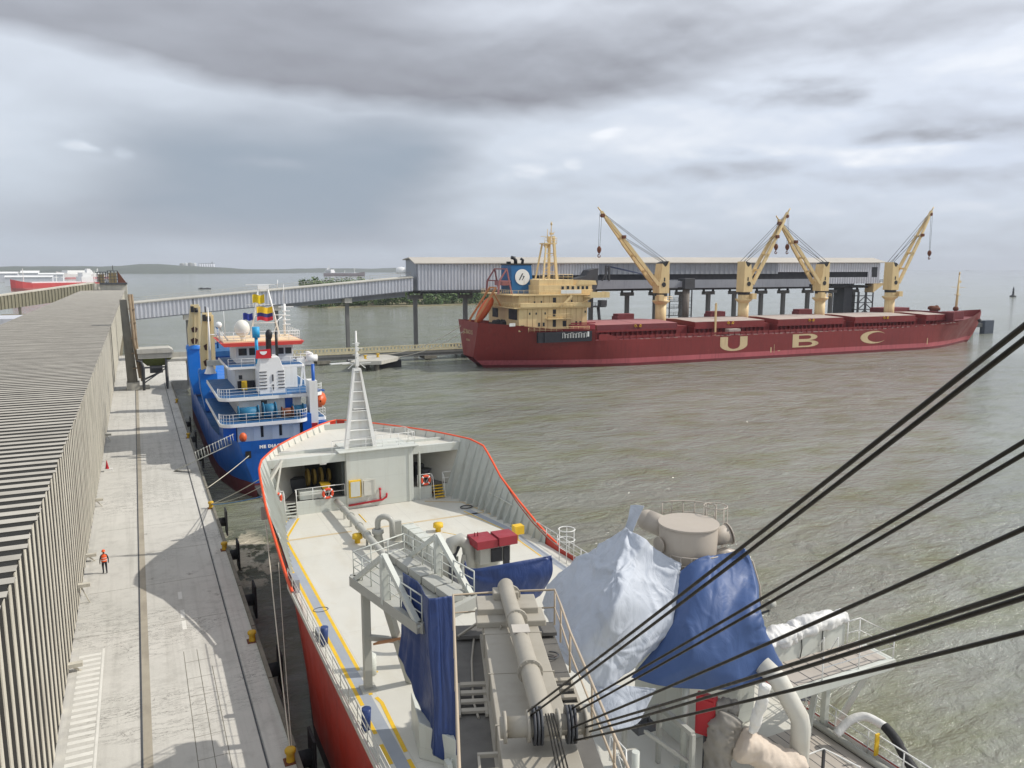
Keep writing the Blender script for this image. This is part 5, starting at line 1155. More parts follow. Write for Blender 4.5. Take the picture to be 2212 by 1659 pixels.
    m = MB(); m.box(15.4, 15.9, 51, 51.3, DK, 7.9); m.bar((15.2, 50.8, 6.9), (15.7, 50.9, 6.9), .15); m.build('trunk_end', M['duct_grey'], t)
    # filter tower with the dark red housing
    m = MB(); m.lathe((18.4, 42.2, DK), [(1.0, 0), (1.0, 1.3), (1.15, 1.35), (1.15, 1.5), (.9, 1.55), (.9, 2.2)], 10); m.box(17.5, 19.5, 40.7, 42.2, 8.0, 9.0); m.build('filter_tower', M['duct_grey'], t, bevel=.03)
    m = MB(); m.box(18.2, 18.9, 40.6, 40.72, 8.1, 8.9); m.box(19.0, 19.4, 40.6, 40.72, 7.6, 8.9); m.build('filter_vent', M['dark_opening'], t)
    m = MB(); m.box(17.15, 18.5, 40.3, 41.9, 9.1, 9.6); m.box(18.52, 19.75, 40.2, 41.5, 9.15, 9.7); m.box(17.4, 17.45, 41.3, 41.4, 9.6, 9.85); m.box(17.6, 17.65, 41.3, 41.4, 9.6, 9.85); m.build('filter_housing', M['red_house'], t, bevel=.03)
    m = MB(); m.tube([(15.9, 42.0, 7.0), (16.0, 42.0, 8.4), (16.2, 42.0, 9.2), (16.7, 41.9, 9.35), (17.15, 41.8, 9.0), (17.25, 41.8, 8.3), (17.25, 41.8, 7.2)], .4, 14); m.build('elbow_duct', M['duct_grey'], t)
    m = MB(); m.tube([(16.9, 42.6, 8.9), (16.2, 41.8, 8.5), (15.8, 41.0, 7.6), (15.9, 40.2, 6.6)], .22, 10); m.build('flexible_hose', M['steel_dark'], t)
    m = MB(); m.prism([(16.3, 41.5, DK), (17.1, 41.5, DK), (16.9, 41.5, 8.5), (16.7, 41.5, 8.5)], (0, .1, 0)); m.lathe((15.7, 38.6, DK), [(.55, 0), (.55, 1.2), (.4, 1.5), (0, 1.55)], 12); m.build('duct_support', M['duct_grey'], t)
    # starboard deck clutter
    m = MB()
    for x, y in ((23.9, 58.5), (24.2, 58.1), (24.4, 58.6)): m = MB(); m.cyl((x, y, DK), (x, y, DK+1.1), .16, n=8); m.build('gas_bottle', M['house_grey'], t)
    m = MB(); m.tube(arc((22.9, 56, DK+.1), .5, 0, 2*pi, 14, V((1, 0, 0)), V((0, .7, 0))), .05, 5); m.build('rope_coil', M['steel_dark'], t)
    m = MB(); m.tube(ngon(24.5, 42.6, .55, 12, 8.6)+[V((25.05, 42.6, 8.6))], .035, 5); m.tube(ngon(24.5, 42.6, .55, 12, 7.9)+[V((25.05, 42.6, 7.9))], .03, 5)
    for k in range(6): a = 2*pi*k/6; m.tube([(24.5+.55*cos(a), 42.6+.55*sin(a), DK), (24.5+.55*cos(a), 42.6+.55*sin(a), 8.6)], .025, 5)
    m.rail([(22.8, 39, DK), (24.6, 38.4, DK)], 1.1, .03, 3, .6); m.build('ladder_cage', M['white_paint'], t)
    m = MB(); m.box(23.0, 23.7, 47.2, 47.8, DK+.5, DK+1.1); m.bar((23.3, 47.5, DK), (23.3, 47.5, DK+.5), .12); m.build('light_box', M['yellow'], t)
    for x, y in ((7.55, 37.8), (7.5, 29.6)):
        m = MB(); m.cyl((x, y, DK+.1), (x+.05, y, DK+1.0), .2, n=12); m.build('drum', M['tarp_blue'], t)
    m = MB(); m.box(7.4, 7.7, 45, 46.2, DK, DK+.8); m.box(7.35, 7.6, 38.2, 39, DK, DK+.5); m.build('rope_box', M['cladding_grey'], t)
    # boom rest gantry
    g = MB()
    L0, L1, R0, R1 = V((8.0, 33.2, 11.6)), V((9.2, 27.4, 11.6)), V((10.9, 34.6, 11.6)), V((12.1, 28.8, 11.6))
    for a, b_ in ((L0, L1), (R0, R1), (L0, R0), (L1, R1), (L0.lerp(L1, .5), R0.lerp(R1, .5))): g.bar(a, b_, .3, .45)
    g.prism([L0+V((.2, 0, .05)), L1+V((.2, 0, .05)), R1+V((-.2, 0, .05)), R0+V((-.2, 0, .05))], (0, 0, .1)); gd = g.build('gantry', M['duct_grey'], t)
    for a, b_ in ((L0, L1), (R0, R1)):
        g = MB(); mid = a.lerp(b_, .52)+V((0, 0, 2.1)); g.bar(a.lerp(b_, .02), mid, .2); g.bar(b_, mid, .22); g.bar(a.lerp(b_, .52), mid, .32, .3); g.build('gantry_truss', M['house_grey'], gd)
    g = MB(); g.rail([L0+V((.1, .1, .2)), L1+V((.1, 0, .2))], 1.1, .03, 3, .9); g.rail([R0+V((0, 0, .2)), R1+V((0, 0, .2))], 1.1, .03, 3, .9); g.rail([L0+V((.1, .1, .2)), R0+V((0, 0, .2))], 1.1, .03, 3, .9); g.build('gantry_rail', M['house_grey'], gd)
    g = MB(); g.bar((8.45, 32.7, DK), (8.45, 32.7, 11.4), .34); g.bar((8.45, 32.7, DK+.01), (8.45, 32.7, DK+.12), .7); g.bar((10.4, 32.5, DK), (8.9, 31.2, 11.4), .3); g.bar((11.3, 33.8, DK), (11.3, 33.8, 11.4), .34); g.bar((8.45, 32.7, 9.0), (9.9, 31.6, 9.0), .22); g.build('gantry_leg', M['duct_grey'], gd)
    g = MB(); g.prism([(8.6, 32.2, 8.9), (10.6, 31.4, 9.2), (10.6, 31.0, 9.5), (8.8, 31.9, 9.1)], (0, 0, -.1)); g.build('timber', M['timber'], gd)
    g = MB(); g.cyl((8.95, 34.0, DK), (8.95, 34.0, DK+.95), .26, n=14); g.lathe((8.95, 34, DK+.95), [(.26, 0), (.0, .22)], 14); g.build('mushroom_vent', M['house_grey'], t)
    g = MB()                                   # belt trough and boxes lying on the gantry
    a, b_ = V((10.3, 34.8, 12.1)), V((11.2, 28.5, 12.1))
    for k in range(5): c = a.lerp(b_, (k+.5)/5); g.obox((c.x, c.y, 11.98), .7, 1.15, .35, .14)
    g.build('belt_cover', M['duct_grey'], gd, bevel=.03)
    # pedestal under the boom rest
    c0, c1 = at(905, 1560, 8.0), at(985, 1600, 7.6); g = MB(); g.prism([V((c0.x, c0.y, 8.0)), V((c1.x, c1.y, 7.6)), V((c1.x, c1.y, DK)), V((c0.x, c0.y, DK))], (.4, 2.2, 0)); g.build('boom_pedestal', M['house_grey'], t, bevel=.03)
    g = MB(); c = c0.lerp(c1, .75)+V((-.1, -.1, -.9)); g.box(c.x-.1, c.x+.1, c.y-.5, c.y-.1, c.z-.35, c.z+.1); g.bar((c.x+.05, c.y-.3, c.z), (c.x+.3, c.y, c.z), .07); g.build('floodlight', M['house_grey'], t)
carrier()
def life_ring(c, nrm_y, label):
    t = thing('life_ring', label, 'life ring', c, 'life rings on the forecastle rails')
    m = MB(); c = V(c); m.tube(arc(c, .36, 0, 2*pi, 20), .105, 8); m.build('ring', mat('ring_orange', srgb(226, 84, 50), .6, .08, 1), t)
    m = MB()
    for k in range(4): a = pi/4+k*pi/2; m.tube(arc(c, .36, a-.14, a+.14, 3), .112, 8)
    m.tube([c+V((.25, -.02, .25)), c+V((-.05, -.03, -.3)), c+V((-.25, -.02, .25)), c+V((.25, -.02, .25))], .02, 5); m.build('band', M['white_paint'], t)
life_ring((8.75, 59.75, 8.1), 1, 'orange life ring hung on the rail beside the grey port steps')
life_ring((20.85, 59.85, 8.05), 1, 'orange life ring hung on the rail beside the yellow steps')
life_ring((12.7, 59.85, 7.95), 1, 'orange life ring with a folded line on the rail below the winch drums')

# ------------------------------------------------------------------ unloading boom
P0, P1 = at(1168, 1578, 16.5), V((9.75, 20.7, 15.75))
bs = (P1-P0).normalized(); bt = bs.cross(V((0, 0, 1))).normalized(); bn = bt.cross(bs)
BSC = (P1-P0).length/11.3
def BL(s_, t_, n_): return P0+bs*(s_*BSC if s_ > 0 else s_)+bt*t_+bn*n_
def bbox(m, s0, s1, t0, t1, n0, n1):
    vs = [BL(a, b_, c) for a in (s0, s1) for b_ in (t0, t1) for c in (n0, n1)]
    return m.add(vs, [(0, 1, 3, 2), (4, 6, 7, 5), (0, 4, 5, 1), (2, 3, 7, 6), (0, 2, 6, 4), (1, 5, 7, 3)])
def boom():
    m = MB(); bbox(m, -7, 9.8, -.80, .72, -1.1, -.35); t = m.build('unloading_boom', M['boom_grey'], ship, bevel=.02)
    m = MB()
    for s_ in (-2, 1.2, 4.4, 7.6): bbox(m, s_, s_+.05, -.84, .76, -1.12, -.335)
    bbox(m, -7, 9.8, -.86, -.80, -1.15, -1.0); bbox(m, -7, 9.8, .72, .78, -1.15, -1.0); m.build('boom_flange', M['boom_grey'], t)
    m = MB(); bbox(m, -7, 11.0, -1.62, -.82, -1.35, -1.28); bbox(m, -7, 11.0, .76, 1.42, -1.35, -1.28); bbox(m, 10, 11.1, -1.6, 1.45, -1.2, -1.1); m.build('walkway', M['boom_dusty'], t)
    for ts, te, r0, r1 in ((-1.5, -.86, -1.55, -.9), (.8, 1.35, .78, 1.38)):
        m = MB()
        for k in range(4): s_ = 4.2+k*.55; bbox(m, s_, s_+.22, ts, te, -1.22+k*.02, -1.16+k*.02)
        for t_ in (r0, r1): m.bar(BL(4.0, t_, -1.2), BL(6.2, t_, -1.2), .07)
        m.build('ladder_tread', M['boom_grey'], t)
    m = MB(); bbox(m, 8.2, 9.6, -1.0, .95, -.36, -.18); bbox(m, 8.9, 10.4, -.95, .8, -.2, .0); bbox(m, 9.8, 10.5, -.45, .3, -.01, .22); m.build('end_block', M['boom_grey'], t, bevel=.03)
    m = MB()
    m.tube([BL(-.1, .12, .06), BL(1, .1, .06), BL(6, .05, .06), BL(9.4, -.02, .12), BL(10.4, -.05, .28), BL(10.9, -.05, .1)], [.225]*6, 20)
    m.build('pipe', M['boom_grey'], t)
    for s_ in (3.2, 7.4, 10.0):
        m = MB(); m.cyl(BL(s_, .07, .07), BL(s_+.12, .07, .07), .30, n=24)
        for k in range(10): a_ = 2*pi*k/10; q_ = BL(s_, .07+.265*cos(a_), .07+.265*sin(a_)); m.cyl(q_-bs*.03, q_+bs*.15, .018, n=6)
        m.build('pipe_flange', M['boom_grey'], t, bevel=.01)
    m = MB(); bbox(m, 5.6, 6.3, -.16, .28, .27, .29); m.build('pipe_plate', mat('plate_dusty', srgb(188, 182, 172), .8, .06, 1), t)
    # cross tube and rope sheaves
    m = MB(); m.tube([BL(0, -.80, .1), BL(0, .98, .1)], .2, 20)
    for t_ in (-.74, -.28, .32, .86): m.cyl(BL(0, t_, .1), BL(0, t_+.06, .1), .3, n=20)
    m.build('cross_tube', M['boom_grey'], t)
    for t0 in (-.16, .5):
        for k in range(3):
            m = MB(); c = t0+k*.07; m.cyl(BL(0, c, .1), BL(0, c+.045, .1), .36, n=24); m.build('sheave', M['steel_dark'], t)
    m = MB()
    def railing(pts, h=1.15):
        up = V((0, 0, 1))
        for f in (.5, 1): m.tube([p+up*(h*f) for p in pts], .034 if f == 1 else .026, 6)
        for a, b_ in zip(pts[:-1], pts[1:]):
            k = max(1, round((b_-a).length/2.2))
            for i in range(k): q = a.lerp(b_, i/k); m.tube([q, q+up*h], .03, 6)
    railing([BL(-7, -1.62, -1.3), BL(0, -1.62, -1.3), BL(6, -1.62, -1.3), BL(11.1, -1.62, -1.25), BL(11.1, 0, -1.2), BL(11.1, 1.5, -1.2), BL(9.5, 1.5, -1.25), BL(7, 1.46, -1.3), BL(3, 1.46, -1.3), BL(-7, 1.46, -1.3)])
    m.build('handrail', mat('rail_beige', srgb(186, 170, 148), .6, .08, 1), t)
    m = MB(); m.tube([BL(10.6, -1.0, -1.2), BL(8, -1.15, -1.2), BL(5, -1.2, -1.2), BL(4.0, -1.1, -1.25)], .03, 5); m.bar(BL(10, -1.5, -1.1), BL(10.6, -.9, -.9), .06); m.tube([BL(9, -.4, -.3), BL(8.4, -.3, -.3), BL(8, -.35, -.3)], .03, 5); m.build('cable', M['boom_grey'], t)
    m = MB(); m.tube(arc(BL(8.2, 1.05, -1.2), .25, 0, 5.5, 12, bs, bt), .02, 4); m.tube(arc(BL(8.3, 1.1, -1.2), .18, 0, 5.5, 12, bs, bt), .02, 4); m.build('rope_coil', M['steel_dark'], t)
    for k in range(4):
        m = MB(); m.tube([BL(0, 0.1+k*.05, .33), BL(-.35, .1+k*.055, .3), BL(-3, .1+k*.08, -.2)], .016, 5); m.build('reeving_rope', M['wire'], t)
    m = MB()
    for q in range(2): bbox(m, -.6+q*.6, -.5+q*.6, -1.25, -.85, -.5, -.42); bbox(m, -.6, .1, -1.25, -1.2, -.9+q*.4, -.84+q*.4)
    m.build('step_bracket', M['boom_grey'], t)
boom()
# hoist wires running from the sheaves up to the crane head out of frame
ropes = [((1140, 1537), (2212, 692), .98, 4.6, 'uppermost of the pair of black wire ropes crossing the red ship bow'), ((1146, 1546), (2212, 722), 1.0, 4.7, 'lower of the pair of black wire ropes rising highest on the right'),
         ((1236, 1530), (2212, 945), 1.0, 6.2, 'upper wire of the middle pair crossing the blue tarpaulin'), ((1248, 1536), (2212, 972), 1.0, 6.3, 'lower wire of the middle pair crossing the blue tarpaulin'),
         ((1224, 1577), (2212, 1132), 1.0, 5.6, 'single black wire rope between the middle pair and the thick pair'), ((1262, 1572), (2212, 1262), 1.0, 4.9, 'upper of two touching wires just above the lowest wire rope'), ((1268, 1582), (2212, 1280), 1.0, 5.0, 'lower of two touching wires just above the lowest wire rope'),
         ((1230, 1602), (2212, 1357), 1.0, 6.0, 'lowest black wire rope crossing the white covered bridge wing')]
fw = V((sin(YAW)*cos(PITCH), cos(YAW)*cos(PITCH), -sin(PITCH))); d0 = (P0-V((0, 0, EYE))).dot(fw)
for (a, b_, _, de, lab) in ropes:
    pa = atd(a[0], a[1], d0); pb = atd(b_[0], b_[1], de); pc = pa.lerp(pb, 1.35)
    m = MB(); n = 16
    pts = [pa.lerp(pc, i/n)-V((0, 0, .05*sin(pi*i/n))) for i in range(n+1)]; m.tube(pts, .02, 8)
    tag(m.build('wire_rope', M['wire'], loc=pa), lab, 'wire rope', 'boom hoist wires')
# ------------------------------------------------------------------ receiving filter, pipes and wing platform on the foreground ship
def hopper_gear():
    c = (20.15, 24.9)
    m = MB(); m.cyl((c[0], c[1], 12.6), (c[0], c[1], 14.98), 1.2, n=40); m.cyl((c[0], c[1], 14.98), (c[0], c[1], 15.06), 1.25, n=40); t = m.build('filter_drum', M['tank_beige'], ship, bevel=.01)
    m = MB(); m.cyl((19.9, 25.6, 14.5), (19.3, 26.6, 14.75), .46, n=20); m.sphere((19.3, 26.6, 14.75), .46, 14, 8); m.cyl((19.3, 25.2, 14.2), (18.8, 25.1, 14.2), .22, n=14); m.cyl((18.85, 25.1, 14.2), (18.78, 25.1, 14.2), .34, n=18); m.build('inlet_pipe', M['tank_beige'], t)
    m = MB(); m.cyl((20.9, 24.5, 14.3), (21.7, 24.2, 14.55), .3, .42, n=20); m.cyl((21.7, 24.2, 14.55), (21.74, 24.19, 14.56), .46, n=20); m.build('outlet_pipe', M['tank_beige'], t)
    m = MB(); m.tube([(20.9, 24.1, 13.7), (21.4, 24.0, 13.8), (21.9, 23.95, 13.6)], .26, 12); m.build('branch_pipe', M['tank_beige'], t)
    m = MB(); m.lathe((19.6, 23.6, 13.2), [(0, .45), (.4, .4), (.55, .25), (.6, 0)], 16); m.build('valve_cover', M['boom_grey'], t)
    m = MB()
    ring = arc((20.3, 24.9, 13.25), 1.5, R(200), R(300), 6, V((1, 0, 0)), V((0, 1, 0))); m.rail(ring, .75, .028, 2, 3)
    m.build('platform_rail', M['tank_beige'], t); m = MB()
    ring = arc((20.5, 25.3, 14.3), 1.7, R(10), R(95), 5, V((1, 0, 0)), V((0, 1, 0))); m.rail(ring, 1.0, .028, 2, 3)
    m.build('platform_rail', M['tank_beige'], t); m = MB()
    m.tube([(22.6, 24.5, 13.6), (22.9, 24.0, 13.2), (23.0, 23.6, 12.2), (22.7, 23.2, 11.6)], .035, 6); m.build('platform_rail', M['tank_beige'], t)
    m = MB(); q = (21.9, 25.3)
    for z in (13.0, 14.2, 15.4): m.tube(ngon(q[0], q[1], .5, 14, z)+[V((q[0]+.5, q[1], z))], .025, 5)
    for k in range(8): a = 2*pi*k/8; m.tube([(q[0]+.5*cos(a), q[1]+.5*sin(a), 11), (q[0]+.5*cos(a), q[1]+.5*sin(a), 15.4)], .018, 5)
    m.build('ladder_cage', M['tank_beige'], t)
    m = MB(); m.box(18.7, 22.6, 23.2, 26.4, DK, 9.3); m.build('filter_house', M['house_grey'], ship, bevel=.03)
    m = MB(); m.cyl((20.15, 24.9, 9.3), (20.15, 24.9, 12.6), .9, n=16); m.build('filter_cone', M['tank_beige'], t)
hopper_gear()

def spline(P, n):                             # Catmull-Rom through the points
    out = []; m = len(P)
    for i in range(m-1):
        a, b, c, d = P[max(i-1, 0)], P[i], P[i+1], P[min(i+2, m-1)]
        for k in range(n):
            t = k/n; out.append(.5*((2*b)+(c-a)*t+(2*a-5*b+4*c-d)*t*t+(3*b-a-3*c+d)*t**3))
    out.append(P[-1]); return out
def cloth(name, cols, mt, label, nu=14, nv=14, wr=.04, fold=.05, folds=9, seed=0, creases=(), ties=(), ridge=.02):
    cols = [spline([at(*p) if not isinstance(p, V) else p for p in c], nv) for c in cols]
    rows = [spline([c[j] for c in cols], nu) for j in range(len(cols[0]))]
    J, I = len(rows), len(rows[0]); out = []
    for j in range(J):
        r = []
        for i in range(I):
            p = rows[j][i]; du = rows[j][min(i+1, I-1)]-rows[j][max(i-1, 0)]; dv = rows[min(j+1, J-1)][i]-rows[max(j-1, 0)][i]
            n = du.cross(dv); n = n.normalized() if n.length > 1e-9 else V((0, 0, 1))
            if n.dot(V((0, 0, EYE))-p) < 0: n = -n
            u, v = i/(I-1), j/(J-1)
            e = noise.fractal(V((p.x*.45+seed, p.y*.45, p.z*.45)), 1.0, 2.1, 3)
            g = abs(noise.noise(V((u*folds+seed+.6*noise.noise(V((v*3, seed, 1))), v*1.1, seed))))   # long gathers down the cloth
            d = wr*e-fold*(.35-g)*(.25+.75*v)
            for f_, w_ in ((.55, 1.0), (1.15, .5)): d += ridge*w_*(1-min(1, abs(noise.noise(V((p.x*f_+seed*3.1+v*.8, p.y*f_, p.z*f_*.7+seed))))*7))
            for (u0, v0, u1, v1, a, w) in creases:
                tt = max(0, min(1, ((u-u0)*(u1-u0)+(v-v0)*(v1-v0))/((u1-u0)**2+(v1-v0)**2)))
                q = sqrt((u-u0-tt*(u1-u0))**2+(v-v0-tt*(v1-v0))**2); d += a*exp(-q/w)
            for (u0, v0, a, k, R_) in ties:
                q = sqrt((u-u0)**2+(v-v0)**2); th = atan2(v-v0, u-u0)
                d += a*sin(th*k+2*noise.noise(V((th*2, seed, q*2))))*exp(-q/R_)*min(1, q*14)
            r.append(p+n*d)
        out.append(r)
    o = MB().grid(out, True).build(name, mt, loc=out[0][0], fix=False)
    s = o.modifiers.new('cloth', 'SOLIDIFY'); s.thickness = .02
    return tag(o, label, 'tarpaulin', 'tarpaulins on the foreground ship')
def Z5(L): return [(*dz5(x, y), z+.55+1.2*max(0, min(1, (y-480)/680))) for x, y, z in L]
def Z4(L): return [(*dz4(x, y), z) for x, y, z in L]
def Z3(L): return [(*dz3(x, y), z) for x, y, z in L]
cloth('tarpaulin', [Z5(c) for c in (
    [(432, 240, 14.2), (300, 330, 13.4), (130, 440, 12.2), (-5, 560, 10.8), (-60, 680, 9.2)],
    [(450, 246, 14.2), (345, 390, 13.4), (180, 570, 12.0), (80, 790, 10.4), (60, 1000, 8.8)],
    [(475, 265, 14.2), (430, 420, 13.5), (352, 588, 12.7), (170, 900, 10.6), (190, 1110, 8.7)],
    [(520, 285, 14.2), (480, 480, 13.2), (400, 680, 12.5), (285, 950, 10.3), (270, 1180, 8.4)],
    [(640, 380, 13.6), (630, 560, 12.5), (585, 740, 11.4), (470, 960, 10.0), (390, 1140, 8.6)],
    [(765, 450, 13.2), (748, 600, 12.2), (717, 760, 11.2), (695, 860, 10.5), (640, 925, 9.9)])],
    M['tarp_white'], 'white tarpaulin draped in folds over the left side of the filter', 24, 28, .05, .10, 7, 3,
    creases=[(.34, .12, .42, .42, .10, .06), (.42, .42, .30, 1, .12, .06), (.42, .42, .78, .28, .12, .05), (.2, .45, .42, .42, -.16, .05), (.62, .1, .55, .8, .10, .05), (.1, .1, .18, .8, -.10, .05), (.55, .55, .8, .9, -.06, .04)], ties=[(.42, .42, .07, 9, .16), (.30, .02, .06, 7, .22), (.95, .1, .04, 8, .2), (.3, .9, .05, 9, .2), (.1, .35, .04, 8, .2), (.7, .75, .04, 9, .2)], ridge=.10)
cloth('tarpaulin', [Z5(c) for c in ([(468, 104, 15.0), (452, 170, 14.6), (428, 250, 14.0)], [(505, 100, 15.1), (480, 170, 14.6), (450, 255, 14.0)], [(548, 106, 15.1), (515, 175, 14.6), (478, 268, 14.0)])], M['tarp_white'], 'small pale sheet tied up to the round pipe above the big white tarpaulin', 8, 8, .02, .04, 5, 61)
cloth('tarpaulin', [Z5(c) for c in (
    [(762, 492, 13.0), (735, 640, 11.9), (700, 800, 10.9), (600, 965, 9.6), (470, 1125, 8.5)],
    [(870, 415, 13.5), (830, 640, 12.2), (800, 850, 10.9), (740, 1020, 9.6), (640, 1170, 8.4)],
    [(970, 398, 13.5), (950, 640, 12.3), (930, 850, 10.9), (900, 1050, 9.5), (850, 1190, 8.3)],
    [(1060, 380, 13.6), (1060, 600, 12.4), (1060, 800, 11.2), (1060, 1000, 9.8), (1060, 1190, 8.4)],
    [(1120, 355, 13.8), (1150, 520, 12.8), (1165, 760, 11.5), (1210, 950, 10), (1245, 1145, 8.5)],
    [(1140, 360, 13.8), (1195, 500, 12.8), (1228, 740, 11.5), (1290, 920, 10.1), (1368, 1070, 8.7)],
    [(1150, 380, 13.4), (1215, 560, 12.0), (1226, 800, 10.8), (1280, 930, 9.6), (1350, 1078, 8.4)])],
    M['tarp_bright'], 'bright blue tarpaulin wrapped round the right side of the filter', 16, 24, .03, .02, 5, 11,
    creases=[(.72, 0, .8, .5, .10, .05), (.9, .35, .75, .5, -.07, .03), (.95, .6, .7, .62, -.06, .025), (.9, .75, .65, .7, .06, .03), (.35, .1, .3, .6, -.04, .03)], ties=[(.85, .5, .05, 9, .14), (.3, .05, .03, 7, .15), (.8, .03, .04, 8, .15)], ridge=.035)
cloth('tarpaulin', [Z5(c) for c in (
    [(225, 1150, 8.5), (250, 1290, 7.9), (310, 1420, 7.4)],
    [(370, 1165, 8.5), (380, 1290, 8.0), (390, 1432, 7.4)],
    [(480, 1175, 8.5), (480, 1290, 8.0), (500, 1400, 7.5)],
    [(615, 1190, 8.5), (585, 1250, 8.2), (545, 1330, 7.8)])], M['tarp_white'], 'pale sheet stretched low over the deck under the big white tarpaulin', 12, 12, .03, .04, 6, 21, ties=[(.1, .1, .04, 8, .3), (.95, .1, .04, 9, .3)])
def hang(tops, zt_, zb_, dx=(0, 0, 0, 0, 0)):               # columns hanging from a surveyed edge
    out = []
    for k, (x, y) in enumerate(tops):
        a = at(*dz3(x, y), zt_[k]); b = V((a.x+dx[k], a.y-.25, zb_[k])); out.append([a, a.lerp(b, .33)+V((-.08*sin(k*2), -.1, 0)), a.lerp(b, .66)+V((.05, -.08, 0)), b])
    return out
cloth('tarpaulin', hang([(985, 350), (1035, 385), (1090, 420), (1125, 480), (1152, 520), (1165, 524), (1210, 520), (1255, 514), (1310, 508)], (13.2,)*9, (9.8, 9.2, 8.0, 7.3, 6.9, 6.9, 6.7, 6.6, 6.9), (-.4, -.3, -.15, 0, 0, 0, 0, .05, .1)), M['tarp_blue'], 'dark blue tarpaulin hanging in long folds between the boom rest gantry and the boom walkway', 12, 14, .04, .15, 13, 31)
cloth('tarpaulin', [Z4(c) for c in (
    [(205, 355, 10.9), (207, 480, 10.0), (210, 640, 8.6)], [(250, 405, 10.7), (300, 500, 9.9), (350, 640, 8.4)], [(480, 372, 10.8), (500, 480, 9.9), (520, 640, 8.5)],
    [(650, 342, 10.8), (650, 460, 9.9), (640, 600, 8.6)], [(752, 322, 10.8), (755, 440, 9.9), (690, 575, 8.6)])], M['tarp_blue'], 'blue tarpaulin strung across the deck beyond the far end of the boom', 16, 12, .06, .14, 8, 51, ties=[(.95, .05, .06, 7, .25), (.05, .05, .05, 7, .25)])

def wing():
    m = MB(); m.box(21.0, 26.55, 19.75, 21.5, 9.75, 9.97); m.bar((21.0, 19.72, 9.8), (26.5, 19.72, 9.8), .16, .42); m.cyl((26.5, 19.72, 9.8), (26.5, 21.5, 9.8), .2, n=10); t = m.build('wing_platform', M['house_grey'], ship, bevel=.02)
    m = MB(); m.box(21.2, 26.3, 19.9, 21.45, 9.975, 9.99); m.build('floor', M['plank'], t)
    m = MB()
    for k in range(6): m.box(21.5+k*.8, 21.53+k*.8, 19.9, 21.45, 9.992, 9.998)
    m.build('floor_joint', M['steel_dark'], t)
    m = MB(); m.rail([(22.6, 19.75, 9.97), (26.5, 19.75, 9.97), (26.5, 21.4, 9.97), (25.8, 21.4, 9.97)], 1.05, .028, 2, 1.9); m.build('handrail', M['white_paint'], t)
    m = MB(); m.box(21.2, 25.7, 21.45, 21.95, 9.9, 11.0)
    m.build('windbreak', M['house_grey'], t, bevel=.02)
    m = MB(); m.bar((26.3, 20.4, 9.7), (25.3, 21.3, DK), .2); m.bar((24.8, 21.4, 9.7), (24.85, 21.5, DK), .24); m.bar((24.6, 21.6, 9.7), (23.6, 21.2, DK), .2); m.build('brace', M['house_grey'], t)
    sa, sb = at(*dz6(800, 725), 9.9), at(*dz6(600, 1040), DK); sx = (sb-sa).cross(V((0, 0, 1))).normalized()*.28
    m = MB()
    for q in (-1, 1): m.bar(sa+sx*q, sb+sx*q, .05, .14); m.rail([sa+sx*q, sb+sx*q], .95, .018, 2, 1.4)
    m.build('stair', M['white_paint'], t)
    m = MB()
    for k in range(1, 13): p = sa.lerp(sb, k/13); m.bar(p-sx, p+sx, .2, .025)
    m.build('stair_tread', M['steel_dark'], t)
    m = MB(); m.tube([(24.4, 21.43, 11), (24.35, 21.40, 10.4), (24.4, 21.42, 10)], .02, 5); m.tube([(23.2, 21.43, 11), (23.25, 21.40, 10.4), (23.2, 21.42, 10)], .02, 5); m.build('cable', M['black'], t)
wing()
def cover(name, pts, rad, mt, label, grp, seed, n=44, m_=34, wr=.12):   # wrapped bundle along a line
    path = spline([V(p) for p in pts], n//(len(pts)-1)); rows = []
    for i, p in enumerate(path):
        f = i/(len(path)-1); d = (path[min(i+1, len(path)-1)]-path[max(i-1, 0)]).normalized()
        x = d.cross(V((0, 0, 1))); x = x.normalized() if x.length > .1 else V((1, 0, 0)); y = x.cross(d)
        r0 = rad[0]+(rad[1]-rad[0])*f; e = min(1, 6*min(f, 1-f)+.55)
        row = []
        for k in range(m_):
            a = 2*pi*k/m_; q = p+(x*cos(a)+y*sin(a)*.85)*r0*e
            w = noise.fractal(q*1.4+V((seed, 0, 0)), .9, 2, 4)*wr*1.3-(1-min(1, abs(noise.noise(q*2.3+V((0, seed, 0))))*5))*wr*.55-(1-min(1, abs(noise.noise(q*4.6+V((seed, seed, 0))))*5))*wr*.28
            row.append(q+(q-p)*(w/max(r0, .1)))
        rows.append(row)
    g = MB().grid(rows, True, True); g.add(rows[0], [tuple(range(m_))]); g.add(rows[-1], [tuple(range(m_))])
    return tag(g.build(name, mt, loc=pts[0]), label, 'cover', grp)
cover('canvas_cover', [(20.6, 21.6, 10.9), (22.0, 21.7, 11.0), (23.0, 21.7, 10.95)], (.5, .48), M['cover_white'], 'white canvas cover nearest the blue tarpaulin on the wing platform', 'white covers', 2)
cover('canvas_cover', [(22.9, 21.7, 11.0), (24.2, 21.75, 11.15), (25.9, 21.7, 11.1)], (.46, .42), M['cover_white'], 'white canvas cover along the outer end of the wing platform', 'white covers', 5)
cover('pipe_wrap', [(18.72, 18.75, 11.3), (18.9, 19.1, 10.2), (19.0, 19.55, 9.0)], (.17, .2), M['cover_white'], 'upright pipe wrapped in creased white plastic beside the thick cream pipe', 'wrapped machinery', 8, wr=.06)
cover('machine_wrap', [(18.7, 19.9, 8.5), (19.6, 19.45, 8.0), (20.9, 18.9, 7.3)], (.72, .6), M['pink_wrap'], 'machine wrapped in pinkish cream sheeting at the bottom of the picture', 'wrapped machinery', 12, wr=.11)
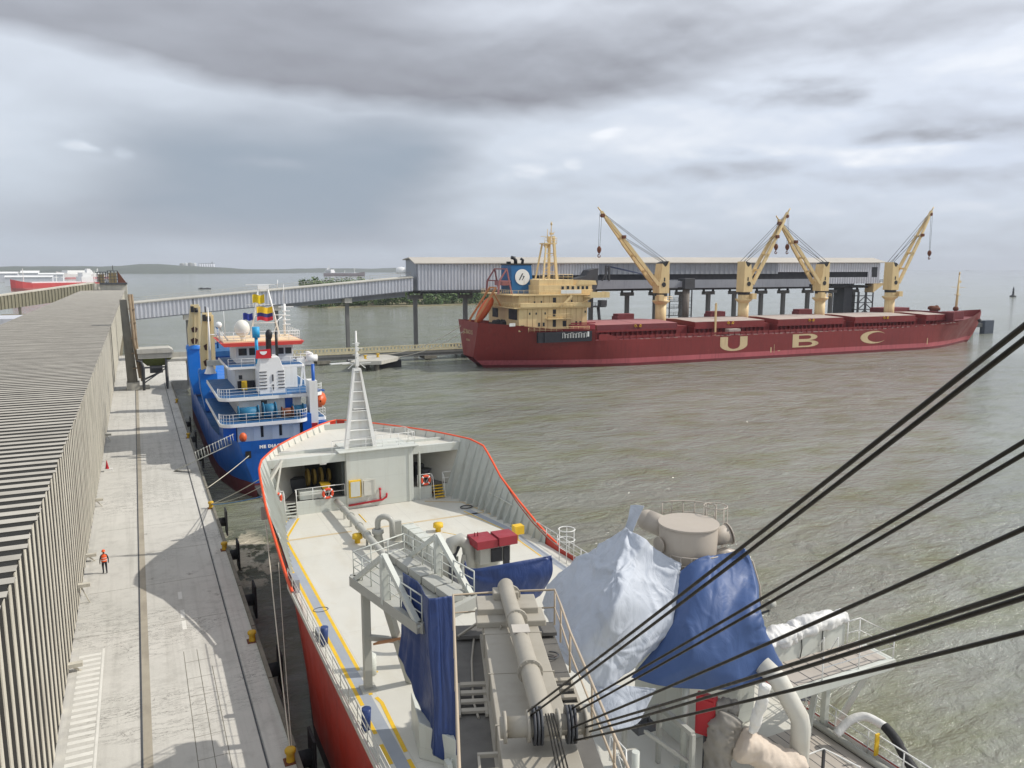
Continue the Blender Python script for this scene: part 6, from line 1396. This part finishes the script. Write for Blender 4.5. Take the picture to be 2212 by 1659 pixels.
cover('machine_wrap', [(18.9, 20.6, 9.2), (18.45, 20.5, 8.3), (18.2, 20.4, 6.7)], (.5, .55), M['grey_wrap'], 'machine under crumpled dirty grey sheeting left of the pink wrapping', 'wrapped machinery', 15, wr=.13)
cover('machine_wrap', [(18.5, 21.0, 9.3), (19.3, 20.6, 9.25)], (.34, .36), M['grey_wrap'], 'low bundle under dirty sheeting beside the red fire cabinet', 'wrapped machinery', 18, wr=.12)
m = MB(); b0 = at(*dz6(590, 1180), 9.0); b1 = at(*dz6(425, 870), 10.5); m.tube([V((b0.x, b0.y, 5.9)), b0-V((0, 0, .15)), b0.lerp(b1, .06)+V((0, 0, .05)), b1, b1+(b1-b0)*.35+V((0, .4, -.2))], .35, 24); m.build('discharge_pipe', M['deck_cream'], ship)
m = MB(); m.obox((18.3, 21.2, 8.95), .75, .3, 1.6, R(-58)); t = m.build('fire_cabinet', M['red_paint'], ship, bevel=.03)
m = MB(); m.obox((18.16, 21.11, 8.95), .6, .03, 1.3, R(-58)); m.build('door', M['red_paint'], t, bevel=.01)
m = MB(); m.bar((18.3, 21.2, DK), (18.3, 21.2, 8.15), .12); m.build('stand', M['steel_dark'], t)
for x, y in ((17.84, 21.86), (14.92, 20.89)):
    m = MB(); m.cyl((x, y, DK), (x, y, 10.6 if x > 16 else 8.6), .14, n=12); m.box(x-.25, x+.25, y-.25, y+.25, DK+.005, DK+.05); m.build('post', M['house_grey'], ship)
m = MB()
for x, y in ((15.6, 22.6), (17.2, 22.6), (17.2, 20.6)): m.bar((x, y, DK), (x, y, 8.8), .16)
m.bar((15.6, 22.6, 8.8), (17.2, 22.6, 8.8), .18); m.bar((17.2, 22.6, 8.8), (17.2, 20.6, 8.8), .18); m.bar((15.6, 22.6, 8.8), (17.2, 20.8, 7.6), .12); t = m.build('access_frame', M['duct_grey'], ship)
m = MB(); m.tube([(15.9, 22.2, 8.7), (16.1, 22.1, 8.95), (16.4, 22.2, 8.8), (16.5, 22.3, 8.1)], .06, 6); m.box(15.8, 16.6, 22.0, 22.5, 8.3, 8.6); m.build('valve', M['steel_dark'], t)
m = MB(); a, b_, c = at(*dz4(1120, 1440), 8.6), at(*dz4(1220, 1545), 8.6), at(*dz4(1225, 1659), 8.3)
m.tube([a, b_, c], .03, 6); m.tube([a, a-V((0, 0, 1.1))], .03, 6); m.tube([b_, b_-V((0, 0, 1.1))], .03, 6); m.tube([a-V((0, 0, 1.0)), b_], .02, 5); m.tube([a-V((0, 0, .55)), b_-V((0, 0, .55))], .022, 5); m.tube([a, b_-V((0, 0, 1.1))], .02, 5); m.build('stair_railing', M['white_paint'], ship)
m = MB(); A = [(20.3, 18.2, DK), (21.3, 19.2, DK), (22.3, 19.2, DK), (22.6, 17.8, DK)]
m.rail(A, 1.15, .03, 1, 3, posts=False); t = m.build('gangway_rail', M['white_paint'], ship)
for p in A[1:3]: m = MB(); m.bar(p, V(p)+V((0, 0, 1.15)), .09); m.build('stanchion', M['steel_dark'], t)
m = MB()                                      # planked deck and bulwark pipe, starboard quarter
for k in range(9): m.box(20.9+k*.45, 20.93+k*.45, 6, 22, DK+.004, DK+.009)
o = m.build('plank_seam', M['steel_dark'], ship)
m = MB(); m.box(20.8, 24.9, 6, 22, DK+.001, DK+.0035); m.build('planked_deck', M['plank'], ship)
t = thing('transfer_hose', 'white and black transfer hose looped over the starboard rail at bottom right', 'hose', (25, 19, DK))
m = MB(); m.tube(spline([V(p) for p in ((24.2, 20.3, 7.0), (24.8, 20.2, 7.5), (25.35, 19.9, 7.7), (25.6, 19.2, 7.6))], 6), .17, 12); m.build('hose_sleeve', M['cover_white'], t)
m = MB(); m.tube(spline([V(p) for p in ((25.6, 19.2, 7.6), (25.5, 18.6, 7.4), (25.3, 17.9, 7.0), (25.1, 16.8, 6.6), (25, 15.6, 6.5))], 6), .19, 12); m.build('hose', M['rubber'], t)
m = MB(); m.box(24.75, 24.95, 18.9, 18.96, DK+.3, DK+1.2); m.build('strap', M['yellow'], t)
m = MB(); m.tube([(24.6, 22, DK+.15), (24.62, 14, DK+.15)], .15, 10); m.build('deck_pipe', M['duct_grey'], ship)
c = at(*dz5(1275, 690), 11.4)
m = MB(); m.cyl(c, c+V((.35, -.05, .0)), .22, .16, 12); m.bar(c+V((.15, 0, -.15)), c+V((.15, 0, -.5)), .07); t = m.build('searchlight', M['duct_grey'], ship)
m = MB(); m.tube([c+V((.15, 0, -.3)), c+V((-.3, .1, -.4)), c+V((-1.0, .2, -.8))], .05, 6); m.build('arm', M['steel_dark'], t)

# ------------------------------------------------------------------ on the quay
spots = [(456, 1090, 'yellow bollard holding the cream and blue bow lines'), (485, 1180, 'yellow bollard at the edge of the dark ship shadow on the quay'), (545, 1377, 'scuffed yellow bollard on the quay edge beside the red hull'), (628, 1637, 'yellow bollard with a mooring rope nearest the viewer on the quay edge'), (407, 938, 'grubby yellow bollard under the blue ship near the gangway'), (382, 862, 'distant yellow bollard beside the blue ship bow')]
first = None; BP = []
for x, y, lab in spots:
    p = at(x, y+8, Q)
    if first is None:
        t = first = thing('bollard', lab, 'bollard', p, 'yellow bollards along the quay')
        m = MB(); m.lathe(p, [(0, 0), (.22, 0), (.19, .1), (.19, .42), (.25, .48), (.26, .6), (.22, .66), (0, .68)], 16); m.build('post', M['bollard_yellow'], t)
        m = MB(); m.box(p.x-.3, p.x+.3, p.y-.3, p.y+.3, Q+.001, Q+.05); m.build('base_plate', M['rust'], t)
    else:
        t = copy_tree(first, p); t['label'] = lab
    BP.append(p)
def line(a, b_, sag, r, mt, lab, grp='mooring lines', n=14):
    m = MB(); a, b_ = V(a), V(b_); m.tube([a.lerp(b_, i/n)-V((0, 0, sag*4*(i/n)*(1-i/n))) for i in range(n+1)], r, 6)
    return tag(m.build('mooring_line', mt, loc=a), lab, 'rope', grp)
p = BP[0]+V((0, 0, .4))
line(p, (7.4, 57.4, 10.4), .12, .035, M['rope'], 'cream mooring line from the quay bollard up to the orange bow')
line(p+V((.1, 0, -.05)), (7.6, 58.0, 8.9), .12, .04, mat('blue_rope', srgb(70, 130, 190), .8, .1, 2), 'blue mooring line from the quay bollard to the orange bow')
line(p+V((.1, .1, .05)), (7.5, 57.6, 9.8), .3, .025, M['rope'], 'thin cream second line beside the main bow line')
line(BP[3]+V((0, 0, .5)), (7.05, 53.5, 8.4), .5, .032, M['rope'], 'long cream spring line between quay and red hull')
line(BP[3]+V((.1, .1, .4)), (7.05, 48.5, 7.2), .9, .02, M['rope'], 'thin slack line hanging between quay and red hull')
line((5.3, 82.5, Q+.4), (10.1, 87.4, 5.2), .1, .04, M['rope'], 'stern line from quay to the blue ship')
line((76.6, 190, 10.6), (52, 199, 3.4), 2.6, .09, M['rope'], 'upper stern line of the maroon ship to the dolphin'); line((76.6, 188, 9.3), (50, 200, 3.2), 3.2, .09, M['rope'], 'lower stern line of the maroon ship to the dolphin')
k0 = None
for i, (y, lab) in enumerate(((76, 'black quay fender nearest the blue ship stern'), (66.5, 'black quay fender below the bow lines'), (56.5, 'black quay fender by the dark water foam'), (45.5, 'black quay fender in the gap at the middle of the red hull'), (36, 'black quay fender nearest the viewer in the gap'), (104, 'black quay fender under the middle of the blue hull'), (116, 'black quay fender ahead of the blue hull middle'), (128, 'black quay fender under the blue ship bow'))):
    if k0 is None:
        t = k0 = thing('fender', lab, 'fender', (QE, y, 1.6), 'black fenders on the quay wall')
        m = MB(); m.cyl((QE, y, 1.7), (QE+.85, y, 1.7), .42, n=16); m.build('rubber_cone', M['rubber'], t)
        m = MB(); m.box(QE+.85, QE+1.0, y-.75, y+.75, .5, 2.9); m.build('panel', M['rubber'], t, bevel=.03)
    else:
        t = copy_tree(k0, (QE, y, 1.6)); t['label'] = lab
c = at(232, 1018, Q)
t = thing('warning_stand', 'small red and white warning stand by the shed wall', 'barrier', c)
m = MB(); m.box(c.x-.3, c.x+.55, c.y-.25, c.y+.25, Q, Q+.3); m.build('base', M['white_paint'], t); m = MB(); m.lathe(c+V((0, 0, .3)), [(.2, 0), (.1, .5), (.03, .95), (0, .95)], 10); m.build('cone', M['red_paint'], t)

def skin_body(name, joints, edges, mt, parent, lv=2):
    me = bpy.data.meshes.new(name); b = bmesh.new(); sk = b.verts.layers.skin.verify()
    vs = []
    for i, (p, r) in enumerate(joints):
        v = b.verts.new(p); v[sk].radius = (r[0], r[1]) if isinstance(r, tuple) else (r, r); vs.append(v)
    vs[0][sk].use_root = True
    for a, c_ in edges: b.edges.new((vs[a], vs[c_]))
    b.to_mesh(me); b.free(); o = bpy.data.objects.new(name, me); COL.objects.link(o); o.parent = parent; OFF[o.name] = V((0, 0, 0)); me.materials.append(mt)
    s = o.modifiers.new('skin', 'SKIN'); s.use_smooth_shade = True; o.modifiers.new('sub', 'SUBSURF').levels = lv; o.modifiers['sub'].render_levels = lv
    return o
def clothes(name, col):                       # one cloth colour to the collar, bare head and hands
    m = bpy.data.materials.new(name); m.use_nodes = True; T = NT(m.node_tree); b = T.n['Principled BSDF']
    o = T.new('ShaderNodeTexCoord').outputs['Object']; s = T.new('ShaderNodeSeparateXYZ'); T.l.new(o, s.inputs[0])
    head = T.math('GREATER_THAN', s.outputs[2], 1.5); hand = T.math('MULTIPLY', T.math('LESS_THAN', s.outputs[2], .86), T.math('GREATER_THAN', T.math('ABSOLUTE', s.outputs[0]), .235))
    c = T.mix(T.math('MAXIMUM', head, hand), tuple(col), srgb(120, 80, 60)); T.inp(b.inputs['Base Color'], T.mix(T.mapr(T.noise(o, 9, 4), .3, .7, 0, .3), c, (.01, .01, .012))); b.inputs['Roughness'].default_value = .85
    return m
def person(loc, rz, label, cloth_m, vest=None, hat=None):
    t = thing('person', label, 'person', loc, rz=rz)
    J = [((0, 0, .94), (.15, .11)), ((0, 0, 1.1), (.14, .10)), ((0, .01, 1.3), (.17, .115)), ((0, .0, 1.44), (.10, .08)), ((0, .01, 1.52), .055), ((0, .02, 1.60), (.075, .085)), ((0, .02, 1.7), (.08, .095)), ((0, .02, 1.77), .05),
         ((-.18, 0, 1.41), .06), ((-.26, -.02, 1.15), .05), ((-.28, .06, .92), .038), ((-.28, .09, .82), (.03, .042)),
         ((.18, 0, 1.41), .06), ((.27, -.05, 1.16), .05), ((.28, -.02, .92), .038), ((.28, .0, .82), (.03, .042)),
         ((-.1, 0, .86), .1), ((-.1, .05, .48), .068), ((-.1, -.06, .1), .05), ((-.1, .06, .045), .05), ((-.1, .14, .04), .04),
         ((.1, 0, .86), .1), ((.11, -.04, .48), .068), ((.11, -.22, .14), .05), ((.11, -.14, .06), .05), ((.11, -.07, .04), .04)]
    E_ = [(0, 1), (1, 2), (2, 3), (3, 4), (4, 5), (5, 6), (6, 7), (3, 8), (8, 9), (9, 10), (10, 11), (3, 12), (12, 13), (13, 14), (14, 15), (0, 16), (16, 17), (17, 18), (18, 19), (19, 20), (0, 21), (21, 22), (22, 23), (23, 24), (24, 25)]
    b = skin_body('body', J, E_, cloth_m, t)
    m = MB()
    for s in (-1, 1):
        for f in range(4): m.tube([(s*.28+.016*(f-1.5), .07, .82), (s*.28+.018*(f-1.5), .09, .76), (s*.28+.018*(f-1.5), .085, .72)], [.009, .0085, .007], 5)
        m.tube([(s*.255, .09, .84), (s*.24, .12, .79)], [.01, .008], 5)
    m.build('fingers', M['skin'], t)
    if vest:
        m = MB(); rows = []
        for z, a, d in ((.92, .20, .165), (1.1, .2, .15), (1.28, .215, .16), (1.40, .2, .135), (1.46, .13, .10), (1.49, .09, .085)): rows.append([V((a*cos(2*pi*k/16), .005+d*sin(2*pi*k/16), z)) for k in range(16)])
        m.grid(rows, True, True); v = m.build('vest', vest, t)
        m = MB()
        for z, a, d in ((1.02, .206, .158), (1.2, .212, .158)): m.grid([[V((a*cos(2*pi*k/16), .005+d*sin(2*pi*k/16), z+h)) for k in range(16)] for h in (0, .05)], True, True)
        m.build('reflective_band', M['cover_white'], v, fix=False)
    if hat: m = MB(); m.lathe((0, .02, 1.69), [(.145, 0), (.118, .01), (.115, .07), (.08, .125), (0, .14)], 14); m.build('helmet', hat, t)
    return t
person((-3.35, 63.07, Q), R(8), 'person in orange vest and helmet with dark clothes walking along the quay', clothes('dark_clothes', srgb(34, 34, 44)), M['hivis'], M['hivis'])
p = at(473, 848, 8.85)
person((p.x, p.y, 8.75), R(150), 'person in a red boiler suit standing on the blue hatch of the coaster', clothes('red_suit', srgb(150, 40, 36)), None, M['red_house'])

# ------------------------------------------------------------------ the far shores and what stands on them
land('hills', -5200, 900, 4300, 1500, 42, M['far_wood'], 3.1, 120, .5)
land('hills', -2400, 3400, 5200, 1200, 26, M['far_wood'], 8.4, 120, .6)
land('hills', 3900, 12400, 11000, 2500, 120, M['far_wood'], 12.2, 90, .25)
land('hills', 4600, 9000, 8200, 500, 12, M['far_wood'], 15.2, 60, .5)
land('terrain', -1500, -330, 900, 2200, 9, mat('shore_green', (.07, .085, .04), .95, .4, .02), 5.5, 60, .8)
land('sandbank', -420, -40, 2500, 60, 1.4, M['sand'], 4.2, 30, .5)
random.seed(5)
def leaves(m, c, r, n, size, flat=1.0):
    for i in range(n):
        a, b_, q = random.uniform(0, 2*pi), random.uniform(-1, 1), random.random()**.4
        s = sqrt(1-b_*b_); p = V(c)+V((r*q*s*cos(a), r*q*s*sin(a), r*q*b_*flat)); k = size*random.uniform(.5, 1.3)
        u = V((random.uniform(-1, 1), random.uniform(-1, 1), random.uniform(-.6, .6))).normalized(); w = u.cross(V((random.uniform(-1, 1), random.uniform(-1, 1), 1))).normalized()
        m.cur = random.choice((0, 0, 1, 2)); m.add([p+u*k, p+w*k*.6, p-u*k, p-w*k*.6], [(0, 1, 2, 3)])
leaf = [mat('leaf_dark', (.055, .10, .026), .8, .2, 1), mat('leaf_mid', (.10, .18, .05), .8, .2, 1), mat('leaf_light', (.13, .19, .055), .8, .2, 1)]
g = MB()
edge = [(98, 520), (112, 508), (135, 512), (165, 505), (200, 510), (240, 512), (290, 530), (320, 560), (300, 640), (230, 660), (150, 640), (105, 580)]
g.prism([(x, y, -.6) for x, y in edge], (0, 0, 1.3)); setting(g.build('terrain', mat('mud', srgb(150, 142, 112), .95, .15, .1)))
m = MB()
for i in range(260):
    x = random.uniform(100, 305) if i < 190 else random.uniform(104, 165); y = random.uniform(514, 630)
    if x < 118 and y > 560: continue
    h = (17.5 if x < 165 else 13.5)*random.uniform(.6, 1.1)*(.8+.2*min(1, (y-512)/25)); r = random.uniform(3, 5.5)
    leaves(m, (x, y, h*.68), r, int(40+r*18), 1.1, min(1.5, h*.5/r))
for i in range(230): x = random.uniform(102, 300); leaves(m, (x, 512+random.uniform(0, 14), random.uniform(1.5, 5)), 3.0, 42, .8, .9)
setting(m.build('mangrove', leaf, fix=False), 'stuff')
m = MB()
for i in range(160):
    x = random.uniform(-640, -380); y = 780+random.uniform(0, 260)+(x+380)*-.3; leaves(m, (x, y, 4), random.uniform(4, 7), 40, 2.0, .8)
setting(m.build('shore_wood', leaf, fix=False), 'stuff')

def far_ship(label, bow, stern, hull_h, col, low, top_col, house_at, house_h, beam=16, masts=()):
    b_, s_ = V((bow[0], bow[1], 0)), V((stern[0], stern[1], 0)); L = (b_-s_).length; rz = atan2((b_-s_).y, (b_-s_).x)
    t = thing('far_ship', label, 'cargo ship', s_, rz=rz)
    m = MB(); S_ = []
    for f, w, fl in ((0, .75, 0), (.03, .9, 0), (.12, 1, 0), (.8, 1, 0), (.9, .75, .3), (.96, .4, .8), (1, .03, 1)):
        hh = hull_h*(1.0+.55*max(0, (f-.84)/.16)); r = []
        for z, k in ((-1, .9), (hull_h*.35, 1), (hh, 1)):
            wz = w*beam/2*(1-(fl*.7 if z < hull_h*.3 else 0))
            r.append((f*L, wz, z))
        S_.append(r)
    for s in (-1, 1):
        for a, c in zip(S_[:-1], S_[1:]):
            for j in range(2):
                m.cur = 1 if j == 0 else 0; m.add([(a[j][0], s*a[j][1], a[j][2]), (a[j+1][0], s*a[j+1][1], a[j+1][2]), (c[j+1][0], s*c[j+1][1], c[j+1][2]), (c[j][0], s*c[j][1], c[j][2])], [(0, 1, 2, 3)])
    m.cur = 0; m.grid([[V((a[2][0], -a[2][1], a[2][2]-.2)), V((a[2][0], a[2][1], a[2][2]-.2))] for a in S_], False); m.add([(0, -S_[0][0][1], -1), (0, S_[0][0][1], -1), (0, S_[0][2][1], hull_h), (0, -S_[0][2][1], hull_h)], [(0, 1, 2, 3)])
    m.build('hull', [mat('far_hull', col, .6, .1, .1), mat('far_boot', low, .7, .1, .1)], t, fix=False)
    a, c = house_at
    m = MB(); m.box(a*L, c*L, -beam*.4, beam*.4, hull_h, hull_h+house_h*.6); m.box(a*L+2, c*L-2, -beam*.35, beam*.35, hull_h+house_h*.6, hull_h+house_h); m.box(a*L+1, a*L+5, -2.5, 2.5, hull_h+house_h, hull_h+house_h*1.4); h = m.build('deckhouse', mat('far_house', top_col, .6, .06, .2), t)
    for k in range(3):
        w = MB(); w.box(a*L+3, c*L-3, -beam*.4-.1, -beam*.4, hull_h+house_h*(.15+.2*k), hull_h+house_h*(.15+.2*k)+.9); w.build('window_row', M['glass_dark'], h)
    m = MB(); m.box(.2*L, .8*L, -beam*.36, beam*.36, hull_h, hull_h+1.4); m.build('hatch', mat('far_hatch', top_col, .7, .1, .2), t)
    for f, hh in masts:
        m = MB(); m.bar((f*L, 0, hull_h), (f*L, 0, hull_h+hh), max(.6, L*.006)); m.bar((f*L-hh*.3, 0, hull_h+hh*.7), (f*L+hh*.3, 0, hull_h+hh*.72), max(.4, L*.004)); m.build('mast', M['white_paint'], t)
    return t
far_ship('red hulled ship with a white upper band moored beyond the shed roof', at(24, 628, 0), at(215, 624, 0), 8.5, srgb(196, 60, 58), srgb(186, 96, 92), srgb(228, 228, 228), (.1, .24), 12, 17, ((.86, 17), (.5, 9), (.42, 9), (.05, 14), (.02, 14)))
far_ship('white and pink ship lying behind the red hulled ship', at(122, 603, 0), at(232, 601, 0), 12, srgb(200, 196, 194), srgb(180, 110, 112), srgb(226, 226, 224), (.35, .85), 9, 22, ((.2, 14),))
far_ship('distant tanker with a white deckhouse crossing the bay', at(788, 596, 0), at(703, 595.5, 0), 9, srgb(146, 124, 122), srgb(128, 96, 94), srgb(222, 222, 222), (.04, .2), 13, 26, ((.1, 30), (.75, 18), (.5, 10)))
def tank(x, y, d, r, h, label, dome=True, grp='storage tanks on the far shore'):
    p = atd(x, y, d); p.z = 0
    t = thing('storage_tank', label, 'storage tank', p, grp)
    m = MB(); m.cyl((p.x, p.y, 0), (p.x, p.y, h), r, n=28); m.build('shell', M['white_paint'], t)
    m = MB(); m.lathe((p.x, p.y, h), [(r, 0), (r*.7, h*.2), (r*.35, h*.3), (0, h*.34)], 28); m.build('roof', M['white_clean'], t)
for x, r, h, lab in ((882, 26, 26, 'leftmost white storage tank above the distant tanker'), (906, 34, 30, 'white storage tank right of the tanker mast'), (938, 38, 30, 'wide bright white storage tank on the far shore'), (986, 44, 27, 'dim wide storage tank nearest the loading shed on the far shore')):
    tank(x*.98+2, 590, 4100, r, h, lab)
p = atd(424, 580, 4700)
for i, (dx, r, h, mt, lab) in enumerate(((-78, 14, 44, 'duct_grey', 'leftmost grey silo of the distant hilltop group'), (-58, 13, 46, 'white_clean', 'first bright white silo of the distant hilltop group'), (-32, 14, 48, 'duct_grey', 'grey silo between the two white silos on the far hill'), (-10, 12, 46, 'white_clean', 'second bright white silo of the distant hilltop group'))):
    m = MB(); m.cyl((p.x+dx, p.y, 0), (p.x+dx, p.y, h+10), r, n=20); m.lathe((p.x+dx, p.y, h+10), [(r, 0), (0, 4)], 20); tag(m.build('silo', M[mt], loc=(p.x+dx, p.y, 0)), lab, 'silo', 'silos on the far hill')
t = thing('silo_block', 'long block of joined grey silos at the right of the far hilltop group', 'silo', (p.x+55, p.y, 0))
m = MB()
for k in range(7): m.cyl((p.x+20+k*13, p.y, 0), (p.x+20+k*13, p.y, 54), 7.2, n=14)
m.build('silo_row', M['cladding'], t); m = MB(); m.box(p.x+14, p.x+106, p.y-5, p.y+5, 54, 58); m.box(p.x+88, p.x+94, p.y-4, p.y+4, 58, 66); m.build('head_gallery', M['cladding_grey'], t)
for i, (x, y, d, w, h, lab) in enumerate(((15, 591, 1500, 34, 9, 'low white shed on the left shore at the frame edge'), (64, 590, 1500, 30, 12, 'white warehouse with a raised roof on the left shore'), (110, 593, 1450, 40, 7, 'long low white roof on the left shore beside the ships'), (62, 599, 1150, 60, 6, 'broad white roof behind the red ship foremast'))):
    p = atd(x, y, d); t = thing('warehouse', lab, 'building', (p.x, p.y, 0), 'warehouses on the left shore')
    b_ = p.z
    m = MB(); m.box(p.x-w/2, p.x+w/2, p.y, p.y+25, 0, b_); m.build('wall', M['cladding'], t); m = MB(); m.prism([(p.x-w/2-1, p.y-1, b_), (p.x+w/2+1, p.y-1, b_), (p.x+w/2+1, p.y+12, b_+h*.35), (p.x-w/2-1, p.y+12, b_+h*.35)], (0, 0, .5)); m.build('roof', M['white_clean'], t)
p = at(2188, 641, 0)
t = thing('buoy', 'dark channel buoy with a lattice top floating far right', 'buoy', p)
m = MB(); m.lathe(p, [(0, -.3), (2.6, -.2), (2.7, .9), (1.2, 1.6), (.9, 1.7), (0, 1.8)], 14); m.build('float', M['black'], t); m = MB(); m.lathe(p, [(1.0, 1.6), (.7, 6), (.9, 6.2), (.2, 9.2), (0, 9.2)], 8); m.build('tower', M['steel_dark'], t)
for i, (x, y, L, lab) in enumerate(((436, 624.5, 9, 'small dark boat left of the pair on the grey water'), (449, 624.5, 8, 'small dark boat right of the pair on the grey water'), (2090, 583.5, 60, 'tiny far vessel near the right hills'))):
    p = at(x, max(y, 585.2), 0); t = thing('boat', lab, 'boat', p, 'far small boats')
    m = MB(); m.prism([(p.x-L/2, p.y-1, 1.0), (p.x+L/2, p.y-1, 1.2), (p.x+L*.4, p.y-1, -.2), (p.x-L*.4, p.y-1, -.2)], (0, L*.25, 0)); m.build('hull', M['black'], t); m = MB(); m.box(p.x-L*.2, p.x+L*.1, p.y-.4, p.y+L*.15, 1, 1.2+L*.08); m.build('cabin', M['steel_dark'], t)
# ------------------------------------------------------------------ haze
hz = MB(); hz.box(-13500, 13500, -2600, 14500, -4, 170)
h = hz.build('haze'); h['kind'] = 'stuff'
hm = bpy.data.materials.new('haze'); hm.use_nodes = True; nt = hm.node_tree; nt.nodes.clear()
o_ = nt.nodes.new('ShaderNodeOutputMaterial'); pv = nt.nodes.new('ShaderNodeVolumePrincipled')
pv.inputs['Density'].default_value = 1.05e-4; pv.inputs['Color'].default_value = (.86, .91, 1, 1)
nt.links.new(pv.outputs[0], o_.inputs['Volume']); h.data.materials.append(hm)
